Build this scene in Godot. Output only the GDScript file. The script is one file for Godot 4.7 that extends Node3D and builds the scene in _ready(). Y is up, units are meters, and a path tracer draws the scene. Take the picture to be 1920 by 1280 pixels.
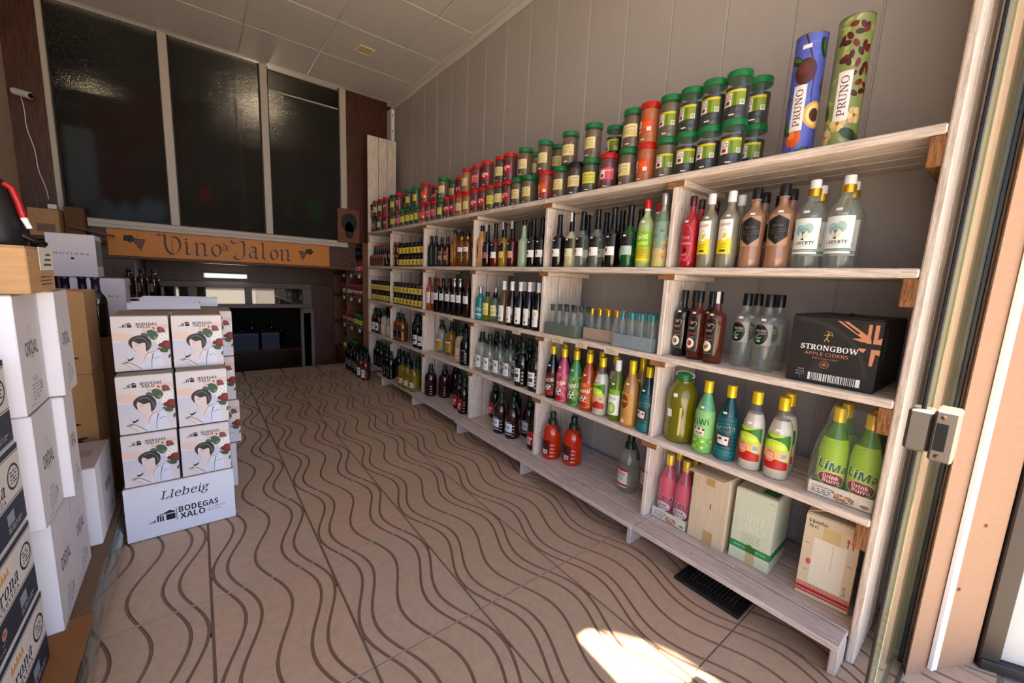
extends Node3D
# A small wine and spirits shop seen from its open doorway. x runs to the right, y up, the shop runs away along -z. Metres.

const WALLX := 2.09
const BACKZ := -5.27
const CEIL := 3.33
const SHELFY := {"top": 1.706, "upper": 1.309, "second": 0.9115, "third": 0.516, "board": 0.1115, "floor": 0.0}
const UPZ := [-4.985, -4.285, -3.477, -2.63, -1.83, -1.0135, -0.209]
const BAY := ["end bay", "fifth bay", "fourth bay", "third bay", "second bay", "nearest bay"]
const ORD := ["first", "second", "third", "fourth", "fifth", "sixth", "seventh", "eighth", "ninth", "tenth", "eleventh", "twelfth"]
var M := {}
var T := {}
var taken := {}
var proto := {}
var fonts := {}
var glyphs := {}
var rng := RandomNumberGenerator.new()


func _ready() -> void:
	rng.seed = 7
	# camera
	var cam := Camera3D.new()
	cam.name = "camera"
	cam.position = Vector3(0, 1.22, 0)
	cam.rotation = Vector3(-0.15104, -0.667707, 0.046848)
	cam.fov = 80.7608
	cam.near = 0.02
	add_child(cam)
	# sky, sun, exposure
	var sky := ProceduralSkyMaterial.new()
	sky.sky_top_color = Color(0.48, 0.62, 0.84)
	sky.sky_horizon_color = Color(0.90, 0.91, 0.92)
	sky.ground_bottom_color = Color(0.50, 0.47, 0.43)
	sky.ground_horizon_color = Color(0.70, 0.68, 0.65)
	sky.sky_energy_multiplier = 1.0
	var env := Environment.new()
	env.background_mode = Environment.BG_SKY
	env.sky = Sky.new()
	env.sky.sky_material = sky
	env.tonemap_mode = Environment.TONE_MAPPER_LINEAR
	env.tonemap_exposure = 4.5
	env.sdfgi_enabled = true
	env.ssao_enabled = true
	env.ssil_enabled = true
	var we := WorldEnvironment.new()
	we.name = "environment"
	we.environment = env
	add_child(we)
	var sun := DirectionalLight3D.new()
	sun.name = "sun"
	sun.light_color = Color(1.0, 0.95, 0.86)
	sun.light_energy = 4.0
	sun.light_angular_distance = 0.6
	sun.shadow_enabled = true
	sun.sky_mode = DirectionalLight3D.SKY_MODE_LIGHT_ONLY
	sun.look_at_from_position(SUNV, Vector3.ZERO, Vector3.FORWARD)
	add_child(sun)
	make_materials()
	build_room()
	build_front()
	build_window()
	build_cellar()
	build_shelving()
	stock_nearest()
	stock_second()
	stock_third()
	stock_far()
	stock_top()
	build_left()
	build_nook()

const SUNV := Vector3(0.10, 1.0, 0.36)   # towards the sun


# ---------- mesh collecting ----------
class MB:
	var v := PackedVector3Array()
	var n := PackedVector3Array()
	var uv := PackedVector2Array()
	var ix := PackedInt32Array()

	func tri(a: Vector3, b: Vector3, c: Vector3, na: Vector3, nb: Vector3, nc: Vector3, ua := Vector2.ZERO, ub := Vector2.ZERO, uc := Vector2.ZERO) -> void:
		var k := v.size()
		v.append_array([a, b, c])
		n.append_array([na, nb, nc])
		uv.append_array([ua, ub, uc])
		if (b - a).cross(c - a).dot(na + nb + nc) > 0.0:
			ix.append_array([k, k + 2, k + 1])
		else:
			ix.append_array([k, k + 1, k + 2])

	func quad(a: Vector3, b: Vector3, c: Vector3, d: Vector3, nn: Vector3, ua := Vector2(0, 1), ub := Vector2(1, 1), uc := Vector2(1, 0), ud := Vector2(0, 0)) -> void:
		var k := v.size()
		v.append_array([a, b, c, d])
		n.append_array([nn, nn, nn, nn])
		uv.append_array([ua, ub, uc, ud])
		if (b - a).cross(c - a).dot(nn) > 0.0:
			ix.append_array([k, k + 2, k + 1, k, k + 3, k + 2])
		else:
			ix.append_array([k, k + 1, k + 2, k, k + 2, k + 3])

	# chamfered box; uv in metres with u along the longest side
	func box(lo: Vector3, hi: Vector3, ch := 0.0, off := Vector2.ZERO) -> void:
		var c := (lo + hi) * 0.5
		var h := (hi - lo) * 0.5
		ch = minf(ch, minf(h.x, minf(h.y, h.z)) * 0.9)
		var lng := 0
		if h.y > h.x and h.y >= h.z: lng = 1
		elif h.z > h.x: lng = 2
		for k in 3:
			var i := (k + 1) % 3
			var j := (k + 2) % 3
			if j == lng:
				var t := i
				i = j
				j = t
			elif i != lng and h[j] > h[i]:
				var t2 := i
				i = j
				j = t2
			for s in [-1.0, 1.0]:
				var nn := Vector3.ZERO
				nn[k] = s
				var p: Array[Vector3] = []
				var q: Array[Vector2] = []
				for cc in [[-1, -1], [1, -1], [1, 1], [-1, 1]]:
					var w := c
					w[k] += s * h[k]
					w[i] += cc[0] * (h[i] - ch)
					w[j] += cc[1] * (h[j] - ch)
					p.append(w)
					q.append(Vector2(w[i], w[j]) + off + Vector2(0.0, 0.37 * k))
				quad(p[0], p[1], p[2], p[3], nn, q[0], q[1], q[2], q[3])
		if ch <= 0.0:
			return
		for k in 3:
			var i := (k + 1) % 3
			var j := (k + 2) % 3
			for si in [-1.0, 1.0]:
				for sj in [-1.0, 1.0]:
					var nn := Vector3.ZERO
					nn[i] = si
					nn[j] = sj
					var e: Array[Vector3] = []
					for sk in [-1.0, 1.0]:
						var a := c
						a[k] += sk * (h[k] - ch)
						var b := a
						a[i] += si * h[i]
						a[j] += sj * (h[j] - ch)
						b[i] += si * (h[i] - ch)
						b[j] += sj * h[j]
						e.append(a)
						e.append(b)
					quad(e[0], e[1], e[3], e[2], nn.normalized(), Vector2(e[0][k], 0) + off, Vector2(e[1][k], 0.01) + off, Vector2(e[3][k], 0.01) + off, Vector2(e[2][k], 0) + off)
		for sx in [-1.0, 1.0]:
			for sy in [-1.0, 1.0]:
				for sz in [-1.0, 1.0]:
					var g := Vector3(sx, sy, sz)
					var a := c + g * (h - Vector3(0, ch, ch))
					var b := c + g * (h - Vector3(ch, 0, ch))
					var d := c + g * (h - Vector3(ch, ch, 0))
					tri(a, b, d, g.normalized(), g.normalized(), g.normalized(), off, off, off)

	# turned profile of (radius, height) about y; angle 0 faces -x, growing towards +z
	func lathe(p: Array, segs := 24, a0 := -PI, a1 := PI, off := 0.0, y0 := 0.0, y1 := 1.0) -> void:
		var m := p.size()
		var sn: Array[Vector2] = []
		for i in m - 1:
			var d: Vector2 = p[i + 1] - p[i]
			sn.append(Vector2(d.y, -d.x).normalized())
		for i in m - 1:
			var na := sn[i]
			var nb := sn[i]
			if i > 0 and sn[i - 1].dot(sn[i]) > 0.6: na = (sn[i - 1] + sn[i]).normalized()
			if i < m - 2 and sn[i + 1].dot(sn[i]) > 0.6: nb = (sn[i + 1] + sn[i]).normalized()
			var pa: Vector2 = p[i] + na * off
			var pb: Vector2 = p[i + 1] + nb * off
			if pa.distance_to(pb) < 1e-6: continue
			var k := v.size()
			for s in segs + 1:
				var u := float(s) / segs
				var a := lerpf(a0, a1, u)
				var dir := Vector3(-cos(a), 0, sin(a))
				v.append(Vector3(dir.x * pa.x, pa.y, dir.z * pa.x))
				v.append(Vector3(dir.x * pb.x, pb.y, dir.z * pb.x))
				n.append(Vector3(dir.x * na.x, na.y, dir.z * na.x))
				n.append(Vector3(dir.x * nb.x, nb.y, dir.z * nb.x))
				uv.append(Vector2(u, 1.0 - (pa.y - y0) / maxf(y1 - y0, 1e-5)))
				uv.append(Vector2(u, 1.0 - (pb.y - y0) / maxf(y1 - y0, 1e-5)))
			for s in segs:
				var q := k + s * 2
				ix.append_array([q, q + 1, q + 2, q + 2, q + 1, q + 3])

	func tube(path: Array, r: float, segs := 8, taper := 1.0) -> void:
		var m := path.size()
		var k := v.size()
		for i in m:
			var t: Vector3 = (path[mini(i + 1, m - 1)] - path[maxi(i - 1, 0)]).normalized()
			var up := Vector3.UP if absf(t.y) < 0.9 else Vector3.RIGHT
			var e1 := t.cross(up).normalized()
			var e2 := t.cross(e1).normalized()
			var rr := r * lerpf(1.0, taper, float(i) / (m - 1))
			for s in segs + 1:
				var a := TAU * s / segs
				var d := e1 * cos(a) + e2 * sin(a)
				v.append(path[i] + d * rr)
				n.append(d)
				uv.append(Vector2(float(s) / segs, float(i) / (m - 1)))
		for i in m - 1:
			for s in segs:
				var q := k + i * (segs + 1) + s
				var w := q + segs + 1
				var cr := (v[w] - v[q]).cross(v[q + 1] - v[q])
				if cr.dot(n[q]) > 0.0:
					ix.append_array([q, q + 1, w, q + 1, w + 1, w])
				else:
					ix.append_array([q, w, q + 1, q + 1, w, w + 1])
		for e in [0, m - 1]:
			var t: Vector3 = (path[1] - path[0]).normalized() * -1.0 if e == 0 else (path[m - 1] - path[m - 2]).normalized()
			for s in segs:
				var q: int = k + e * (segs + 1) + s
				tri(path[e], v[q], v[q + 1], t, t, t)

	# prism: polygon in plan (x, z) between two heights
	func prism(poly: Array, ya: float, yb: float) -> void:
		var pk := PackedVector2Array(poly)
		var t := Geometry2D.triangulate_polygon(pk)
		for i in range(0, t.size(), 3):
			for yy in [[ya, Vector3.DOWN], [yb, Vector3.UP]]:
				var a := pk[t[i]]
				var b := pk[t[i + 1]]
				var c := pk[t[i + 2]]
				tri(Vector3(a.x, yy[0], a.y), Vector3(b.x, yy[0], b.y), Vector3(c.x, yy[0], c.y), yy[1], yy[1], yy[1], a, b, c)
		var cw := Geometry2D.is_polygon_clockwise(pk)
		for i in pk.size():
			var a := pk[i]
			var b := pk[(i + 1) % pk.size()]
			var d := (b - a).normalized()
			var nn := Vector3(d.y, 0, -d.x) * (-1.0 if cw else 1.0)
			var l := a.distance_to(b)
			quad(Vector3(a.x, ya, a.y), Vector3(b.x, ya, b.y), Vector3(b.x, yb, b.y), Vector3(a.x, yb, a.y), nn, Vector2(0, ya), Vector2(l, ya), Vector2(l, yb), Vector2(0, yb))

	func mesh(mat: Material, am: ArrayMesh = null) -> ArrayMesh:
		if am == null: am = ArrayMesh.new()
		var a := []
		a.resize(Mesh.ARRAY_MAX)
		a[Mesh.ARRAY_VERTEX] = v
		a[Mesh.ARRAY_NORMAL] = n
		a[Mesh.ARRAY_TEX_UV] = uv
		a[Mesh.ARRAY_INDEX] = ix
		am.add_surface_from_arrays(Mesh.PRIMITIVE_TRIANGLES, a)
		am.surface_set_material(am.get_surface_count() - 1, mat)
		return am


# ---------- scene objects ----------
func numbered(called: String) -> String:
	var k: int = taken.get(called, 0)
	taken[called] = k + 1
	return called if k == 0 else "%s_%03d" % [called, k]

func put(called: String, m: Mesh, parent: Node, at := Vector3.ZERO) -> MeshInstance3D:
	var o := MeshInstance3D.new()
	var key := called
	var k := 0
	if parent == self:
		key = numbered(called)
	else:
		while parent.has_node(NodePath(key)):
			k += 1
			key = "%s_%03d" % [called, k]
	o.name = key
	o.mesh = m
	o.position = at
	parent.add_child(o, true)
	return o

func thing(called: String, label: String, category: String, group := "", at := Vector3.ZERO, turn := 0.0) -> Node3D:
	var o := Node3D.new()
	o.name = numbered(called)
	o.position = at
	o.rotation.y = turn
	tag(o, label, category, group)
	add_child(o, true)
	return o

func tag(o: Node, label: String, category: String, group := "") -> void:
	var words := label.split(" ", false)
	for drop in ["the", "standing", "a", "of", "in", "and", "with", "on"]:
		while words.size() > 16 and words.rfind(drop) > 0: words.remove_at(words.rfind(drop))
	o.set_meta("label", " ".join(words))
	o.set_meta("category", category)
	if group: o.set_meta("group", group)

func struct(called: String) -> Node3D:
	var o := Node3D.new()
	o.name = called
	o.set_meta("kind", "structure")
	add_child(o, true)
	return o

func plank(called: String, lo: Vector3, hi: Vector3, mat: Material, parent: Node, ch := 0.003) -> MeshInstance3D:
	var b := MB.new()
	b.box(lo, hi, ch, Vector2(rng.randf() * 3.0, rng.randf() * 3.0))
	return put(called, b.mesh(mat), parent)

func V(a: Array) -> Array:
	var o := []
	for i in range(0, a.size(), 2): o.append(Vector2(a[i], a[i + 1]))
	return o


# ---------- drawing labels ----------
class Paint:
	var im: Image
	var S := 2.0
	var w: float
	var h: float
	var host: Node

	func _init(hh: Node, ww: float, h2: float, bg: Color, ss := 2.0) -> void:
		host = hh
		w = ww
		h = h2
		S = ss
		im = Image.create(int(w * S), int(h * S), false, Image.FORMAT_RGB8)
		im.fill(bg)

	func rect(x: float, y: float, ww: float, hh: float, c: Color) -> void:
		im.fill_rect(Rect2i(roundi(x * S), roundi(y * S), maxi(1, roundi(ww * S)), maxi(1, roundi(hh * S))), c)

	func poly(p: Array, c: Color) -> void:
		var lo := 1e9
		var hi := -1e9
		for q in p:
			lo = minf(lo, q.y * S)
			hi = maxf(hi, q.y * S)
		var m := p.size()
		for yy in range(maxi(0, floori(lo)), mini(im.get_height() - 1, ceili(hi)) + 1):
			var xs: Array[float] = []
			var yc := yy + 0.5
			for i in m:
				var a: Vector2 = p[i] * S
				var b: Vector2 = p[(i + 1) % m] * S
				if (a.y <= yc) != (b.y <= yc):
					xs.append(a.x + (yc - a.y) / (b.y - a.y) * (b.x - a.x))
			xs.sort()
			for i in range(0, xs.size() - 1, 2):
				var x0 := roundi(xs[i])
				var x1 := roundi(xs[i + 1])
				if x1 > x0: im.fill_rect(Rect2i(x0, yy, x1 - x0, 1), c)

	func oval(x: float, y: float, rx: float, ry: float, c: Color, turn := 0.0, a0 := 0.0, a1 := TAU) -> void:
		var p := []
		for i in 28:
			var a := lerpf(a0, a1, i / 28.0)
			p.append(Vector2(x, y) + Vector2(cos(a) * rx, sin(a) * ry).rotated(turn))
		poly(p, c)

	func ring(x: float, y: float, rx: float, ry: float, t: float, c: Color) -> void:
		var p := []
		for i in 37:
			p.append(Vector2(x + cos(TAU * i / 36.0) * rx, y + sin(TAU * i / 36.0) * ry))
		line(p, t, c)

	func line(p: Array, t: float, c: Color, t2 := -1.0) -> void:
		if t2 < 0: t2 = t
		for i in p.size() - 1:
			var a: Vector2 = p[i]
			var b: Vector2 = p[i + 1]
			if a.distance_to(b) < 0.01: continue
			var d := (b - a).normalized().orthogonal() * 0.5
			var ta := lerpf(t, t2, float(i) / (p.size() - 1))
			var tb := lerpf(t, t2, float(i + 1) / (p.size() - 1))
			poly([a + d * ta, b + d * tb, b - d * tb, a - d * ta], c)
			if ta > 1.2: oval(a.x, a.y, ta * 0.5, ta * 0.5, c)

	# broad-nib stroke: the pen's edge is the vector nib
	func pen(p: Array, nib: Vector2, c: Color) -> void:
		for i in p.size() - 1:
			var a: Vector2 = p[i]
			var b: Vector2 = p[i + 1]
			poly([a - nib, a + nib, b + nib, b - nib], c)
			line([a, b], 2.2, c)

	func curve(p: Array, steps := 8) -> Array:
		var o := []
		for i in p.size() - 1:
			var p0: Vector2 = p[maxi(i - 1, 0)]
			var p1: Vector2 = p[i]
			var p2: Vector2 = p[i + 1]
			var p3: Vector2 = p[mini(i + 2, p.size() - 1)]
			for s in steps: o.append(p1.cubic_interpolate(p2, p0, p3, float(s) / steps))
		o.append(p[-1])
		return o

	# text centred at (x, y); hh is the capital height, ww a width to fit (0: natural)
	func text(s: String, x: float, y: float, hh: float, c: Color, font := "sans", ww := 0.0, turn := 0.0, slant := 0.0) -> void:
		var g: PackedVector2Array = host.glyph_tris(s, font)
		if g.is_empty(): return
		var lo := 1e9
		var hi := -1e9
		for q in g:
			lo = minf(lo, q.x)
			hi = maxf(hi, q.x)
		var k := hh / 0.72
		var kx := k if ww <= 0.0 else ww / maxf(hi - lo, 0.01)
		var mid := (lo + hi) * 0.5
		for i in range(0, g.size(), 3):
			var t := []
			for j in 3:
				var q := g[i + j]
				var e := Vector2((q.x - mid) * kx + q.y * k * slant - hh * 0.5 * slant, -(q.y * k - hh * 0.5))
				t.append(Vector2(x, y) + e.rotated(turn))
			poly(t, c)

	# small print: rows of short dashes that stand for lines too small to read
	func small(x: float, y: float, ww: float, rows: int, pitch: float, c: Color, seed_ := 1) -> void:
		var r := RandomNumberGenerator.new()
		r.seed = seed_
		for k in rows:
			var at := x
			while at < x + ww * (1.0 if k < rows - 1 else 0.7):
				var l := r.randf_range(pitch * 0.6, pitch * 2.4)
				rect(at, y + k * pitch, minf(l, x + ww - at), pitch * 0.45, c)
				at += l + pitch * 0.5

	func bars(x: float, y: float, ww: float, hh: float, c: Color, seed_ := 3) -> void:
		var r := RandomNumberGenerator.new()
		r.seed = seed_
		var at := x
		while at < x + ww:
			var l := r.randf_range(ww * 0.008, ww * 0.03)
			rect(at, y, l, hh, c)
			at += l + r.randf_range(ww * 0.008, ww * 0.025)

	func tex() -> ImageTexture:
		if S > 1.0: im.resize(int(w), int(h), Image.INTERPOLATE_LANCZOS)
		return ImageTexture.create_from_image(im)


func glyph_tris(s: String, font: String) -> PackedVector2Array:
	var key := font + "|" + s
	if glyphs.has(key): return glyphs[key]
	if not fonts.has(font):
		var f := SystemFont.new()
		f.font_names = PackedStringArray(["Droid Serif" if font.begins_with("serif") else "Droid Sans Mono" if font.begins_with("mono") else "Droid Sans"])
		f.font_weight = 700 if font.ends_with("bold") else 400
		fonts[font] = f
	var tm := TextMesh.new()
	tm.text = s
	tm.font = fonts[font]
	tm.font_size = 48
	tm.pixel_size = 1.0 / 48.0
	tm.depth = 0.0
	tm.curve_step = 1.0
	tm.horizontal_alignment = HORIZONTAL_ALIGNMENT_LEFT
	tm.vertical_alignment = VERTICAL_ALIGNMENT_BOTTOM
	var out := PackedVector2Array()
	if tm.get_surface_count() > 0:
		var a := tm.surface_get_arrays(0)
		var vs: PackedVector3Array = a[Mesh.ARRAY_VERTEX]
		var id: PackedInt32Array = a[Mesh.ARRAY_INDEX] if a[Mesh.ARRAY_INDEX] != null else PackedInt32Array(range(vs.size()))
		var lo := 1e9
		for i in id: lo = minf(lo, vs[i].y)
		# put the baseline at 0: measure the bottom of a letter that sits on it
		var base := lo
		for ch in s:
			if ch in "gjpqyQJ,;": base = lo + 0.21
		for i in id: out.append(Vector2(vs[i].x, vs[i].y - base))
	glyphs[key] = out
	return out


# ---------- materials ----------
func mk(c: Color, rough := 0.6, metal := 0.0, tex: Texture2D = null) -> StandardMaterial3D:
	var m := StandardMaterial3D.new()
	m.albedo_color = c
	m.roughness = rough
	m.metallic = metal
	if tex: m.albedo_texture = tex
	return m

func glass(c: Color, rough := 0.02) -> StandardMaterial3D:   # bottle full of clear liquid
	var m := mk(Color(c.r, c.g, c.b, 0.0), rough)
	m.refraction_enabled = true
	m.refraction_scale = 0.038
	m.transparency = BaseMaterial3D.TRANSPARENCY_ALPHA
	return m

func pane(a := 0.08, c := Color(0.9, 0.95, 0.93)) -> StandardMaterial3D:
	var m := mk(Color(c.r, c.g, c.b, a), 0.03)
	m.transparency = BaseMaterial3D.TRANSPARENCY_ALPHA
	return m

func shiny(c: Color, rough := 0.12) -> StandardMaterial3D:
	var m := mk(c, rough)
	m.clearcoat_enabled = true
	m.clearcoat = 0.6
	m.clearcoat_roughness = 0.05
	return m

func noise(freq: float, oct := 4, seed_ := 1) -> FastNoiseLite:
	var f := FastNoiseLite.new()
	f.seed = seed_
	f.frequency = freq
	f.fractal_octaves = oct
	return f

func grain_tex(base: Color, dark: Color, knots: int, strength: float, seed_: int, n := 512) -> ImageTexture:
	var im := Image.create(n, n, false, Image.FORMAT_RGB8)
	var f := noise(1.0, 3, seed_)
	var g := noise(1.0, 2, seed_ + 9)
	var r := RandomNumberGenerator.new()
	r.seed = seed_
	var ks := []
	for i in knots: ks.append(Vector3(r.randf() * n, r.randf() * n, r.randf_range(3.0, 7.0)))
	for y in n:
		for x in n:
			var t := clampf((f.get_noise_2d(x * 0.006, y * 0.11) * 0.9 + g.get_noise_2d(x * 0.03, y * 0.6) * 0.5) * strength + 0.28 * strength, 0.0, 1.0)
			im.set_pixel(x, y, base.lerp(dark, t))
	for k in ks:
		for yy in range(-9, 10):
			for xx in range(-12, 13):
				var d: float = Vector2(xx / 1.4, yy).length() / k.z
				if d < 1.0:
					var px := posmod(int(k.x) + xx, n)
					var py := posmod(int(k.y) + yy, n)
					im.set_pixel(px, py, im.get_pixel(px, py).lerp(dark.darkened(0.25), (1.0 - d) * 0.8))
	return ImageTexture.create_from_image(im)

func speckle_tex(n: int, base: Color, lo: Color, hi: Color, dots: int, seed_: int) -> ImageTexture:
	var im := Image.create(n, n, false, Image.FORMAT_RGB8)
	var f := noise(0.012, 3, seed_)
	var r := RandomNumberGenerator.new()
	r.seed = seed_
	for y in n:
		for x in n:
			var t := f.get_noise_2d(x, y) * 0.14 + r.randf_range(-0.5, 0.5) * 0.6
			im.set_pixel(x, y, base.lerp(hi if t > 0 else lo, absf(t)))
	for i in dots:
		var s := 1 if r.randf() < 0.85 else 2
		im.fill_rect(Rect2i(r.randi() % n, r.randi() % n, s, s), base.lerp(lo, r.randf_range(0.5, 1.6)) if r.randf() < 0.7 else base.lerp(hi, 1.0))
	return ImageTexture.create_from_image(im)

func tri_map(m: StandardMaterial3D, scale: float) -> StandardMaterial3D:
	m.uv1_triplanar = true
	m.uv1_world_triplanar = true
	m.uv1_scale = Vector3.ONE * scale
	return m

func uvs(m: StandardMaterial3D, s: float) -> StandardMaterial3D:
	m.uv1_scale = Vector3(s, s, 1)
	return m

func make_materials() -> void:
	var white_wood := grain_tex(Color(0.89, 0.835, 0.785), Color(0.64, 0.56, 0.49), 12, 0.7, 3)
	M.wood = uvs(mk(Color.WHITE, 0.62, 0.0, white_wood), 1.6)
	M.wood2 = uvs(mk(Color(0.93, 0.92, 0.93), 0.66, 0.0, white_wood), 1.6)
	M.endgrain = uvs(mk(Color.WHITE, 0.8, 0.0, grain_tex(Color(0.62, 0.42, 0.24), Color(0.36, 0.21, 0.10), 20, 1.0, 5, 256)), 6.0)
	M.brown = uvs(mk(Color.WHITE, 0.42, 0.0, grain_tex(Color(0.33, 0.165, 0.07), Color(0.15, 0.06, 0.025), 4, 1.0, 8)), 1.2)
	M.board = uvs(mk(Color.WHITE, 0.55, 0.0, grain_tex(Color(0.45, 0.27, 0.12), Color(0.25, 0.13, 0.05), 4, 0.9, 12)), 1.5)
	for i in 4:
		var b: Color = [Color(0.75, 0.64, 0.535), Color(0.735, 0.625, 0.52), Color(0.755, 0.63, 0.525), Color(0.74, 0.635, 0.54)][i]
		if i == 0: T.terrazzo = speckle_tex(768, Color(0.86, 0.86, 0.86), Color(0.52, 0.50, 0.49), Color(1, 1, 1), 5200, 21)
		var m := tri_map(mk(Color(b.r * 1.16, b.g * 1.16, b.b * 1.16), 0.42, 0.0, T.terrazzo), 2.4)
		M["tile%d" % i] = m
	M.groove = tri_map(mk(Color(0.58, 0.44, 0.36), 0.5, 0.0, T.terrazzo), 3.0)
	M.grout = tri_map(mk(Color(0.56, 0.46, 0.39), 0.85, 0.0, T.terrazzo), 3.0)
	var pl := speckle_tex(256, Color(0.93, 0.93, 0.93), Color(0.85, 0.85, 0.85), Color.WHITE, 100, 4)
	M.panel = tri_map(mk(Color(0.70, 0.67, 0.65), 0.55, 0.0, pl), 3.0)
	M.seam = mk(Color(0.84, 0.81, 0.78), 0.6)
	M.ceil = tri_map(mk(Color(0.86, 0.84, 0.82), 0.5, 0.0, pl), 2.0)
	M.ceilline = mk(Color(0.95, 0.93, 0.91), 0.6)
	M.plaster = tri_map(mk(Color(0.80, 0.70, 0.60), 0.85, 0.0, pl), 3.0)
	var st := speckle_tex(512, Color(0.96, 0.95, 0.94), Color(0.86, 0.83, 0.8), Color.WHITE, 500, 31)
	M.stucco = tri_map(mk(Color(0.62, 0.49, 0.39), 0.9, 0.0, st), 2.0)
	var bump := NoiseTexture2D.new()
	bump.width = 256
	bump.height = 256
	bump.seamless = true
	bump.noise = noise(0.05, 4, 3)
	M.stucco.heightmap_enabled = true
	M.stucco.heightmap_texture = bump
	M.stucco.heightmap_scale = 0.25
	M.alu = mk(Color(0.72, 0.68, 0.64), 0.45)
	M.white = mk(Color(0.90, 0.89, 0.88), 0.5)
	M.whitepvc = mk(Color(0.92, 0.92, 0.91), 0.35)
	M.black = mk(Color(0.015, 0.015, 0.018), 0.35)
	M.rubber = mk(Color(0.03, 0.035, 0.045), 0.6)
	M.dkgreen = mk(Color(0.015, 0.05, 0.04), 0.25)
	M.steel = mk(Color(0.52, 0.50, 0.47), 0.38, 0.85)
	M.bronze = mk(Color(0.20, 0.175, 0.16), 0.4, 0.4)
	M.asphalt = tri_map(mk(Color(0.62, 0.59, 0.55), 0.9, 0.0, st), 1.0)
	M.card = uvs(mk(Color.WHITE, 0.85, 0.0, grain_tex(Color(0.74, 0.58, 0.40), Color(0.64, 0.48, 0.32), 0, 0.6, 15, 256)), 3.0)
	M.cardpale = uvs(mk(Color.WHITE, 0.85, 0.0, grain_tex(Color(0.82, 0.75, 0.63), Color(0.74, 0.66, 0.54), 0, 0.6, 16, 256)), 3.0)
	M.cardwhite = mk(Color(0.90, 0.89, 0.91), 0.7)
	M.carddark = uvs(mk(Color(0.55, 0.5, 0.47), 0.85, 0.0, M.card.albedo_texture), 3.0)
	M.cardwashed = uvs(mk(Color.WHITE, 0.85, 0.0, grain_tex(Color(0.60, 0.53, 0.46), Color(0.48, 0.41, 0.35), 0, 0.7, 17, 256)), 3.0)
	M.tape = mk(Color(0.72, 0.60, 0.38), 0.3)
	M.sticker = mk(Color(0.93, 0.93, 0.93), 0.5)
	M.film = pane(0.04, Color(0.85, 0.95, 0.9))
	M.clear = pane(0.03)
	M.gold = mk(Color(0.86, 0.66, 0.16), 0.28, 0.75)
	M.yellowcap = mk(Color(0.90, 0.76, 0.10), 0.25, 0.35)
	M.blackcap = mk(Color(0.02, 0.02, 0.022), 0.3)
	M.whitecap = mk(Color(0.90, 0.90, 0.89), 0.3)
	M.greencap = mk(Color(0.05, 0.42, 0.21), 0.35)
	M.dgreencap = mk(Color(0.03, 0.12, 0.075), 0.4)
	M.redcap = mk(Color(0.72, 0.05, 0.05), 0.35)
	M.winered = mk(Color(0.25, 0.02, 0.04), 0.3)
	M.silver = mk(Color(0.8, 0.8, 0.8), 0.25, 0.8)
	M.tealcap = mk(Color(0.10, 0.50, 0.55), 0.28, 0.4)
	M.bluecap = mk(Color(0.03, 0.05, 0.16), 0.4)


# ---------- the room ----------
func tile_mesh(mat: Material, w: float, l: float) -> ArrayMesh:
	# one pressed terrazzo tile: five wavy grooves along z, chamfered rim
	var top := MB.new()
	var cut := MB.new()
	var offs := [0.052, 0.1, 0.197, 0.296, 0.345]
	var xs := [0.005]
	var kind := []
	for o in offs:
		if o > w - 0.05: break
		xs.append(o - 0.0056)
		kind.append(0)
		xs.append(o - 0.0025)
		kind.append(1)
		xs.append(o + 0.0025)
		kind.append(2)
		xs.append(o + 0.0056)
		kind.append(1)
	xs.append(w - 0.005)
	kind.append(0)
	var depth := func(i: int) -> float: return -0.0026 if i > 0 and i < xs.size() - 1 and (i - 1) % 4 in [1, 2] else 0.0
	var steps := 22
	for i in xs.size() - 1:
		for s in steps:
			var za := 0.003 + (l - 0.006) * s / steps
			var zb := 0.003 + (l - 0.006) * (s + 1) / steps
			var p: Array[Vector3] = []
			for q in [[i, za], [i + 1, za], [i + 1, zb], [i, zb]]:
				var j: int = q[0]
				var sway := 0.0 if j == 0 or j == xs.size() - 1 else 0.043 * sin(TAU * q[1] / 0.606)
				p.append(Vector3(xs[j] + sway, depth.call(j), -l + q[1]))
			var nn := (p[1] - p[0]).cross(p[3] - p[0]).normalized()
			if nn.y < 0: nn = -nn
			(top if kind[i] == 0 else cut).quad(p[0], p[1], p[2], p[3], nn)
	# rim
	var c := [Vector3(0.004, 0, -l + 0.003), Vector3(w - 0.004, 0, -l + 0.003), Vector3(w - 0.004, 0, -0.003), Vector3(0.004, 0, -0.003)]
	for i in 4:
		var a: Vector3 = c[i]
		var b: Vector3 = c[(i + 1) % 4]
		var o := ((a + b) * 0.5 - Vector3(w * 0.5, 0, -l * 0.5)).normalized()
		var e := Vector3(0, -0.012, 0)
		top.quad(a, b, b + e + o * 0.002, a + e + o * 0.002, (o + Vector3.UP * 0.3).normalized())
	return cut.mesh(M.groove, top.mesh(mat))

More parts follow.
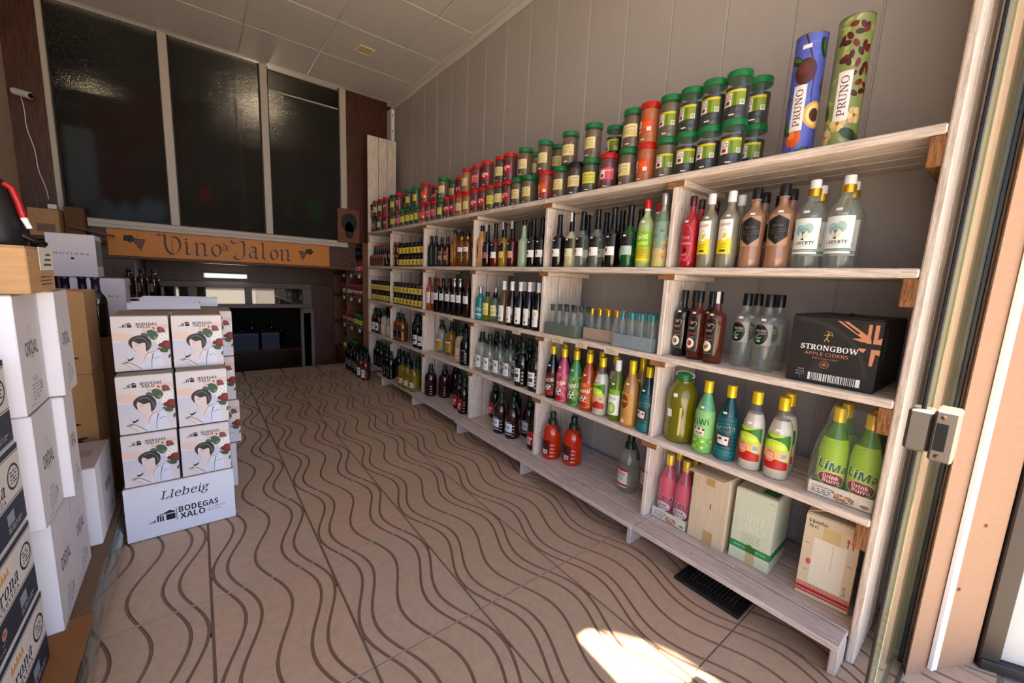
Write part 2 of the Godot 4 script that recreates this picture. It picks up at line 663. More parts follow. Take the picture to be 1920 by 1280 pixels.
func build_room() -> void:
	var fl := struct("floor")
	var screed := MB.new()
	screed.box(Vector3(-1.3, -0.14, -5.6), Vector3(2.3, -0.0035, 0.13))
	put("screed", screed.mesh(M.grout), fl)
	var tm := []
	for i in 4: tm.append(tile_mesh(M["tile%d" % i], 0.398, 0.606))
	for ix in range(-3, 6):
		for iz in range(0, 9):
			var x := -0.022 + 0.397 * ix
			if x > 2.0: continue
			put("floor_tile", tm[(ix * 7 + iz * 5 + 40 + (ix * iz) % 3) % 4], fl, Vector3(x, 0.0, 0.118 - 0.606 * iz))
	for ix in range(-3, 6):
		var b := MB.new()
		var x := -0.022 + 0.397 * ix
		b.box(Vector3(x + 0.003, -0.035, -5.62), Vector3(x + 0.394, 0.001, -5.340), 0.012)
		put("nosing_tile", b.mesh(M["tile%d" % ((ix + 8) % 4)]), fl)
	# right wall: tall painted panels
	var wr := struct("wall_right")
	var back := MB.new()
	back.box(Vector3(WALLX + 0.008, -0.1, -5.6), Vector3(WALLX + 0.14, CEIL + 0.1, -0.02))
	put("wall_core", back.mesh(M.seam), wr)
	var z := -0.196
	while z > -5.3:
		var b := MB.new()
		var z1 := maxf(z - 0.30, -5.3)
		b.box(Vector3(WALLX, 0.0, z1 + 0.0015), Vector3(WALLX + 0.009, CEIL, z - 0.0015), 0.004)
		put("wall_panel", b.mesh(M.panel), wr)
		z = z1
	# ceiling of square metal panels
	var ce := struct("ceiling")
	var deck := MB.new()
	deck.box(Vector3(-1.3, CEIL + 0.012, -5.6), Vector3(2.3, CEIL + 0.14, 0.0))
	put("ceiling_deck", deck.mesh(M.ceilline), ce)
	for ix in range(-2, 5):
		for iz in range(0, 9):
			var x0 := maxf(-0.785 + 0.62 * (ix - 0), -1.11)
			var x1 := minf(-0.785 + 0.62 * (ix + 1), 2.06)
			var z1 := 0.45 - 0.629 * iz
			var z0 := maxf(z1 - 0.629, BACKZ)
			z1 = minf(z1, -0.02)
			if x1 - x0 < 0.05 or z1 - z0 < 0.05: continue
			var b := MB.new()
			b.box(Vector3(x0 + 0.002, CEIL, z0 + 0.002), Vector3(x1 - 0.002, CEIL + 0.012, z1 - 0.002), 0.006)
			put("ceiling_panel", b.mesh(M.ceil), ce)
	var co := struct("trim_1")
	var cb := MB.new()
	cb.box(Vector3(2.035, CEIL - 0.012, BACKZ), Vector3(WALLX, CEIL - 0.001, -0.02), 0.003)
	cb.box(Vector3(2.076, CEIL - 0.06, BACKZ), Vector3(WALLX, CEIL - 0.012, -0.02), 0.003)
	put("cornice", cb.mesh(M.ceil), co)
	# left wall
	var wl := struct("wall_left")
	var lb := MB.new()
	lb.box(Vector3(-1.25, -0.1, -5.6), Vector3(-1.11, CEIL + 0.1, 0.0))
	put("plaster", lb.mesh(M.plaster), wl)
	# back wall around the high window and over the way down to the cellar
	var wb := struct("wall_back")
	plank("wood_panel", Vector3(-1.11, 1.53, BACKZ - 0.1), Vector3(-0.905, CEIL, BACKZ), M.brown, wb, 0.002)
	plank("wood_panel", Vector3(1.50, 1.53, BACKZ - 0.1), Vector3(2.0, CEIL, BACKZ), M.brown, wb, 0.002)
	plank("header_beam", Vector3(-1.11, 1.25, BACKZ - 0.12), Vector3(1.60, 1.56, BACKZ - 0.012), M.brown, wb, 0.004)
	plank("wood_panel", Vector3(-1.11, 0.0, BACKZ - 0.1), Vector3(-0.46, 1.25, BACKZ - 0.002), M.brown, wb, 0.002)
	plank("wood_panel", Vector3(1.95, 0.0, BACKZ - 0.1), Vector3(2.1, 1.53, BACKZ - 0.002), M.brown, wb, 0.002)
	var cov := MB.new()
	cov.box(Vector3(1.6, 1.60, -7.0), Vector3(2.1, 1.66, BACKZ - 0.1))
	cov.box(Vector3(-1.11, 1.25, -6.5), Vector3(1.6, 1.31, BACKZ - 0.12))
	put("low_ceiling", cov.mesh(M.brown), wb)
	# angle strip in the far right corner
	var ang := thing("corner_strip", "perforated white metal angle strip in the far right corner above the planks", "bracket", "", Vector3(2.04, 0, BACKZ + 0.03))
	var ab := MB.new()
	ab.box(Vector3(0, 2.55, 0), Vector3(0.036, 3.26, 0.004), 0.001)
	ab.box(Vector3(0.034, 2.55, -0.02), Vector3(0.038, 3.26, 0.02), 0.001)
	put("angle", ab.mesh(M.white), ang)
	for k in 4:
		var hb := MB.new()
		hb.box(Vector3(0.012, 2.62 + k * 0.185, 0.0035), Vector3(0.022, 2.645 + k * 0.185, 0.0055))
		put("slot_hole", hb.mesh(M.black), ang)
	# ceiling fitting
	var dl := thing("ceiling_light", "small square cream recessed light fitting, switched off, in the ceiling", "light", "", Vector3(1.40, CEIL, -4.26))
	var fr := MB.new()
	for q in [[-0.075, -0.075, 0.075, -0.055], [-0.075, 0.055, 0.075, 0.075], [-0.075, -0.055, -0.055, 0.055], [0.055, -0.055, 0.075, 0.055]]:
		fr.box(Vector3(q[0], -0.008, q[1]), Vector3(q[2], -0.0005, q[3]), 0.002)
	put("frame", fr.mesh(mk(Color(0.86, 0.80, 0.66), 0.5)), dl)
	var df := MB.new()
	df.box(Vector3(-0.055, -0.004, -0.055), Vector3(0.055, -0.0005, 0.055), 0.001)
	put("diffuser", df.mesh(mk(Color(0.80, 0.74, 0.56), 0.4)), dl)
	# rubber grating half under the shelf
	var gr := thing("floor_grate", "black plastic slotted floor grating half under the nearest shelf", "grate", "", Vector3(1.66, 0.001, -0.625))
	var gb := MB.new()
	for q in [[-0.13, -0.13, 0.13, -0.105], [-0.13, 0.105, 0.13, 0.13], [-0.13, -0.105, -0.085, 0.105], [0.085, -0.105, 0.13, 0.105]]:
		gb.box(Vector3(q[0], 0, q[1]), Vector3(q[2], 0.014, q[3]), 0.003)
	put("rim", gb.mesh(M.rubber), gr)
	for k in 14:
		var sb := MB.new()
		sb.box(Vector3(-0.085, 0.002, -0.1 + k * 0.0148), Vector3(0.085, 0.011, -0.093 + k * 0.0148), 0.001)
		put("slat", sb.mesh(M.rubber), gr)


# ---------- the shop front: doorway, glass leaf, facade corner ----------
func build_front() -> void:
	var st := struct("ground_street")
	var sb := MB.new()
	sb.box(Vector3(-14, -0.2, 0.131), Vector3(14, -0.012, 14))
	put("pavement", sb.mesh(M.asphalt), st)
	var wf := struct("wall_front")
	var b := MB.new()
	b.box(Vector3(-1.25, 3.12, -0.16), Vector3(2.23, CEIL + 0.30, 0.0))
	b.box(Vector3(-3.5, -0.2, -0.16), Vector3(-1.11, CEIL + 0.30, 0.0))
	put("front_masonry", b.mesh(M.stucco), wf)
	var cn := MB.new()
	cn.prism([Vector2(1.76, -0.0705), Vector2(1.83, -0.035), Vector2(2.02, 0.062), Vector2(2.4, 0.062), Vector2(2.4, -0.13), Vector2(1.92, -0.13), Vector2(1.86, -0.088)], -0.1, 3.12)
	put("stucco_pier", cn.mesh(M.stucco), wf)
	var up := MB.new()
	up.box(Vector3(2.23, 2.28, -0.16), Vector3(4.5, CEIL + 0.14, 0.06))
	up.box(Vector3(2.6, -0.1, -0.16), Vector3(4.5, 2.28, 0.06))
	put("front_masonry", up.mesh(M.stucco), wf)
	# canopy over the doorway with the gap that lets a blade of sun through
	var hy := 3.45
	var can := struct("awning_canopy")
	var cmat := mk(Color(0.62, 0.58, 0.52), 0.8)
	var sides := [[-0.79, 0.985, 1.03], [-0.725, 0.982, 1.10], [-0.64, 0.978, 1.165], [-0.55, 0.972, 1.205], [-0.44, 0.968, 1.225], [-0.15, 0.97, 1.24]]
	var kx := SUNV.x / SUNV.y * hy
	var kz := SUNV.z / SUNV.y * hy
	var cm := MB.new()
	cm.box(Vector3(-2.9, hy, 0.0), Vector3(4.1, hy + 0.04, sides[0][0] + kz))
	cm.box(Vector3(-2.9, hy, sides[5][0] + kz), Vector3(4.1, hy + 0.04, 1.5))
	for i in 5:
		var a: Array = sides[i]
		var c: Array = sides[i + 1]
		cm.prism([Vector2(-2.9, a[0] + kz), Vector2(a[1] + kx, a[0] + kz), Vector2(c[1] + kx, c[0] + kz), Vector2(-2.9, c[0] + kz)], hy, hy + 0.04)
		cm.prism([Vector2(4.1, a[0] + kz), Vector2(a[2] + kx, a[0] + kz), Vector2(c[2] + kx, c[0] + kz), Vector2(4.1, c[0] + kz)], hy, hy + 0.04)
	put("canopy_sheet", cm.mesh(cmat), can)
	# conduit
	var cd := thing("cable_duct", "white two-channel plastic cable duct running up the pink stucco pier", "conduit", "", Vector3(1.836, 0, -0.0205), 0.0)
	cd.rotation.y = -atan2(0.097, 0.19)
	for k in 2:
		var db := MB.new()
		db.box(Vector3(-0.010 + k * 0.0125, 0.02, -0.008), Vector3(0.0 + k * 0.0125, 2.5, 0.006), 0.002)
		put("duct", db.mesh(M.whitepvc), cd)
	var dark := MB.new()
	dark.box(Vector3(-0.001, 0.02, -0.008), Vector3(0.0035, 2.5, 0.0015))
	put("groove", dark.mesh(mk(Color(0.30, 0.29, 0.28), 0.6)), cd)
	for q in [[0.06, 0.30], [0.105, 0.52], [0.04, 0.95]]:
		var hb := MB.new()
		hb.lathe(V([0, 0.0, 0.004, 0.0, 0.006, 0.002, 0.0045, 0.003, 0.0, 0.0015]), 10)
		var o := put("drill_hole", hb.mesh(mk(Color(0.42, 0.22, 0.12), 0.8)), wf, Vector3(1.83 + q[0], q[1], -0.035 + q[0] * 0.51))
		o.rotation = Vector3(PI / 2, -atan2(0.097, 0.19), 0)
	# neighbouring door: dark bronze frame, white panel
	var nd := struct("door_1")
	nd.position = Vector3(2.035, 0, 0.062)
	nd.rotation.y = -atan2(0.16, 0.08)
	var f := MB.new()
	f.box(Vector3(0.0, 0.0, -0.03), Vector3(0.052, 2.3, 0.02), 0.004)
	f.box(Vector3(0.0, 0.0, -0.03), Vector3(1.0, 0.035, 0.03), 0.004)
	put("door_frame", f.mesh(M.bronze), nd)
	var f2 := MB.new()
	f2.box(Vector3(0.052, 0.035, -0.02), Vector3(1.0, 2.3, 0.0), 0.003)
	put("door_panel", f2.mesh(mk(Color(0.66, 0.66, 0.66), 0.5)), nd)
	var f3 := MB.new()
	f3.box(Vector3(-0.012, 0.0, -0.03), Vector3(0.0, 2.3, 0.004), 0.002)
	put("mastic_gap", f3.mesh(M.black), nd)
	# sliding glass leaf pushed open, seen nearly edge on
	var g := thing("glass_door", "frameless glass sliding door leaf pushed open beside the shelves, seen edge on", "door", "", Vector3(1.25, 0, -0.1))
	var gb := MB.new()
	gb.box(Vector3(0.0, 0.02, -0.005), Vector3(0.56, 2.26, 0.005), 0.001)
	put("glass_leaf", gb.mesh(pane(0.14, Color(0.78, 0.80, 0.62))), g)
	var br := MB.new()
	br.box(Vector3(-0.008, 0.02, -0.012), Vector3(0.0, 2.26, -0.004), 0.002)
	put("brush_seal", br.mesh(M.rubber), g)
	var br2 := MB.new()
	br2.box(Vector3(0.53, 0.02, 0.005), Vector3(0.56, 2.26, 0.016), 0.002)
	put("edge_gasket", br2.mesh(M.dkgreen), g)
	var trk := thing("door_track", "grooved metal sliding door track on the floor under the glass leaf", "track", "", Vector3(1.2, 0.001, -0.1))
	for k in 3:
		var tb := MB.new()
		tb.box(Vector3(0, 0, -0.03 + k * 0.022), Vector3(0.6, 0.008, -0.018 + k * 0.022), 0.002)
		put("rail", tb.mesh(M.steel), trk)
	var lk := thing("door_lock", "brushed steel door lock case clamped to the edge of the glass door", "lock", "", Vector3(1.24, 0.885, -0.085))
	var l1 := MB.new()
	l1.box(Vector3(-0.006, 0.002, -0.045), Vector3(0.05, 0.098, -0.004), 0.006)
	put("cover", l1.mesh(M.steel), lk)
	var l2 := MB.new()
	l2.box(Vector3(-0.016, -0.006, -0.003), Vector3(0.055, 0.106, 0.034), 0.004)
	put("case", l2.mesh(M.steel), lk)
	var l3 := MB.new()
	l3.box(Vector3(-0.0165, 0.018, 0.002), Vector3(-0.0155, 0.078, 0.02))
	put("bolt_slot", l3.mesh(M.black), lk)
	for y in [0.006, 0.091]:
		var s := MB.new()
		s.lathe(V([0.0, 0.002, 0.004, 0.0015, 0.005, 0.0]), 12)
		var o := put("screw", s.mesh(mk(Color(0.4, 0.3, 0.2), 0.4, 0.6)), lk, Vector3(-0.0162, y, 0.011))
		o.rotation.z = PI / 2


# ---------- frosted window over the sign ----------
func build_window() -> void:
	var w := struct("window_1")
	var x := [[-0.905, -0.868], [-0.162, -0.092], [0.638, 0.706], [1.43, 1.50]]
	for q in x:
		plank("frame_post", Vector3(q[0], 1.60, BACKZ - 0.06), Vector3(q[1], CEIL, BACKZ + 0.02), M.alu, w, 0.006)
	var sill := MB.new()
	sill.box(Vector3(-0.905, 1.535, BACKZ - 0.06), Vector3(1.5, 1.60, BACKZ + 0.022), 0.008)
	sill.box(Vector3(-0.905, 1.522, BACKZ - 0.06), Vector3(1.5, 1.56, BACKZ + 0.04), 0.006)
	put("sill_rail", sill.mesh(M.alu), w)
	var frost := mk(Color(0.72, 0.72, 0.70, 0.0), 0.24)
	frost.refraction_enabled = true
	frost.refraction_scale = 0.03
	frost.transparency = BaseMaterial3D.TRANSPARENCY_ALPHA
	var bump := NoiseTexture2D.new()
	bump.width = 512
	bump.height = 512
	bump.seamless = true
	bump.noise = noise(0.09, 2, 11)
	frost.heightmap_enabled = true
	frost.heightmap_texture = bump
	frost.heightmap_scale = 0.5
	frost.uv1_scale = Vector3(2.2, 2.2, 1)
	for i in 3:
		var b := MB.new()
		b.box(Vector3(x[i][1] - 0.004, 1.598, BACKZ - 0.036), Vector3(x[i + 1][0] + 0.004, CEIL - (0.0 if i < 2 else 0.22), BACKZ - 0.03))
		put("glass_pane", b.mesh(frost), w)
		var gk := MB.new()
		for e in [x[i][1], x[i + 1][0] - 0.012]:
			gk.box(Vector3(e, 1.60, BACKZ - 0.03), Vector3(e + 0.012, CEIL, BACKZ - 0.018), 0.002)
		gk.box(Vector3(x[i][1], 1.60, BACKZ - 0.03), Vector3(x[i + 1][0], 1.612, BACKZ - 0.018), 0.002)
		put("gasket", gk.mesh(M.rubber), w)
	plank("sash_rail", Vector3(0.706, CEIL - 0.235, BACKZ - 0.045), Vector3(1.43, CEIL - 0.22, BACKZ - 0.02), M.alu, w, 0.003)
	# the store room behind the glass: what shows as blurs of colour
	var rm := struct("wall_store")
	var b := MB.new()
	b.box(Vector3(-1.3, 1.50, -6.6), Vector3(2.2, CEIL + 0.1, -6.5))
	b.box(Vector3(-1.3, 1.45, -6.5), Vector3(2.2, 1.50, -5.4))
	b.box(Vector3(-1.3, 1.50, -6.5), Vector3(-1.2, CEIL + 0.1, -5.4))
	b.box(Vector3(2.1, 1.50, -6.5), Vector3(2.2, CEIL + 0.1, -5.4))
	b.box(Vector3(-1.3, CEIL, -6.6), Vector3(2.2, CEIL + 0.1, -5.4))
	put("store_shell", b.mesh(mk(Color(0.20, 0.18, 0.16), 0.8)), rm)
	var bulb := thing("store_lamp", "small warm lamp glowing behind the upper left of the left frosted pane", "lamp", "", Vector3(-0.68, 2.70, -5.72))
	var bm := MB.new()
	bm.lathe([Vector2(0, -0.03), Vector2(0.022, -0.022), Vector2(0.03, 0), Vector2(0.022, 0.022), Vector2(0, 0.03)], 14)
	var glow := mk(Color(1.0, 0.85, 0.62), 0.4)
	glow.emission_enabled = true
	glow.emission = Color(1.0, 0.84, 0.6)
	glow.emission_energy_multiplier = 1.2
	put("bulb", bm.mesh(glow), bulb)
	plank("holder", Vector3(-0.012, 0.03, -0.012), Vector3(0.012, 0.07, 0.012), M.black, bulb, 0.002)
	var bulb2 := thing("store_lamp", "small warm lamp high behind the frosted window near the second mullion", "lamp", "", Vector3(0.7, 3.1, -5.9))
	put("bulb", bm.mesh(glow), bulb2)
	plank("holder", Vector3(-0.012, 0.03, -0.012), Vector3(0.012, 0.07, 0.012), M.black, bulb2, 0.002)
	for lp in [[-0.68, 2.70, -5.72, 0.015], [0.7, 3.1, -5.9, 0.035]]:
		var ol := OmniLight3D.new()
		ol.name = "store_light"
		ol.light_color = Color(1.0, 0.9, 0.78)
		ol.light_energy = lp[3]
		ol.light_size = 0.03
		ol.omni_range = 8.0
		ol.omni_attenuation = 2.0
		ol.shadow_enabled = true
		ol.position = Vector3(lp[0], lp[1], lp[2])
		add_child(ol)
	var blurs := [
		[-0.52, 1.70, 0.30, 0.95, 0.03, Color(0.30, 0.05, 0.07), "dark red cloth hanging behind the left frosted pane, ragged lower hem"],
		[-0.28, 2.25, 0.16, 0.62, 0.05, Color(0.36, 0.04, 0.08), "short crimson cloth hanging behind the left frosted pane near the first mullion"],
		[-0.74, 1.62, 0.20, 0.75, 0.02, Color(0.50, 0.55, 0.62), "grey blue cloth hanging at the far left behind the frosted pane"],
		[-0.45, 1.61, 0.52, 0.22, 0.10, Color(0.55, 0.66, 0.80), "pale blue sheet low behind the left frosted pane"],
		[-0.02, 2.1, 0.14, 0.7, 0.05, Color(0.30, 0.04, 0.07), "dark red cloth behind the middle frosted pane beside the first mullion"],
		[0.20, 2.3, 0.18, 0.55, 0.10, Color(0.25, 0.25, 0.24), "grey cloth hung high behind the middle frosted pane"],
		[0.13, 1.86, 0.09, 0.16, 0.03, Color(0.62, 0.10, 0.09), "small bright red cloth low behind the middle frosted pane"],
		[1.16, 1.80, 0.16, 0.24, 0.02, Color(0.16, 0.42, 0.04), "green cloth low behind the right frosted pane nearest the wall"],
		[0.88, 1.80, 0.10, 0.22, 0.03, Color(0.22, 0.34, 0.05), "olive green cloth low behind the right frosted pane near the second mullion"],
	]
	for q in blurs:
		var o := thing("hanging_cloth", q[6], "cloth", "cloths behind the frosted window", Vector3(q[0], q[1], BACKZ - 0.075 - q[4]))
		var cb := MB.new()
		var n := 9
		for i in n:
			var xa: float = -q[2] * 0.5 + q[2] * i / n
			var xb: float = xa + q[2] / n
			var za := 0.012 * sin(i * 1.9)
			var zb := 0.012 * sin((i + 1) * 1.9)
			var y0: float = 0.09 * absf(sin(i * 2.3 + q[0] * 7.0)) if q[3] > 0.3 else 0.0
			cb.quad(Vector3(xa, y0, za), Vector3(xb, y0, zb), Vector3(xb, q[3], zb), Vector3(xa, q[3], za), Vector3(0, 0, 1))
			cb.quad(Vector3(xa, y0, za - 0.006), Vector3(xb, y0, zb - 0.006), Vector3(xb, q[3], zb - 0.006), Vector3(xa, q[3], za - 0.006), Vector3(0, 0, -1))
			cb.quad(Vector3(xa, y0, za - 0.006), Vector3(xb, y0, zb - 0.006), Vector3(xb, y0, zb), Vector3(xa, y0, za), Vector3(0, -1, 0))
			cb.quad(Vector3(xa, q[3], za - 0.006), Vector3(xb, q[3], zb - 0.006), Vector3(xb, q[3], zb), Vector3(xa, q[3], za), Vector3(0, 1, 0))
		put("fabric", cb.mesh(mk(q[5], 0.9)), o)
	var pole := thing("clothes_rod", "thin yellowish wooden rod standing behind the middle frosted pane", "rod", "", Vector3(0.46, 1.60, BACKZ - 0.09))
	var pb := MB.new()
	pb.tube([Vector3(0, 0, 0), Vector3(-0.015, 1.35, 0)], 0.006, 8)
	put("rod", pb.mesh(mk(Color(0.55, 0.42, 0.25), 0.6)), pole)
	var rail := thing("shelf_board", "dim shelf board crossing behind the middle and left frosted panes", "shelf", "", Vector3(0.0, 2.66, -5.62))
	plank("board", Vector3(-0.86, 0, -0.12), Vector3(1.4, 0.03, 0.12), M.board, rail)
	# lettering seen through the glass from its back
	var lt := thing("window_lettering", "dark brush letters on the upper left of the left frosted pane", "lettering", "", Vector3(-0.78, 2.905, BACKZ - 0.0285))
	var lm := MB.new()
	var strokes := [[[-0.06, 0.05], [-0.06, 0.0]], [[-0.06, 0.05], [-0.015, -0.01]], [[-0.015, -0.01], [-0.015, 0.045]], [[0.03, 0.05], [0.075, -0.03]], [[0.11, 0.02], [0.09, -0.02]], [[0.09, -0.02], [0.12, -0.045]], [[0.11, 0.02], [0.15, 0.025]], [[0.15, 0.025], [0.17, -0.01]]]
	for s in strokes:
		var a := Vector3(s[0][0], s[0][1], 0)
		var c := Vector3(s[1][0], s[1][1], 0)
		lm.tube([a, c], 0.005, 6)
	put("letters", lm.mesh(M.black), lt)


# ---------- sign, way down and cellar ----------
func sign_tex() -> ImageTexture:
	var p := Paint.new(self, 1200, 152, Color(0.80, 0.49, 0.10))
	var ink := Color(0.16, 0.035, 0.025)
	var nib := Vector2(5.0, -3.5)
	var D := func(a: Array, ox: float, k := 1.0, oy := 0.0) -> Array:
		var o := []
		for i in range(0, a.size(), 2): o.append(Vector2(ox + a[i] * k, oy + a[i + 1] * k))
		return p.curve(o, 7)
	# V
	p.pen(D.call([0, 22, 10, 14, 26, 18, 38, 12, 46, 24, 44, 60, 50, 100, 64, 122, 78, 130], 209), nib, ink)
	p.pen(D.call([72, 22, 92, 22, 110, 36, 116, 62, 112, 92, 96, 118, 78, 130], 209), nib, ink)
	p.line(D.call([78, 40, 76, 90, 80, 124], 209), 3.0, ink)
	# i
	p.pen(D.call([0, 52, 10, 48, 12, 90, 10, 116, 20, 124, 28, 118], 345), nib, ink)
	p.oval(355, 30, 6, 6, ink)
	# n
	p.pen(D.call([0, 56, 10, 50, 12, 90, 10, 120, 20, 126], 395), nib, ink)
	p.pen(D.call([12, 62, 34, 48, 50, 54, 52, 90, 50, 118, 60, 126, 68, 120], 395), nib, ink)
	# o
	p.pen(D.call([26, 50, 8, 66, 6, 100, 24, 124, 44, 112, 50, 82, 44, 58, 26, 50], 480), nib, ink)
	# de
	p.pen(D.call([18, 54, 6, 62, 6, 80, 18, 84, 24, 70, 20, 50, 6, 36], 538), nib * 0.45, ink)
	p.pen(D.call([0, 74, 16, 64, 8, 56, 0, 66, 2, 80, 14, 84], 560), nib * 0.45, ink)
	# J
	p.pen(D.call([0, 16, 10, 30, 30, 30, 56, 16, 72, 26, 72, 70, 70, 110, 52, 134, 24, 134, 14, 118, 26, 106], 588), nib, ink)
	# a
	p.pen(D.call([4, 58, 24, 46, 42, 58, 42, 100, 42, 118, 54, 126], 684), nib, ink)
	p.pen(D.call([42, 78, 18, 82, 6, 100, 14, 120, 30, 118, 42, 104], 684), nib, ink)
	# l
	p.pen(D.call([0, 22, 12, 14, 14, 60, 12, 110, 22, 126, 32, 120], 756), nib, ink)
	# o with accent
	p.pen(D.call([24, 56, 8, 72, 6, 102, 22, 124, 40, 112, 46, 86, 40, 64, 24, 56], 811), nib, ink)
	p.pen(D.call([22, 44, 34, 34], 811), nib * 0.6, ink)
	# n
	p.pen(D.call([0, 58, 10, 52, 12, 90, 10, 118, 20, 126], 873), nib, ink)
	p.pen(D.call([12, 64, 32, 50, 48, 56, 50, 90, 48, 118, 58, 128, 66, 122], 873), nib, ink)
	# two bunches of grapes with a leaf
	for q in [[112.0, -1.0], [1190.0, 1.0]]:
		if q[1] > 0: continue
	return p.tex()

func grapes(parent: Node, x: float, y: float, s: float) -> void:
	# painted vine leaf and bunch: flat paint, a hair proud of the board
	var lf := MB.new()
	var pts := []
	for i in 15:
		var a := TAU * i / 15.0
		var r := 0.042 * (1.0 if i % 3 == 0 else 0.72 if i % 3 == 1 else 0.86)
		pts.append(Vector3(x - s * 0.045 + cos(a) * r * 1.15, y + 0.018 + sin(a) * r * 0.9, 0.0))
	for i in 15:
		lf.tri(Vector3(x - s * 0.045, y + 0.018, 0), pts[i], pts[(i + 1) % 15], Vector3.BACK, Vector3.BACK, Vector3.BACK)
	put("painted_leaf", lf.mesh(mk(Color(0.02, 0.045, 0.03), 0.6)), parent, Vector3(0, 0, 0.0127))
	var gb := MB.new()
	for row in 6:
		for k in 6 - row:
			var c := Vector3(x + (k - (5 - row) * 0.5) * 0.0165 + s * row * 0.002 + s * 0.02, y + 0.012 - row * 0.0175, 0)
			for i in 10:
				gb.tri(c, c + Vector3(cos(TAU * i / 10), sin(TAU * i / 10), 0) * 0.0085, c + Vector3(cos(TAU * (i + 1) / 10), sin(TAU * (i + 1) / 10), 0) * 0.0085, Vector3.BACK, Vector3.BACK, Vector3.BACK)
	put("painted_grapes", gb.mesh(mk(Color(0.03, 0.05, 0.10), 0.5)), parent, Vector3(0, 0, 0.0132))
	var st := MB.new()
	st.tube([Vector3(x + s * 0.01, y + 0.02, 0.0132), Vector3(x + s * 0.015, y + 0.055, 0.0132), Vector3(x + s * 0.03, y + 0.06, 0.0132)], 0.0015, 5)
	put("painted_stem", st.mesh(mk(Color(0.02, 0.03, 0.02), 0.6)), parent)

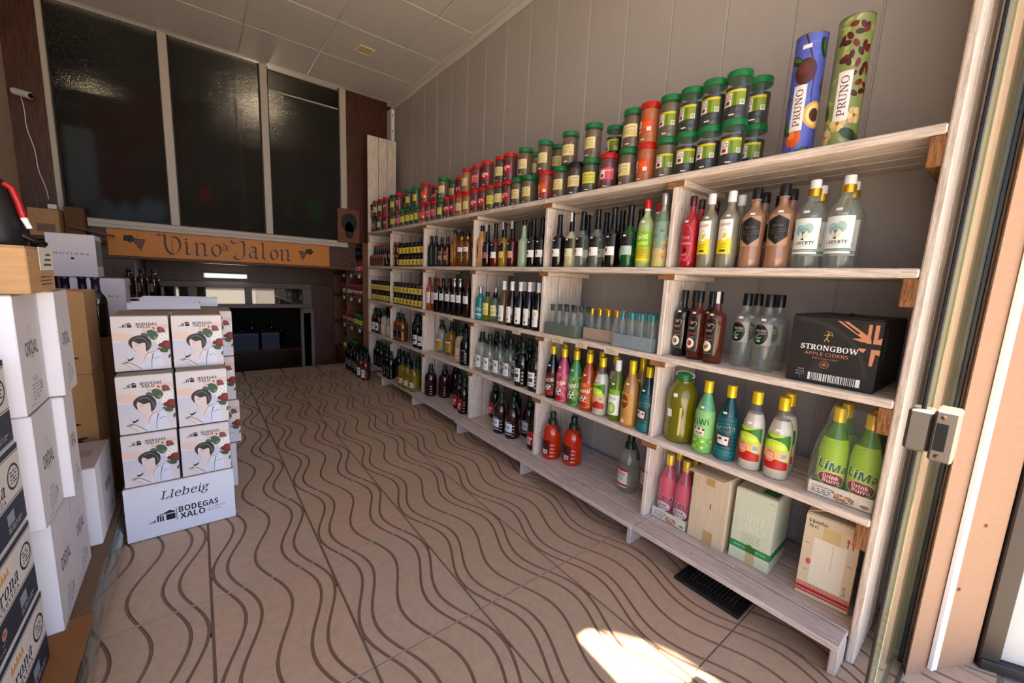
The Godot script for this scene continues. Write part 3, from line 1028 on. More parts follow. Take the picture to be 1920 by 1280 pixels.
func build_cellar() -> void:
	var sg := thing("shop_sign", "long ochre wooden sign in black letters with painted grapes over the cellar way", "sign", "", Vector3(0, 1.278, BACKZ))
	plank("board", Vector3(-0.625, 0, -0.008), Vector3(1.285, 0.245, 0.012), mk(Color(0.80, 0.49, 0.10), 0.5), sg, 0.003)
	var q := MB.new()
	q.quad(Vector3(-0.62, 0.003, 0.0125), Vector3(1.28, 0.003, 0.0125), Vector3(1.28, 0.242, 0.0125), Vector3(-0.62, 0.242, 0.0125), Vector3.BACK)
	put("lettering", q.mesh(mk(Color.WHITE, 0.5, 0.0, sign_tex())), sg)
	grapes(sg, -0.43, 0.145, 1.0)
	grapes(sg, 1.02, 0.145, -1.0)
	plank("lower_batten", Vector3(-0.46, -0.02, -0.04), Vector3(1.6, 0.0, 0.0), M.board, sg, 0.003)
	# the way down
	var wl := struct("wall_stairwell")
	plank("side_panel", Vector3(-0.56, -1.1, -6.4), Vector3(-0.46, 1.25, BACKZ - 0.1), M.brown, wl)
	plank("door_wall", Vector3(-0.46, 1.03, -6.5), Vector3(1.95, 1.3, -6.4), M.brown, wl)
	plank("door_wall", Vector3(1.31, -1.1, -6.5), Vector3(1.95, 1.03, -6.4), M.brown, wl)
	plank("shelf_back", Vector3(1.95, -1.1, -7.0), Vector3(2.05, 1.66, BACKZ - 0.1), M.brown, wl)
	plank("dado_panel", Vector3(1.62, -1.1, -6.4), Vector3(1.66, 0.115, -5.64), M.brown, wl)
	var steps := struct("floor_steps")
	for k in 4:
		var b := MB.new()
		b.box(Vector3(-0.46, -1.2, -5.86 - k * 0.24), Vector3(1.62, -0.2 - k * 0.2, -5.62 - k * 0.24), 0.006)
		put("stair_step", b.mesh(M.grout), steps)
	var lf := struct("floor_cellar")
	var cb := MB.new()
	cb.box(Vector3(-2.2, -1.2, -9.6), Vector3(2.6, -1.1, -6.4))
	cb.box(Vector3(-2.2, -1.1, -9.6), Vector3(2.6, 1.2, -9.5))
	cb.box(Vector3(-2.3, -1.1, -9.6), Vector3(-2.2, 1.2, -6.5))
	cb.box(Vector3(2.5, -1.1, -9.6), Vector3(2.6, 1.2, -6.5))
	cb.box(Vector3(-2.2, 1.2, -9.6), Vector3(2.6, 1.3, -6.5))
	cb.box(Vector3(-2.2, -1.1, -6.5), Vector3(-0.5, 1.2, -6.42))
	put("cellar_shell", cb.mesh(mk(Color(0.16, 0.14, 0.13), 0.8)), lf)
	# transom frame with two panes, door leaf folded back
	var tr := struct("window_2")
	var alu := mk(Color(0.46, 0.40, 0.36), 0.5)
	for b in [[-0.46, 0.955, 1.31, 1.03], [-0.46, 0.69, 1.31, 0.745]]:
		plank("frame_rail", Vector3(b[0], b[1], -6.45), Vector3(b[2], b[3], -6.39), alu, tr, 0.006)
	for b in [[-0.46, -0.40], [-0.09, 0.0], [0.50, 0.58], [1.19, 1.31]]:
		plank("frame_post", Vector3(b[0], 0.745, -6.45), Vector3(b[1], 0.955, -6.392), alu, tr, 0.004)
	var mir := mk(Color(0.10, 0.11, 0.11), 0.03, 0.0)
	mir.metallic_specular = 1.0
	mir.clearcoat_enabled = true
	mir.clearcoat = 1.0
	mir.clearcoat_roughness = 0.02
	for b in [[-0.40, -0.09], [0.0, 0.50], [0.58, 1.19]]:
		plank("glass_pane", Vector3(b[0], 0.745, -6.43), Vector3(b[1], 0.955, -6.42), mir, tr, 0.0)
	var dr := thing("cellar_door", "narrow aluminium and dark glass door leaf standing open beside the cellar way", "door", "", Vector3(1.30, -1.0, -6.38), 0.0)
	dr.rotation.y = 0.42
	var alu2 := mk(Color(0.55, 0.52, 0.50), 0.45)
	for b in [[-0.02, 0.0, 0.02, 1.69], [-0.17, 0.0, -0.14, 1.69], [-0.17, 1.62, 0.02, 1.69], [-0.17, 0.0, 0.02, 0.1]]:
		plank("door_rail", Vector3(b[0], b[1], -0.015), Vector3(b[2], b[3], 0.02), alu2, dr, 0.003)
	plank("door_glass", Vector3(-0.14, 0.1, -0.003), Vector3(-0.02, 1.62, 0.003), mk(Color(0.03, 0.035, 0.04), 0.1), dr, 0.0)
	# fluorescent tube
	var ft := thing("tube_light", "lit white fluorescent tube fitting on the dark wall above the cellar door", "light", "", Vector3(0.09, 1.09, -6.37))
	plank("fitting", Vector3(-0.02, -0.02, -0.03), Vector3(0.45, 0.05, 0.0), mk(Color(0.5, 0.48, 0.45), 0.5), ft, 0.004)
	var lamp := mk(Color(0.95, 0.97, 1.0), 0.4)
	lamp.emission_enabled = true
	lamp.emission = Color(0.93, 0.97, 1.0)
	lamp.emission_energy_multiplier = 1.5
	var tb := MB.new()
	tb.tube([Vector3(0.0, 0.015, 0.02), Vector3(0.43, 0.015, 0.02)], 0.019, 14)
	put("tube", tb.mesh(lamp), ft)
	var al := AreaLight3D.new()
	al.name = "tube_glow"
	al.area_size = Vector2(0.42, 0.03)
	al.light_color = Color(0.93, 0.97, 1.0)
	al.light_energy = 0.015
	al.shadow_enabled = true
	al.position = Vector3(0.305, 1.105, -6.325)
	al.rotation.y = PI
	add_child(al)
	# what can be made out in the cellar
	var tbl := thing("cellar_counter", "dark counter stacked with bottles in the unlit cellar", "counter", "", Vector3(0.75, -1.1, -8.0))
	plank("top", Vector3(-0.95, 0.95, -0.3), Vector3(0.9, 0.99, 0.3), M.board, tbl)
	plank("body", Vector3(-0.9, 0.0, -0.25), Vector3(0.85, 0.95, 0.25), M.brown, tbl)
	var bx := [[0.18, 0.30, 0.20, Color(0.42, 0.30, 0.36), "pink and white carton on the cellar counter"], [0.55, 0.42, 0.28, Color(0.36, 0.37, 0.46), "wide blue grey carton on the cellar counter"], [0.93, 0.26, 0.28, Color(0.36, 0.37, 0.46), "narrow blue grey carton on the cellar counter"]]
	for b in bx:
		var o := thing("carton", b[4], "box", "", Vector3(b[0], -0.11, -7.8))
		plank("body", Vector3(-b[1] * 0.5, 0, -0.1), Vector3(b[1] * 0.5, b[2], 0.1), mk(b[3], 0.8), o, 0.004)
		plank("lid_seam", Vector3(-b[1] * 0.5 + 0.004, b[2] - 0.02, 0.1), Vector3(b[1] * 0.5 - 0.004, b[2] - 0.014, 0.1012), M.tape, o, 0.0)
	var labels := [Color(0.5, 0.5, 0.52), Color(0.62, 0.58, 0.40), Color(0.45, 0.5, 0.6), Color(0.16, 0.22, 0.24), Color(0.55, 0.52, 0.36)]
	for k in 9:
		var o := thing("wine_bottle", "%s dim bottle from the left standing behind the cartons in the cellar" % ORD[k], "bottle", "bottles in the cellar", Vector3(-0.02 + k * 0.145, -0.11, -8.06))
		var mb := MB.new()
		mb.lathe(PROF.wine.map(func(p): return Vector2(p.x * 0.038, p.y * (0.52 if k % 2 else 0.44))), 14)
		put("glass_body", mb.mesh(shiny(Color(0.02, 0.03, 0.03))), o)
		var lb := MB.new()
		lb.lathe([Vector2(0.0386, 0.08), Vector2(0.0386, 0.24)], 10, -2.4, -0.7)
		put("label", lb.mesh(mk(labels[k % 5], 0.7)), o)


# ---------- whitewashed shelving ----------
func build_shelving() -> void:
	var s := thing("shop_shelving", "long whitewashed pallet-wood shelving with six bays along the right wall", "shelving")
	var px := [[1.656, 1.768], [1.774, 1.868], [1.874, 1.968], [1.974, 2.066]]
	var cuts := [-4.985, -3.477, -1.83, -0.208]
	for lv in ["upper", "second", "third", "top"]:
		var y: float = SHELFY[lv]
		for q in px:
			for k in 3:
				plank("shelf_plank", Vector3(q[0], y - 0.028, cuts[k] + 0.001), Vector3(q[1], y, cuts[k + 1] - 0.001), M.wood, s, 0.004)
	var bx := [[1.547, 1.648], [1.655, 1.752], [1.759, 1.856], [1.863, 1.958], [1.965, 2.06]]
	var bc := [-4.44, -2.652, -0.985, -0.209]
	for i in 5:
		for k in 3:
			var z0: float = bc[k] if k > 0 or i == 0 else -4.985
			var sh: float = [0.012, -0.004, 0.0][k] if i == 0 else 0.0
			plank("floor_plank", Vector3(bx[i][0] + sh, 0.0895, z0 + 0.001), Vector3(bx[i][1], 0.1115, bc[k + 1] - 0.001), M.wood2, s, 0.003)
	# partitions: three upright planks with gaps, a batten across their tops
	var ux := [[1.66, 1.783], [1.792, 1.888], [1.897, 2.0]]
	var lv := [0.1115, 0.516, 0.9115, 1.309, 1.706]
	for zi in 7:
		var z: float = UPZ[zi]
		if zi in [0, 6]:
			for u in ux:
				var hi := 2.81 if zi == 0 else 2.75
				plank("end_plank", Vector3(u[0], 0.0, z + (0.001 if zi == 6 else -0.024)), Vector3(u[1] + (0.0 if zi == 6 else 0.005), hi, z + (0.024 if zi == 6 else -0.001)), M.wood, s, 0.004)
			for k in 4:
				var d := 1.0 if zi == 0 else -1.0
				var y: float = lv[k + 1] - 0.029
				var za := z if d > 0 else z - 0.033
				plank("batten_end", Vector3(1.662, y - 0.085, minf(za, za + 0.034)), Vector3(2.0, y, maxf(za, za + 0.034)), M.endgrain if zi == 6 else M.wood, s, 0.003)
			continue
		for k in 4:
			var top: float = lv[k + 1] - 0.054
			for u in ux:
				plank("upright_plank", Vector3(u[0], lv[k], z - 0.011), Vector3(u[1], top, z + 0.011), M.wood, s, 0.003)
			plank("batten", Vector3(1.668, top, z - 0.041), Vector3(2.03, top + 0.026, z + 0.041), M.wood, s, 0.003)
			plank("batten_end", Vector3(1.660, top, z - 0.041), Vector3(1.668, top + 0.026, z + 0.036), M.endgrain, s, 0.001)
		plank("foot_board", Vector3(1.562, 0.0, z - 0.011), Vector3(2.04, 0.0895, z + 0.011), M.wood2, s, 0.003)
	plank("foot_board", Vector3(1.555, 0.0, -0.232), Vector3(1.655, 0.0895, -0.209), M.wood2, s, 0.003)
	# handwritten price cards on the edge of the second shelf
	var cards := [[-2.055, 0.085, "third"], [-2.945, 0.07, "fourth"], [-1.665, 0.085, "second"], [-1.48, 0.085, "second"], [-1.275, 0.09, "second"]]
	var nth := [" below the white-capped wines", " below the red wines", ", leftmost of three", ", middle of three", ", rightmost of three"]
	for i in 5:
		var c: Array = cards[i]
		var o := thing("price_card", "cream price card on the shelf edge in the %s bay%s" % [c[2], nth[i]], "price tag", "", Vector3(1.6545, 0.887, c[0]))
		plank("card", Vector3(-0.0015, -0.018, -c[1] * 0.5), Vector3(0.0, 0.018, c[1] * 0.5), mk(Color(0.86, 0.80, 0.66), 0.8), o, 0.0)
		var t := MB.new()
		for k in 3:
			t.box(Vector3(-0.002, -0.010 + k * 0.008, -c[1] * 0.35), Vector3(-0.0016, -0.008 + k * 0.008, c[1] * (0.3 - k * 0.08)))
		put("writing", t.mesh(mk(Color(0.40, 0.34, 0.28), 0.8)), o)


# ---------- bottles ----------
# profiles: radius as a share of the greatest radius, height as a share of the whole
var PROF := {
	"wine": V([0, 0, 0.9, 0, 1, 0.015, 1, 0.60, 0.95, 0.66, 0.72, 0.715, 0.46, 0.765, 0.38, 0.80, 0.36, 0.96, 0.41, 0.965, 0.41, 0.99, 0.36, 1, 0, 1]),
	"burgundy": V([0, 0, 0.9, 0, 1, 0.015, 1, 0.45, 0.94, 0.53, 0.78, 0.62, 0.56, 0.71, 0.40, 0.79, 0.37, 0.96, 0.41, 0.965, 0.41, 0.99, 0.36, 1, 0, 1]),
	"liquor": V([0, 0, 0.92, 0, 1, 0.012, 1, 0.60, 0.96, 0.65, 0.80, 0.70, 0.52, 0.745, 0.40, 0.78, 0.36, 0.82, 0.36, 0.87, 0.40, 0.875, 0.40, 0.992, 0.36, 1, 0, 1]),
	"square": V([0, 0, 0.94, 0, 1, 0.012, 1, 0.63, 0.97, 0.67, 0.84, 0.70, 0.50, 0.73, 0.38, 0.765, 0.36, 0.83, 0.42, 0.835, 0.42, 0.992, 0.38, 1, 0, 1]),
	"gin": V([0, 0, 0.92, 0, 0.98, 0.012, 0.96, 0.18, 1, 0.55, 0.99, 0.60, 0.90, 0.66, 0.68, 0.72, 0.46, 0.77, 0.38, 0.81, 0.42, 0.815, 0.42, 0.90, 0.36, 0.905, 0.36, 0.995, 0.32, 1, 0, 1]),
	"cream": V([0, 0, 0.92, 0, 1, 0.012, 0.95, 0.15, 0.94, 0.25, 1, 0.52, 1, 0.60, 0.93, 0.66, 0.66, 0.71, 0.42, 0.75, 0.36, 0.79, 0.36, 0.84, 0.43, 0.845, 0.43, 0.992, 0.38, 1, 0, 1]),
	"fruit": V([0, 0, 0.92, 0, 1, 0.014, 1, 0.50, 0.93, 0.59, 0.76, 0.68, 0.54, 0.76, 0.41, 0.81, 0.37, 0.84, 0.43, 0.845, 0.43, 0.995, 0.40, 1, 0, 1]),
	"mora": V([0, 0, 0.94, 0, 1, 0.012, 1, 0.54, 0.96, 0.565, 0.62, 0.60, 0.50, 0.63, 0.44, 0.70, 0.36, 0.86, 0.34, 0.93, 0.38, 0.935, 0.38, 0.992, 0.34, 1, 0, 1]),
	"jug": V([0, 0, 0.88, 0, 1, 0.03, 1, 0.09, 0.96, 0.105, 1, 0.12, 1, 0.17, 0.96, 0.185, 1, 0.20, 1, 0.25, 0.96, 0.265, 1, 0.28, 1, 0.33, 0.96, 0.345, 1, 0.36, 1, 0.52, 0.98, 0.58, 0.90, 0.645, 0.76, 0.695, 0.58, 0.73, 0.48, 0.74, 0.52, 0.745, 0.50, 0.83, 0.34, 0.86, 0.30, 0.875, 0.34, 0.88, 0.34, 0.99, 0.31, 1, 0, 1]),
	"jug5": V([0, 0, 0.88, 0, 0.98, 0.02, 1, 0.06, 1, 0.24, 0.965, 0.30, 0.96, 0.42, 1, 0.48, 1, 0.64, 0.96, 0.71, 0.84, 0.77, 0.62, 0.83, 0.52, 0.85, 0.52, 0.862, 0.60, 0.864, 0.60, 0.88, 0.48, 0.885, 0.48, 0.97, 0.44, 0.98, 0, 1]),
	"jar": V([0, 0, 0.93, 0, 0.98, 0.02, 0.95, 0.12, 0.93, 0.16, 0.97, 0.20, 0.95, 0.25, 0.95, 0.60, 0.98, 0.64, 0.94, 0.69, 0.97, 0.74, 0.92, 0.81, 0.90, 0.86, 1, 0.862, 1, 0.99, 0.97, 1, 0, 1]),
	"tonic": V([0, 0, 0.92, 0, 1, 0.02, 1, 0.36, 0.92, 0.46, 0.66, 0.60, 0.46, 0.72, 0.40, 0.80, 0.40, 0.94, 0.50, 0.945, 0.50, 0.99, 0.44, 1, 0, 1]),
	"honey": V([0, 0, 0.95, 0, 1, 0.03, 1, 0.62, 0.9, 0.72, 0.80, 0.76, 0.80, 0.80, 0.86, 0.805, 0.86, 0.99, 0.82, 1, 0, 1]),
}
var K := {}

func slice(p: Array, ya: float, yb: float) -> Array:
	var o := []
	for i in p.size() - 1:
		var a: Vector2 = p[i]
		var b: Vector2 = p[i + 1]
		if b.y < ya or a.y > yb: continue
		if absf(b.y - a.y) < 1e-6:
			if a.y >= ya and o.is_empty(): o.append(a)
			if b.y <= yb and a.y >= ya: o.append(b)
			continue
		if o.is_empty(): o.append(a.lerp(b, clampf((ya - a.y) / (b.y - a.y), 0, 1)))
		o.append(a.lerp(b, clampf((yb - a.y) / (b.y - a.y), 0, 1)))
	return o

func real(p: Array, R: float, H: float) -> Array:
	return p.map(func(q): return Vector2(q.x * R, q.y * H))

func tint(c: Color) -> StandardMaterial3D:
	var m := pane(0.62, c)
	m.roughness = 0.06
	return m

func kind(key: String, d: Dictionary) -> void:
	K[key] = d

func make(key: String) -> Node3D:
	var d: Dictionary = K[key]
	var o := Node3D.new()
	o.name = d.name
	var R: float = d.R
	var H: float = d.get("H", 0.30)
	var pf: Array = PROF[d.prof]
	var p := real(pf, R, H)
	var cy: float = d.get("cy", 0.86)
	var segs: int = d.get("segs", 22)
	var b := MB.new()
	if d.has("fill"):
		# clear jar or bottle with contents inside
		var fy: float = d.get("fy", 0.8)
		var inner := slice(pf, 0.0, fy)
		inner = real(inner, R * 0.965, H)
		inner = inner.map(func(q): return q + Vector2(0, 0.0015))
		inner.append(Vector2(0, fy * H + 0.0015))
		b.lathe(inner, segs)
		put("contents", b.mesh(d.fill), o)
		b = MB.new()
		var sh := real(slice(pf, 0.0, cy), R, H)
		b.lathe(sh, segs)
		put("jar_wall", b.mesh(d.body), o)
	else:
		var body := real(slice(pf, 0.0, cy), R, H)
		body.append(Vector2(0, cy * H))
		b.lathe(body, segs)
		put(d.get("part", "glass_body"), b.mesh(d.body), o)
	b = MB.new()
	var cap := real(slice(pf, cy, 1.0), R, H)
	var co: float = d.get("co", 0.0006)
	var c2 := [Vector2(0, cy * H)]
	for q in cap: c2.append(Vector2(q.x + (co if q.x > 0.0 else 0.0), q.y + (co if q.y > H - 1e-5 else 0.0)))
	if c2[-1].x > 0.001: c2.append(Vector2(0, H + co))
	b.lathe(c2, 16)
	put(d.get("cappart", "cap"), b.mesh(d.cap), o)
	for l in d.get("lab", []):
		# [texture, from, to, half angle, centre angle]
		b = MB.new()
		var s := real(slice(pf, l[1], l[2]), R, H)
		if l.size() > 5: s = [Vector2(l[5], l[1] * H), Vector2(l[5], l[2] * H)]
		b.lathe(s, maxi(6, int(l[3] * 10)), l[4] - l[3], l[4] + l[3], 0.0007, l[1] * H, l[2] * H)
		var m: Material = l[0] if l[0] is Material else mk(Color.WHITE, 0.45, 0.0, l[0])
		put("label", b.mesh(m), o)
	if d.has("band"):   # [material, from, to]
		b = MB.new()
		b.lathe(real(slice(pf, d.band[1], d.band[2]), R, H), segs, -PI, PI, 0.001)
		put("neck_band", b.mesh(d.band[0]), o)
	if d.has("st"):     # price sticker [height, angle]
		b = MB.new()
		b.lathe(real(slice(pf, d.st[0], d.st[0] + 0.026), R, H), 5, d.st[1] - 0.22, d.st[1] + 0.22, 0.001)
		put("price_sticker", b.mesh(M.sticker), o)
	if d.has("stamp"):  # paper excise strip over the cap
		b = MB.new()
		b.box(Vector3(-R * 0.45 - 0.0015, H * 0.84, 0.0), Vector3(-R * 0.45, H * 1.004, 0.014))
		put("tax_stamp", b.mesh(M.sticker), o)
	if d.prof == "jug":
		b = MB.new()
		var hp := []
		for i in 11:
			var t := float(i) / 10
			hp.append(Vector3(0.0, H * lerpf(0.86, 0.60, t), R * (0.32 + 0.62 * sin(minf(t * 1.9, 1.57)))))
		b.tube(hp, 0.0075, 8)
		put("handle", b.mesh(d.cap), o)
	if d.prof == "jug5":
		b = MB.new()
		var hp := []
		for i in 17:
			var a := TAU * i / 16.0
			hp.append(Vector3(0.0, H * (0.955 + 0.05 * sin(a)), R * 0.62 * cos(a)))
		b.tube(hp, 0.004, 6)
		put("carry_ring", b.mesh(pane(0.35, Color(0.9, 0.9, 0.85))), o)
	return o

func stand(key: String, x: float, y: float, z: float, label: String, group := "", turn := 0.0) -> Node3D:
	if not proto.has(key): proto[key] = make(key)
	var o: Node3D = proto[key].duplicate()
	o.name = numbered(K[key].name)
	o.position = Vector3(x, y, z)
	o.rotation.y = turn
	tag(o, label, K[key].cat, group)
	add_child(o, true)
	return o

# a row of one kind, listed from the far end to the near end: left to right as seen from the aisle
func row(key: String, level: String, spots: Array, where: String, group := "", lift := 0.0, desc := "") -> void:
	var d: String = desc if desc else K[key].desc
	for i in spots.size():
		var q: Array = spots[i]
		var l := d + " " + where
		if spots.size() > 1: l = "%s %s, %s from left" % [d, where, ORD[i]]
		stand(key, q[0], SHELFY[level] + 0.0005 + lift, q[1], l, group, q[2] if q.size() > 2 else rng.randf_range(-0.12, 0.12))

func lab(key: String) -> ImageTexture:
	if T.has(key): return T[key]
	var W := Color(0.93, 0.92, 0.90)
	var ink := Color(0.05, 0.05, 0.06)
	var p: Paint
	match key:
		"raspberry":
			p = Paint.new(self, 220, 330, Color(0.66, 0.10, 0.16))
			p.ring(110, 165, 84, 150, 3, Color(0.93, 0.70, 0.74))
			p.text("Licor", 110, 120, 30, Color(0.95, 0.75, 0.78), "serif")
			p.text("Frambuesa", 110, 170, 24, Color(0.95, 0.75, 0.78), "serif", 140)
			p.oval(110, 232, 16, 20, Color(0.16, 0.02, 0.04))
			p.small(72, 265, 76, 2, 9, Color(0.95, 0.75, 0.78))
		"lemon":
			p = Paint.new(self, 200, 320, Color(0.94, 0.94, 0.90))
			p.poly([Vector2(0, 190), Vector2(200, 170), Vector2(200, 320), Vector2(0, 320)], Color(0.93, 0.83, 0.08))
			p.text("Limonge", 96, 44, 26, Color(0.75, 0.08, 0.10), "serif-bold", 150, -0.05, 0.2)
			p.oval(105, 150, 48, 52, Color(0.97, 0.95, 0.85))
			p.ring(105, 150, 48, 52, 2, Color(0.5, 0.48, 0.4))
			p.oval(108, 150, 30, 24, Color(0.93, 0.82, 0.15), -0.8)
			p.line(p.curve([Vector2(82, 170), Vector2(100, 150), Vector2(130, 130)]), 4, Color(0.45, 0.42, 0.15))
			p.text("LICOR DE", 100, 232, 14, Color(0.55, 0.45, 0.02), "sans-bold", 90)
			p.text("LIMON", 100, 256, 14, Color(0.55, 0.45, 0.02), "sans-bold", 70)
			p.rect(60, 280, 80, 18, Color(0.20, 0.22, 0.10))
		"cream":
			p = Paint.new(self, 220, 260, Color(0.70, 0.55, 0.43))
			p.poly([Vector2(110, 6), Vector2(214, 52), Vector2(214, 186), Vector2(110, 254), Vector2(6, 186), Vector2(6, 52)], Color(0.05, 0.045, 0.045))
			p.line([Vector2(110, 14), Vector2(206, 56), Vector2(206, 182), Vector2(110, 245), Vector2(14, 182), Vector2(14, 56), Vector2(110, 14)], 2, Color(0.42, 0.36, 0.28))
			p.rect(14, 126, 192, 4, Color(0.42, 0.36, 0.28))
			p.rect(14, 146, 192, 3, Color(0.42, 0.36, 0.28))
			p.text("CREMA", 110, 94, 20, Color(0.5, 0.44, 0.36), "serif", 100)
			p.rect(96, 48, 26, 22, Color(0.20, 0.19, 0.19))
			p.rect(92, 180, 34, 30, Color(0.25, 0.2, 0.17))
			p.small(60, 160, 100, 1, 8, Color(0.5, 0.44, 0.36))
		"gin":
			p = Paint.new(self, 300, 330, Color(0.90, 0.91, 0.89))
			p.oval(105, 110, 56, 52, Color(0.60, 0.76, 0.80))
			p.oval(180, 95, 50, 48, Color(0.64, 0.76, 0.70))
			p.oval(140, 150, 46, 44, Color(0.86, 0.87, 0.78))
			for k in 7: p.line(p.curve([Vector2(130, 150), Vector2(96 + k * 14, 84 + absf(k - 3) * 8), Vector2(68 + k * 24, 84 + absf(k - 3) * 22)]), 5, Color(0.22, 0.42, 0.52), 2)
			p.line([Vector2(132, 150), Vector2(138, 196)], 7, Color(0.30, 0.38, 0.36))
			p.oval(132, 194, 16, 8, Color(0.12, 0.18, 0.2))
			p.text("LABERTY", 150, 228, 30, Color(0.16, 0.19, 0.19), "sans-bold", 210)
			p.small(70, 254, 150, 1, 9, Color(0.4, 0.4, 0.38))
			p.rect(0, 286, 300, 12, Color(0.33, 0.46, 0.46))
			p.rect(0, 302, 300, 8, Color(0.33, 0.46, 0.40))
		"rum_dark", "rum_red", "rum_nut":
			p = Paint.new(self, 180, 400, Color(0.05, 0.045, 0.04))
			p.line([Vector2(4, 0), Vector2(4, 400)], 4, Color(0.62, 0.55, 0.36))
			p.line([Vector2(176, 0), Vector2(176, 400)], 4, Color(0.72, 0.66, 0.48))
			p.rect(60, 46, 34, 34, Color(0.70, 0.36, 0.40))
			p.line(p.curve([Vector2(90, 80), Vector2(120, 50), Vector2(150, 70), Vector2(130, 110)]), 10, Color(0.78, 0.70, 0.58), 3)
			p.text("RON", 86, 128, 26, Color(0.72, 0.68, 0.55), "serif-bold", 90)
			p.text("Dulce", 92, 190, 30, Color(0.72, 0.22, 0.20), "serif-bold", 110, -0.08, 0.2)
			p.small(30, 224, 120, 2, 10, Color(0.62, 0.58, 0.5), 5)
			p.oval(80, 306, 62, 60, Color(0.94, 0.92, 0.84))
			p.ring(80, 306, 62, 60, 4, Color(0.75, 0.68, 0.45))
			if key == "rum_dark":
				for k in 6: p.oval(80 + cos(k * 1.05) * 22, 306 + sin(k * 1.05) * 20, 13, 9, Color(0.12, 0.06, 0.04), k)
			elif key == "rum_red":
				p.oval(80, 304, 32, 32, Color(0.74, 0.10, 0.08))
				p.oval(70, 294, 9, 8, Color(0.9, 0.4, 0.32))
			else:
				p.oval(74, 312, 34, 20, Color(0.62, 0.36, 0.12), -0.4)
				p.oval(92, 298, 20, 14, Color(0.74, 0.50, 0.22), 0.3)
			p.small(24, 378, 130, 2, 8, Color(0.72, 0.66, 0.5), 8)
		"oval":
			p = Paint.new(self, 260, 320, Color(0.56, 0.57, 0.53))
			p.oval(112, 160, 104, 152, Color(0.045, 0.05, 0.045))
			p.rect(96, 24, 42, 18, Color(0.5, 0.16, 0.14))
			p.text("Hierbas", 126, 100, 34, Color(0.78, 0.78, 0.74), "serif-bold", 130, -0.04, 0.2)
			p.small(104, 130, 96, 3, 11, Color(0.7, 0.7, 0.68), 4)
			var r := RandomNumberGenerator.new()
			r.seed = 5
			for k in 40:
				var a := r.randf() * TAU
				var q := r.randf() * 50.0
				p.oval(84 + cos(a) * q, 214 + sin(a) * q * 1.1, 15, 7, [Color(0.20, 0.45, 0.20), Color(0.36, 0.60, 0.36), Color(0.55, 0.74, 0.55), Color(0.12, 0.30, 0.13)][k % 4], r.randf() * 3.0)
			for k in 5: p.oval(94 + k * 9, 254 + (k % 2) * 10, 8, 7, Color(0.85, 0.9, 0.84))
		"kiwi":
			p = Paint.new(self, 340, 480, Color(0.48, 0.74, 0.42))
			for k in 16: p.line(p.curve([Vector2(0, 30 + k * 18), Vector2(110, 14 + k * 18), Vector2(230, 34 + k * 18), Vector2(340, 20 + k * 18)]), 4, Color(0.62, 0.82, 0.52))
			p.text("KiWi", 170, 130, 66, Color(0.10, 0.30, 0.12), "sans-bold", 170, -0.08)
			p.rect(110, 200, 110, 84, Color(0.90, 0.84, 0.80))
			for k in 5: p.oval(122 + k * 22, 214 + (k % 2) * 44, 14, 12, Color(0.12, 0.10, 0.10))
			p.oval(165, 262, 26, 16, Color(0.80, 0.52, 0.50))
			for k in 7:
				var c := Vector2(40 + (k % 4) * 88, 350 + (k / 4) * 76)
				p.oval(c.x, c.y, 44, 40, Color(0.36, 0.58, 0.18))
				p.oval(c.x, c.y, 36, 33, Color(0.52, 0.78, 0.24))
				p.oval(c.x, c.y, 13, 12, Color(0.90, 0.94, 0.70))
				for j in 8: p.oval(c.x + cos(j * 0.785) * 20, c.y + sin(j * 0.785) * 18, 3, 3, Color(0.1, 0.12, 0.03))
		"menta":
			p = Paint.new(self, 340, 480, Color(0.03, 0.33, 0.36))
			for k in 22: p.line(p.curve([Vector2(0, 20 + k * 22), Vector2(80, 30 + k * 22), Vector2(200, 10 + k * 22), Vector2(340, 28 + k * 22)]), 8, Color(0.06, 0.44, 0.46) if k % 2 else Color(0.02, 0.24, 0.28))
			p.text("Menta", 170, 130, 62, Color(0.80, 0.90, 0.90), "sans-bold", 210, -0.06)
			p.text("Menta", 172, 132, 56, Color(0.05, 0.22, 0.25), "sans-bold", 196, -0.06)
			p.rect(84, 200, 170, 130, Color(0.04, 0.05, 0.06))
			p.poly([Vector2(110, 214), Vector2(230, 222), Vector2(226, 316), Vector2(124, 310)], Color(0.88, 0.82, 0.82))
			p.oval(150, 250, 15, 15, ink)
			p.oval(206, 256, 12, 12, ink)
			p.oval(128, 258, 11, 14, Color(0.72, 0.35, 0.38))
			for k in 6: p.line(p.curve([Vector2(0, 380 + k * 18), Vector2(110, 360 + k * 18), Vector2(220, 392 + k * 18), Vector2(340, 368 + k * 18)]), 7, Color(0.08, 0.52, 0.56))
		"coco":
			p = Paint.new(self, 300, 300, Color(0.70, 0.82, 0.20))
			p.poly(p.curve([Vector2(0, 0), Vector2(120, 34), Vector2(300, 0), Vector2(300, 130), Vector2(220, 66), Vector2(100, 92), Vector2(0, 40)]), Color(0.15, 0.45, 0.14))
			p.oval(150, 92, 110, 44, Color(0.78, 0.86, 0.22), 0.1)
			p.text("Kreme", 150, 96, 40, Color(0.86, 0.93, 0.45), "sans-bold", 170, 0.05)
			p.rect(0, 148, 300, 70, Color(0.92, 0.70, 0.42))
			p.poly(p.curve([Vector2(0, 216), Vector2(100, 204), Vector2(300, 236), Vector2(300, 300), Vector2(0, 300)], 2), Color(0.70, 0.08, 0.07))
			p.oval(104, 186, 58, 52, Color(0.90, 0.52, 0.42))
			p.ring(104, 186, 58, 52, 5, Color(0.95, 0.82, 0.35))
			p.text("LICOR", 104, 176, 22, Color(0.97, 0.9, 0.85), "sans-bold", 80)
			p.text("CREMA", 104, 204, 22, Color(0.97, 0.9, 0.85), "sans-bold", 80)
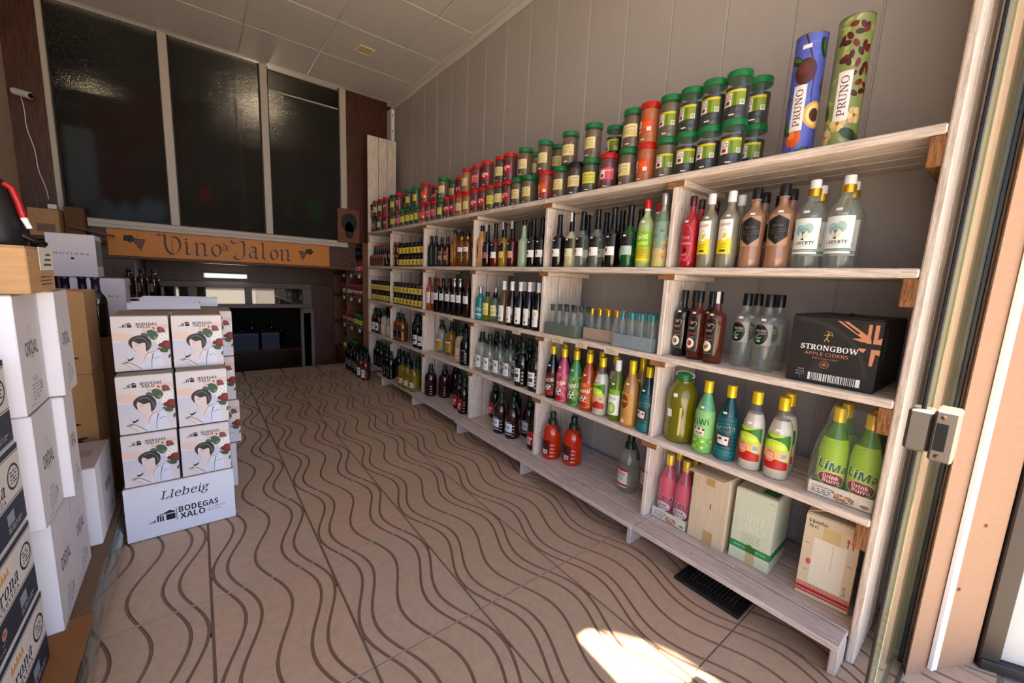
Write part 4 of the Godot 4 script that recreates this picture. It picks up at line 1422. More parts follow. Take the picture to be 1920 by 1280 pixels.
			p.rect(212, 156, 62, 58, Color(0.80, 0.80, 0.82))
			p.bars(216, 160, 54, 40, Color(0.4, 0.4, 0.45))
		"lima", "rosa":
			var lime := key == "lima"
			p = Paint.new(self, 360, 520, Color(0.66, 0.80, 0.12) if lime else Color(0.78, 0.15, 0.30))
			for k in 24: p.line(p.curve([Vector2(0, 8 + k * 12), Vector2(90, 40 + k * 10), Vector2(200, 6 + k * 12), Vector2(360, 44 + k * 10)]), 3.5, Color(0.48, 0.66, 0.10) if lime else Color(0.92, 0.45, 0.56))
			p.oval(180, 440, 200, 90, Color(0.40, 0.66, 0.10) if lime else Color(0.60, 0.05, 0.16))
			p.text("LiMa" if lime else "Fresa", 180, 250, 84, Color(0.86, 0.93, 0.90), "sans-bold", 232, 0.14)
			p.text("LiMa" if lime else "Fresa", 182, 252, 76, Color(0.04, 0.30, 0.26) if lime else Color(0.35, 0.03, 0.10), "sans-bold", 216, 0.14)
			p.oval(180, 366, 100, 64, Color(0.92, 0.80, 0.78) if lime else Color(0.05, 0.05, 0.06), 0.1)
			p.oval(180, 366, 94, 58, Color(0.52, 0.08, 0.12) if lime else Color(0.86, 0.78, 0.80), 0.1)
			p.text("Drink", 176, 346, 34, Color(0.95, 0.85, 0.83) if lime else ink, "sans-bold", 110, 0.12)
			p.text("Burro", 184, 386, 34, Color(0.95, 0.85, 0.83) if lime else ink, "sans-bold", 120, 0.12)
			p.rect(8, 300, 54, 120, Color(0.82, 0.83, 0.8))
			p.bars(12, 380, 46, 34, Color(0.2, 0.2, 0.2))
			p.small(12, 310, 44, 6, 10, Color(0.3, 0.35, 0.3), 6)
		"punch_a", "punch_b", "punch_c", "punch_d":
			var q: Array = {"punch_a": [Color(0.22, 0.03, 0.04), Color(0.60, 0.35, 0.16), Color(0.70, 0.10, 0.08)], "punch_b": [Color(0.80, 0.38, 0.48), Color(0.86, 0.60, 0.62), Color(0.66, 0.10, 0.14)], "punch_c": [Color(0.38, 0.62, 0.28), Color(0.62, 0.78, 0.45), Color(0.25, 0.40, 0.15)], "punch_d": [Color(0.80, 0.34, 0.04), Color(0.80, 0.62, 0.42), Color(0.72, 0.12, 0.06)]}[key]
			p = Paint.new(self, 280, 300, q[0])
			var r2 := RandomNumberGenerator.new()
			r2.seed = key.hash()
			for k in 60: p.oval(r2.randf() * 280, r2.randf() * 300, 8 + r2.randf() * 22, 8 + r2.randf() * 18, q[0].lerp(q[1 + k % 2], r2.randf()), r2.randf())
			p.text("PONCHE" if key == "punch_a" else "Fresa" if key == "punch_b" else "KiWi" if key == "punch_c" else "Naranja", 140, 100, 44, Color(0.95, 0.9, 0.86), "sans-bold", 190, -0.1)
			p.rect(90, 160, 100, 66, Color(0.90, 0.84, 0.80))
			for k in 4: p.oval(104 + k * 24, 174 + (k % 2) * 34, 13, 11, Color(0.10, 0.08, 0.08))
			p.oval(140, 262, 90, 26, q[2])
		"limewhite":
			p = Paint.new(self, 240, 300, Color(0.92, 0.93, 0.90))
			p.rect(0, 0, 240, 60, Color(0.50, 0.72, 0.16))
			p.text("Lima", 120, 100, 36, Color(0.45, 0.48, 0.42), "sans", 120)
			p.oval(110, 220, 74, 66, Color(0.42, 0.66, 0.10))
			p.oval(110, 220, 58, 52, Color(0.74, 0.86, 0.40))
			for k in 8: p.line([Vector2(110, 220), Vector2(110 + cos(k * 0.785) * 56, 220 + sin(k * 0.785) * 50)], 3, Color(0.9, 0.95, 0.7))
		"caramel":
			p = Paint.new(self, 240, 330, Color(0.74, 0.55, 0.26))
			p.oval(110, 90, 66, 78, Color(0.52, 0.22, 0.08))
			p.ring(110, 90, 66, 78, 5, Color(0.86, 0.66, 0.3))
			p.text("CARAMELO", 110, 90, 22, Color(0.93, 0.78, 0.5), "serif-bold", 112)
			for k in 5: p.rect(60 + k * 22, 178, 9, 80, Color(0.66, 0.44, 0.18))
			p.oval(100, 300, 34, 22, Color(0.95, 0.88, 0.76))
		"mora_berry", "mora_orange", "mora_fig", "mora_pale", "mora_plum", "mora_pink", "mora_yellow", "mora_salmon", "mora_mint":
			var s: Color = {"mora_pale": Color(0.86, 0.84, 0.70), "mora_pink": Color(0.62, 0.36, 0.44), "mora_yellow": Color(0.80, 0.74, 0.34), "mora_salmon": Color(0.82, 0.58, 0.45), "mora_mint": Color(0.70, 0.78, 0.74)}.get(key, W)
			var f: Color = {"mora_orange": Color(0.62, 0.30, 0.14), "mora_fig": Color(0.55, 0.40, 0.34), "mora_mint": Color(0.55, 0.66, 0.62), "mora_pale": Color(0.6, 0.58, 0.4), "mora_yellow": Color(0.62, 0.58, 0.2), "mora_salmon": Color(0.45, 0.12, 0.10)}.get(key, Color(0.07, 0.05, 0.08))
			p = Paint.new(self, 260, 250, Color(0.03, 0.03, 0.033))
			p.rect(0, 140, 260, 110, s)
			p.text("Mistel", 120, 94, 34, Color(0.30, 0.29, 0.28), "serif-bold", 130, -0.03, 0.25)
			for k in 7: p.oval(112 + cos(k * 0.9) * 15, 184 + sin(k * 0.9) * 14, 11, 10, f)
			p.oval(112, 184, 12, 12, f.lightened(0.1))
			p.line(p.curve([Vector2(112, 172), Vector2(122, 158), Vector2(140, 152)]), 4, f)
			p.small(70, 216, 110, 2, 9, Color(0.45, 0.42, 0.40), 2)
		"saint":
			p = Paint.new(self, 240, 300, Color(0.48, 0.70, 0.06))
			p.rect(0, 150, 240, 150, Color(0.74, 0.70, 0.05))
			p.rect(0, 262, 240, 16, Color(0.88, 0.88, 0.2))
			p.text("Saint", 120, 50, 50, Color(0.86, 0.92, 0.66), "sans-bold", 160, -0.05)
			p.text("James", 122, 112, 46, Color(0.80, 0.88, 0.5), "sans-bold", 170, -0.05)
			p.small(50, 170, 140, 5, 14, Color(0.55, 0.5, 0.04), 9)
		"meadow":
			p = Paint.new(self, 240, 420, Color(0.52, 0.62, 0.54))
			p.rect(0, 250, 240, 170, Color(0.78, 0.72, 0.45))
			var r3 := RandomNumberGenerator.new()
			r3.seed = 12
			for k in 26:
				var c := Vector2(r3.randf() * 240, 60 + r3.randf() * 320)
				var cc: Color = [Color(0.86, 0.68, 0.22), Color(0.30, 0.55, 0.58), Color(0.85, 0.55, 0.42), Color(0.93, 0.88, 0.66)][k % 4]
				for j in 5: p.oval(c.x + cos(j * 1.257) * 10, c.y + sin(j * 1.257) * 10, 8, 8, cc)
				p.oval(c.x, c.y, 5, 5, Color(0.30, 0.24, 0.12))
		"tequila":
			p = Paint.new(self, 160, 260, Color(0.58, 0.40, 0.10))
			p.oval(80, 130, 70, 124, Color(0.74, 0.52, 0.12))
			p.text("ORO", 80, 110, 26, Color(0.25, 0.14, 0.04), "serif-bold", 70)
			p.small(40, 150, 80, 4, 14, Color(0.30, 0.18, 0.05))
		"band_white":
			p = Paint.new(self, 240, 110, W)
			p.small(30, 24, 180, 5, 14, Color(0.3, 0.28, 0.28))
		"nut":
			p = Paint.new(self, 200, 200, Color(0.26, 0.09, 0.06))
			for k in 14: p.oval(30 + (k % 4) * 46, 26 + (k / 4) * 48, 20, 15, Color(0.62, 0.42, 0.34), k)
			p.rect(40, 80, 120, 34, Color(0.72, 0.55, 0.46))
		"dots":
			p = Paint.new(self, 200, 240, Color(0.02, 0.05, 0.04))
			for k in 30: p.oval(16 + (k % 6) * 34, 20 + (k / 6) * 46, 9, 9, Color(0.16, 0.26, 0.22))
		"darkoval":
			p = Paint.new(self, 200, 300, Color(0.78, 0.55, 0.34))
			p.oval(80, 130, 74, 120, Color(0.05, 0.05, 0.06))
			p.small(40, 120, 80, 3, 14, Color(0.40, 0.44, 0.44))
			p.oval(100, 270, 50, 26, Color(0.85, 0.68, 0.48))
		"teal":
			p = Paint.new(self, 220, 300, Color(0.10, 0.58, 0.62))
			for k in 5: p.line(p.curve([Vector2(0, 40 + k * 16), Vector2(90, 30 + k * 18), Vector2(220, 60 + k * 14)]), 8, Color(0.80, 0.82, 0.86))
			p.poly([Vector2(0, 150), Vector2(220, 190), Vector2(220, 230), Vector2(0, 190)], Color(0.86, 0.90, 0.92))
		"creamlab", "yellowlab":
			p = Paint.new(self, 200, 200, Color(0.88, 0.85, 0.62) if key == "creamlab" else Color(0.86, 0.82, 0.45))
			p.text("LICOR", 100, 60, 24, Color(0.36, 0.34, 0.2), "serif-bold", 100)
			p.rect(10, 120, 180, 10, Color(0.42, 0.44, 0.28))
			p.small(30, 140, 140, 3, 14, Color(0.4, 0.38, 0.25))
		"wine_white":
			p = Paint.new(self, 220, 260, W)
			p.poly([Vector2(60, 20), Vector2(76, 60), Vector2(88, 84), Vector2(40, 84), Vector2(52, 60)], Color(0.42, 0.32, 0.28))
			p.oval(150, 214, 18, 20, Color(0.20, 0.20, 0.22))
			p.small(40, 110, 120, 3, 14, Color(0.55, 0.5, 0.5), 6)
		"wine_bird":
			p = Paint.new(self, 220, 260, W)
			p.poly([Vector2(40, 80), Vector2(110, 120), Vector2(150, 180), Vector2(90, 130)], Color(0.10, 0.09, 0.08))
			p.oval(150, 70, 40, 30, Color(0.84, 0.84, 0.5))
			p.small(40, 200, 120, 2, 14, Color(0.55, 0.5, 0.5), 6)
		"wine_plain":
			p = Paint.new(self, 220, 200, Color(0.88, 0.87, 0.88))
			p.text("Vall de Xalo", 110, 60, 22, Color(0.45, 0.43, 0.45), "serif", 150)
			p.small(40, 96, 140, 4, 18, Color(0.62, 0.60, 0.62), 6)
		"jug_white":
			p = Paint.new(self, 260, 240, Color(0.88, 0.88, 0.89))
			p.text("ANIS", 120, 50, 42, Color(0.25, 0.25, 0.28), "serif-bold", 130)
			p.oval(120, 120, 34, 30, Color(0.50, 0.07, 0.10))
			for k in 5: p.line(p.curve([Vector2(30, 170 + k * 3), Vector2(80, 206), Vector2(130, 178), Vector2(220, 200)]), 5, Color(0.14, 0.12, 0.12))
			p.rect(190, 60, 40, 50, Color(0.4, 0.4, 0.44))
			p.small(20, 80, 60, 4, 12, Color(0.3, 0.3, 0.32))
		"jug_dark":
			p = Paint.new(self, 240, 260, W)
			p.text("Vermut", 120, 60, 46, ink, "serif-bold", 180, -0.12, 0.2)
			p.rect(20, 100, 90, 90, Color(0.12, 0.10, 0.10))
			p.rect(130, 110, 80, 70, Color(0.25, 0.23, 0.24))
			p.small(20, 206, 190, 3, 14, Color(0.2, 0.2, 0.2), 3)
		"jug_red":
			p = Paint.new(self, 220, 280, Color(0.74, 0.12, 0.12))
			p.text("AUSTRO", 110, 70, 44, Color(0.20, 0.03, 0.04), "sans-bold", 170, -0.08)
			p.rect(20, 120, 180, 40, Color(0.85, 0.78, 0.74))
			p.rect(60, 180, 110, 84, Color(0.86, 0.84, 0.82))
			p.text("18", 114, 222, 44, Color(0.25, 0.1, 0.1), "sans-bold", 70)
		"jug_blue":
			p = Paint.new(self, 240, 280, Color(0.86, 0.88, 0.90))
			p.rect(0, 0, 240, 44, Color(0.10, 0.14, 0.26))
			p.text("JABBET", 120, 22, 28, Color(0.9, 0.9, 0.92), "sans-bold", 170)
			p.oval(80, 130, 46, 50, Color(0.42, 0.44, 0.52))
			p.text("18", 170, 130, 60, Color(0.12, 0.13, 0.2), "sans-bold", 60)
			p.rect(0, 224, 240, 40, Color(0.10, 0.12, 0.22))
			p.small(30, 198, 180, 2, 12, Color(0.3, 0.3, 0.36))
		"jug_plum":
			p = Paint.new(self, 220, 260, Color(0.30, 0.03, 0.06))
			p.oval(100, 90, 50, 46, Color(0.20, 0.02, 0.04))
			p.rect(126, 170, 70, 74, Color(0.86, 0.82, 0.78))
			p.text("18", 160, 208, 40, Color(0.35, 0.1, 0.12), "sans-bold", 50)
			p.small(24, 150, 90, 2, 12, Color(0.8, 0.75, 0.72))
			p.poly([Vector2(60, 190), Vector2(90, 186), Vector2(80, 220), Vector2(66, 214)], Color(0.9, 0.86, 0.82))
		"jug_cazalla":
			p = Paint.new(self, 240, 260, Color(0.82, 0.82, 0.78))
			p.rect(0, 0, 240, 30, Color(0.66, 0.08, 0.08))
			p.text("Cazalla", 120, 66, 40, Color(0.66, 0.08, 0.08), "serif-bold", 180, 0.08, 0.2)
			p.small(40, 110, 150, 5, 16, Color(0.45, 0.44, 0.42))
			p.rect(0, 214, 240, 30, Color(0.66, 0.08, 0.08))
		"jug_yellow":
			p = Paint.new(self, 220, 280, Color(0.80, 0.60, 0.08))
			p.rect(0, 0, 220, 40, Color(0.86, 0.86, 0.82))
			p.text("HIERBAS", 110, 84, 30, Color(0.30, 0.20, 0.03), "sans-bold", 150)
			p.rect(40, 130, 140, 12, Color(0.42, 0.16, 0.04))
			p.small(40, 160, 140, 5, 16, Color(0.40, 0.28, 0.05))
		"jug_pink":
			p = Paint.new(self, 200, 240, Color(0.84, 0.72, 0.62))
			p.poly([Vector2(0, 60), Vector2(120, 100), Vector2(0, 140)], Color(0.66, 0.22, 0.12))
			p.small(60, 160, 120, 4, 16, Color(0.4, 0.3, 0.28))
		"jug_dog":
			p = Paint.new(self, 220, 240, Color(0.06, 0.04, 0.04))
			p.rect(6, 6, 208, 228, Color(0.80, 0.76, 0.66))
			p.rect(12, 12, 196, 216, Color(0.07, 0.05, 0.05))
			p.oval(70, 120, 50, 40, Color(0.32, 0.08, 0.10))
			p.oval(120, 160, 34, 30, Color(0.34, 0.22, 0.18))
			p.rect(20, 200, 60, 22, Color(0.55, 0.58, 0.20))
		"honeylab":
			p = Paint.new(self, 120, 120, Color(0.82, 0.74, 0.28))
			p.oval(56, 56, 24, 28, Color(0.36, 0.26, 0.06))
			p.oval(56, 50, 12, 14, Color(0.78, 0.66, 0.30))
			p.small(16, 96, 90, 2, 9, Color(0.35, 0.27, 0.08))
		"spice_lime":
			p = Paint.new(self, 260, 170, Color(0.50, 0.56, 0.10))
			p.rect(14, 30, 96, 140, Color(0.93, 0.90, 0.90))
			p.text("CON", 62, 56, 22, Color(0.42, 0.16, 0.34), "sans-bold", 70)
			p.text("SABOR", 62, 88, 22, Color(0.42, 0.16, 0.34), "sans-bold", 84)
			p.rect(34, 112, 52, 40, Color(0.50, 0.13, 0.16))
			p.rect(0, 0, 260, 26, Color(0.80, 0.74, 0.16))
			p.rect(128, 30, 34, 140, Color(0.34, 0.48, 0.05))
			p.rect(200, 110, 54, 54, Color(0.88, 0.90, 0.82))
			p.bars(206, 116, 42, 40, Color(0.3, 0.35, 0.3))
		"spice_orange":
			p = Paint.new(self, 260, 170, Color(0.80, 0.26, 0.08))
			p.rect(14, 24, 80, 140, Color(0.93, 0.88, 0.86))
			p.text("CON", 54, 50, 20, Color(0.42, 0.12, 0.34), "sans-bold", 60)
			p.text("SABOR", 54, 80, 20, Color(0.42, 0.12, 0.34), "sans-bold", 70)
			p.rect(28, 104, 50, 46, Color(0.16, 0.06, 0.08))
			for k in 5: p.line([Vector2(110 + k * 28, 40), Vector2(140 + k * 20, 120)], 12, Color(0.92, 0.42, 0.12))
			p.rect(180, 110, 60, 50, Color(0.92, 0.86, 0.8))
		"spice_cream":
			p = Paint.new(self, 200, 170, Color(0.86, 0.80, 0.58))
			p.text("ESPECIAS", 100, 40, 20, Color(0.45, 0.36, 0.2), "sans-bold", 140)
			p.small(24, 70, 150, 4, 18, Color(0.55, 0.45, 0.28))
			p.rect(130, 120, 54, 40, Color(0.80, 0.70, 0.36))
		"spice_yellow":
			p = Paint.new(self, 200, 170, Color(0.84, 0.80, 0.30))
			p.text("SAZON", 100, 44, 26, Color(0.30, 0.36, 0.08), "sans-bold", 130)
			p.small(24, 78, 150, 4, 18, Color(0.45, 0.45, 0.15))
		"spice_red":
			p = Paint.new(self, 200, 170, Color(0.66, 0.08, 0.11))
			p.rect(20, 34, 50, 60, Color(0.93, 0.84, 0.84))
			p.rect(86, 34, 90, 16, Color(0.93, 0.84, 0.84))
			p.rect(86, 60, 30, 60, Color(0.93, 0.84, 0.84))
			p.rect(130, 66, 50, 14, Color(0.93, 0.84, 0.84))
			p.rect(24, 110, 40, 40, Color(0.30, 0.05, 0.08))
		"spice_pink":
			p = Paint.new(self, 200, 170, Color(0.78, 0.30, 0.36))
			p.rect(16, 30, 70, 120, Color(0.93, 0.86, 0.86))
			p.text("PIMENTON", 124, 40, 18, Color(0.95, 0.9, 0.9), "sans-bold", 130)
			p.rect(30, 90, 40, 44, Color(0.45, 0.10, 0.14))
	T[key] = p.tex()
	return T[key]

func bottle_kinds() -> void:
	var clear := pane(0.16, Color(0.62, 0.67, 0.62))
	M.clearliq = clear
	var B := func(key: String, name: String, desc: String, prof: String, R: float, body: Material, cap: Material, more := {}) -> void:
		var d := {"name": name, "cat": "bottle", "desc": desc, "prof": prof, "R": R, "body": body, "cap": cap}
		d.merge(more, true)
		K[key] = d
	B.call("raspberry", "liqueur_bottle", "red raspberry liqueur bottle with printed oval", "liquor", 0.035, shiny(Color(0.60, 0.07, 0.12)), mk(Color(0.25, 0.03, 0.05), 0.3), {"lab": [[lab("raspberry"), 0.08, 0.62, 1.0, 0.1]], "st": [0.63, 0.0]})
	B.call("lemon", "liqueur_bottle", "cloudy lemon liqueur bottle with white cap", "liquor", 0.038, shiny(Color(0.50, 0.48, 0.40)), M.whitecap, {"lab": [[lab("lemon"), 0.18, 0.63, 0.75, -0.1]], "st": [0.66, 0.1]})
	B.call("cream", "liqueur_bottle", "caramel cream liqueur bottle with black hexagon label", "cream", 0.041, shiny(Color(0.60, 0.44, 0.33)), M.blackcap, {"lab": [[lab("cream"), 0.27, 0.64, 0.95, 0.0]], "st": [0.655, 0.1]})
	B.call("gin", "gin_bottle", "clear gin bottle with white cap and gold neck band", "gin", 0.044, clear, M.whitecap, {"cy": 0.815, "band": [M.gold, 0.816, 0.90], "lab": [[lab("gin"), 0.16, 0.56, 1.0, 0.0]], "st": [0.62, -0.1]})
	var dark := shiny(Color(0.022, 0.012, 0.010), 0.06)
	var amber := tint(Color(0.36, 0.12, 0.02))
	B.call("rum_dark", "rum_bottle", "dark rum bottle with coffee bean roundel", "square", 0.036, dark, M.blackcap, {"cy": 0.835, "lab": [[lab("rum_dark"), 0.12, 0.62, 0.8, -0.2]], "st": [0.67, -0.1]})
	B.call("rum_red", "rum_bottle", "amber rum bottle with red fruit roundel", "square", 0.037, amber, M.blackcap, {"cy": 0.835, "lab": [[lab("rum_red"), 0.12, 0.62, 0.8, -0.2]], "st": [0.67, -0.1]})
	B.call("rum_nut", "rum_bottle", "amber rum bottle with nut roundel and paper strip", "square", 0.038, amber, M.blackcap, {"cy": 0.835, "lab": [[lab("rum_nut"), 0.12, 0.62, 0.8, -0.2]], "st": [0.67, -0.1], "stamp": 1})
	B.call("oval", "liqueur_bottle", "clear herb liqueur bottle with black oval label", "square", 0.040, clear, M.blackcap, {"cy": 0.835, "lab": [[lab("oval"), 0.34, 0.62, 0.95, -0.1]], "st": [0.66, 0.0]})
	B.call("jug5", "drink_jug", "big yellow-green drink jug with green lid and ring handle", "jug5", 0.068, shiny(Color(0.42, 0.40, 0.02), 0.16), M.greencap, {"H": 0.325, "cy": 0.885, "lab": [[mk(Color(0.80, 0.74, 0.42), 0.5), 0.12, 0.52, 0.07, 0.35], [M.sticker, 0.36, 0.47, 0.2, -0.45], [M.sticker, 0.66, 0.71, 0.14, -0.1]], "part": "plastic_body", "segs": 32})
	B.call("kiwi", "liqueur_bottle", "light green kiwi liqueur bottle with gold cap", "fruit", 0.041, shiny(Color(0.36, 0.62, 0.42)), M.yellowcap, {"H": 0.315, "cy": 0.845, "lab": [[lab("kiwi"), 0.015, 0.60, 1.7, 0.0]], "st": [0.63, 0.0]})
	B.call("menta", "liqueur_bottle", "teal mint liqueur bottle with gold cap", "fruit", 0.041, shiny(Color(0.01, 0.22, 0.24)), M.yellowcap, {"H": 0.315, "cy": 0.845, "lab": [[lab("menta"), 0.015, 0.60, 1.7, 0.0]], "st": [0.63, -0.1]})
	B.call("coco", "liqueur_bottle", "milky white liqueur bottle with green and red label", "fruit", 0.043, clear, M.yellowcap, {"H": 0.315, "cy": 0.845, "fill": shiny(Color(0.78, 0.75, 0.68)), "fy": 0.72, "lab": [[lab("coco"), 0.13, 0.56, 1.2, 0.0]], "st": [0.60, 0.0]})
	K.coco.body = M.clear
	B.call("lima", "liqueur_bottle", "lime green liqueur bottle with gold cap", "fruit", 0.042, shiny(Color(0.30, 0.50, 0.06)), M.yellowcap, {"H": 0.315, "cy": 0.845, "lab": [[lab("lima"), 0.015, 0.66, 1.8, 0.15]]})
	B.call("rosa", "liqueur_bottle", "pink strawberry liqueur bottle with gold cap", "fruit", 0.040, shiny(Color(0.70, 0.20, 0.32)), M.yellowcap, {"H": 0.315, "cy": 0.845, "lab": [[lab("rosa"), 0.015, 0.66, 1.8, 0.1]]})
	B.call("punch_a", "liqueur_bottle", "deep red punch bottle with gold cap", "fruit", 0.040, dark, M.yellowcap, {"H": 0.32, "cy": 0.845, "lab": [[lab("punch_a"), 0.05, 0.50, 1.4, 0.0]], "st": [0.62, 0]})
	B.call("punch_b", "liqueur_bottle", "pink strawberry punch bottle with gold cap", "fruit", 0.041, shiny(Color(0.72, 0.28, 0.40)), M.yellowcap, {"H": 0.32, "cy": 0.845, "lab": [[lab("punch_b"), 0.015, 0.55, 1.6, 0.0]], "st": [0.64, 0]})
	B.call("punch_c", "liqueur_bottle", "pale green kiwi punch bottle with gold cap", "fruit", 0.041, shiny(Color(0.25, 0.55, 0.28)), M.yellowcap, {"H": 0.32, "cy": 0.845, "lab": [[lab("punch_c"), 0.015, 0.55, 1.6, 0.0]], "st": [0.64, 0]})
	B.call("punch_d", "liqueur_bottle", "orange punch bottle with gold cap", "fruit", 0.042, shiny(Color(0.66, 0.24, 0.02)), M.yellowcap, {"H": 0.32, "cy": 0.845, "lab": [[lab("punch_d"), 0.06, 0.50, 1.4, 0.0]], "st": [0.62, 0]})
	B.call("limebottle", "liqueur_bottle", "olive green lime bottle with white cap and white label", "fruit", 0.038, tint(Color(0.42, 0.52, 0.06)), M.whitecap, {"H": 0.32, "cy": 0.82, "lab": [[lab("limewhite"), 0.10, 0.52, 1.1, 0.0]], "st": [0.60, 0]})
	B.call("caramel", "liqueur_bottle", "golden caramel cream bottle with gold foil neck", "fruit", 0.042, shiny(Color(0.66, 0.47, 0.22)), M.yellowcap, {"H": 0.335, "cy": 0.80, "lab": [[lab("caramel"), 0.04, 0.52, 1.1, -0.1]], "st": [0.64, 0]})
	B.call("menta_b", "liqueur_bottle", "teal mint punch bottle with gold cap", "fruit", 0.041, shiny(Color(0.01, 0.22, 0.24)), M.yellowcap, {"H": 0.32, "cy": 0.845, "lab": [[lab("menta"), 0.015, 0.60, 1.7, -0.1]], "st": [0.63, 0]})
	for q in [["mora_berry", dark, "black fruit mistelle bottle with white berry label", 0.037], ["mora_pale", tint(Color(0.80, 0.78, 0.60)), "slim clear mistelle bottle with cream label", 0.033], ["mora_orange", clear, "clear mistelle bottle with orange fruit label", 0.037], ["mora_fig", clear, "clear mistelle bottle with brown fruit label", 0.037], ["mora_plum", dark, "black mistelle bottle with white plum label", 0.037], ["mora_mint", tint(Color(0.03, 0.36, 0.14)), "green mistelle bottle with pale mint label", 0.038], ["mora_pink", dark, "dark mistelle bottle with pink label", 0.035], ["mora_red", tint(Color(0.42, 0.03, 0.04)), "red mistelle bottle with white label", 0.036], ["mora_yellow", tint(Color(0.70, 0.55, 0.12)), "yellow mistelle bottle with yellow label", 0.036], ["mora_salmon", tint(Color(0.36, 0.03, 0.04)), "red mistelle bottle with salmon label", 0.036]]:
		var lk: String = "mora_berry" if q[0] == "mora_red" else q[0]
		var more := {"cy": 0.66, "cappart": "capsule", "lab": [[lab(lk), 0.20, 0.53, 1.05, -0.1]], "st": [0.495, -0.1]}
		if q[0] in ["mora_pale", "mora_pink", "mora_yellow", "mora_salmon"]: more["stamp"] = 1
		B.call(q[0], "mistelle_bottle", q[2], "mora", q[3], q[1], M.blackcap, more)
	B.call("ridged", "liqueur_bottle", "clear green-tinted ridged bottle with black cap", "mora", 0.036, tint(Color(0.70, 0.80, 0.68)), M.blackcap, {"cy": 0.88})
	B.call("saint", "rum_bottle", "clear bottle with lime and yellow label and red cap", "liquor", 0.038, tint(Color(0.72, 0.80, 0.55)), M.redcap, {"H": 0.312, "cy": 0.87, "band": [M.whitecap, 0.84, 0.87], "lab": [[lab("saint"), 0.07, 0.53, 1.2, 0.0]], "st": [0.66, 0]})
	B.call("meadow", "liqueur_bottle", "pale bottle with flowery wrap and silver foil top", "fruit", 0.036, shiny(Color(0.45, 0.55, 0.48)), M.silver, {"H": 0.33, "cy": 0.76, "lab": [[lab("meadow"), 0.015, 0.62, 1.8, 0.0]]})
	B.call("peach", "liqueur_bottle", "peach cream bottle with black oval label", "liquor", 0.037, shiny(Color(0.74, 0.52, 0.30)), M.blackcap, {"cy": 0.87, "lab": [[lab("darkoval"), 0.1, 0.62, 0.9, -0.3]]})
	B.call("swirl", "gin_bottle", "turquoise swirl bottle with silver cap", "square", 0.034, tint(Color(0.05, 0.55, 0.60)), M.silver, {"H": 0.25, "cy": 0.80, "lab": [[lab("teal"), 0.04, 0.42, 1.4, 0.0]]})
	B.call("absinthe", "liqueur_bottle", "yellow-green bottle with cream label and black cap", "liquor", 0.036, tint(Color(0.45, 0.50, 0.04)), M.blackcap, {"H": 0.215, "cy": 0.84, "lab": [[lab("yellowlab"), 0.22, 0.62, 1.1, 0.0]]})
	B.call("anise", "liqueur_bottle", "clear bottle with cream label and black cap", "liquor", 0.035, clear, M.blackcap, {"H": 0.215, "cy": 0.82, "lab": [[lab("creamlab"), 0.22, 0.58, 1.1, 0.0]]})
	B.call("whitewine", "wine_bottle", "olive white wine bottle with white capsule and label", "burgundy", 0.037, tint(Color(0.42, 0.30, 0.06)), M.whitecap, {"cy": 0.80, "cappart": "capsule", "lab": [[lab("wine_white"), 0.08, 0.44, 1.05, -0.2]]})
	B.call("redwine", "wine_bottle", "black red wine bottle with white capsule and label", "burgundy", 0.036, dark, M.whitecap, {"cy": 0.80, "cappart": "capsule", "lab": [[lab("wine_white"), 0.08, 0.44, 1.05, -0.2]]})
	B.call("birdwine", "wine_bottle", "black red wine bottle with bird label and white capsule", "burgundy", 0.036, dark, M.whitecap, {"cy": 0.80, "cappart": "capsule", "lab": [[lab("wine_bird"), 0.08, 0.44, 1.05, -0.2]]})
	B.call("rose", "wine_bottle", "orange rosé wine bottle with red capsule", "wine", 0.032, tint(Color(0.72, 0.30, 0.10)), mk(Color(0.52, 0.07, 0.10), 0.3), {"cy": 0.78, "cappart": "capsule", "lab": [[lab("wine_plain"), 0.22, 0.56, 1.0, 0.0]]})
	B.call("rosegreen", "wine_bottle", "orange rosé wine bottle with green capsule", "wine", 0.032, tint(Color(0.66, 0.28, 0.10)), mk(Color(0.05, 0.22, 0.12), 0.3), {"cy": 0.78, "cappart": "capsule", "lab": [[lab("wine_plain"), 0.22, 0.56, 1.0, 0.0]]})
	for q in [["winered", M.winered, "dark red wine bottle with maroon capsule"], ["winebright", mk(Color(0.50, 0.05, 0.08), 0.3), "dark red wine bottle with bright red capsule"], ["winesilver", M.silver, "dark red wine bottle with silver capsule"], ["winebrown", mk(Color(0.30, 0.08, 0.05), 0.3), "brown wine bottle with russet capsule"]]:
		B.call(q[0], "wine_bottle", q[2], "wine", 0.036, shiny(Color(0.10, 0.025, 0.012), 0.06) if q[0] == "winebrown" else dark, q[1], {"cy": 0.78, "cappart": "capsule", "lab": [[lab("wine_plain"), 0.36, 0.56, 1.1, 0.0]]})
	B.call("greenherb", "liqueur_bottle", "dark green bottle with dotted wrap", "wine", 0.035, dark, M.blackcap, {"H": 0.27, "cy": 0.86, "lab": [[lab("dots"), 0.05, 0.58, 1.5, 0.0]]})
	B.call("nutty", "liqueur_bottle", "red-brown nut liqueur bottle", "liquor", 0.036, shiny(Color(0.18, 0.05, 0.03)), mk(Color(0.16, 0.04, 0.03), 0.3), {"H": 0.25, "lab": [[lab("nut"), 0.06, 0.55, 1.3, 0.0]]})
	B.call("tequila", "liqueur_bottle", "amber bottle with tall oval gold label", "wine", 0.036, tint(Color(0.55, 0.30, 0.05)), M.blackcap, {"H": 0.30, "cy": 0.88, "lab": [[lab("tequila"), 0.12, 0.60, 0.7, -0.1]]})
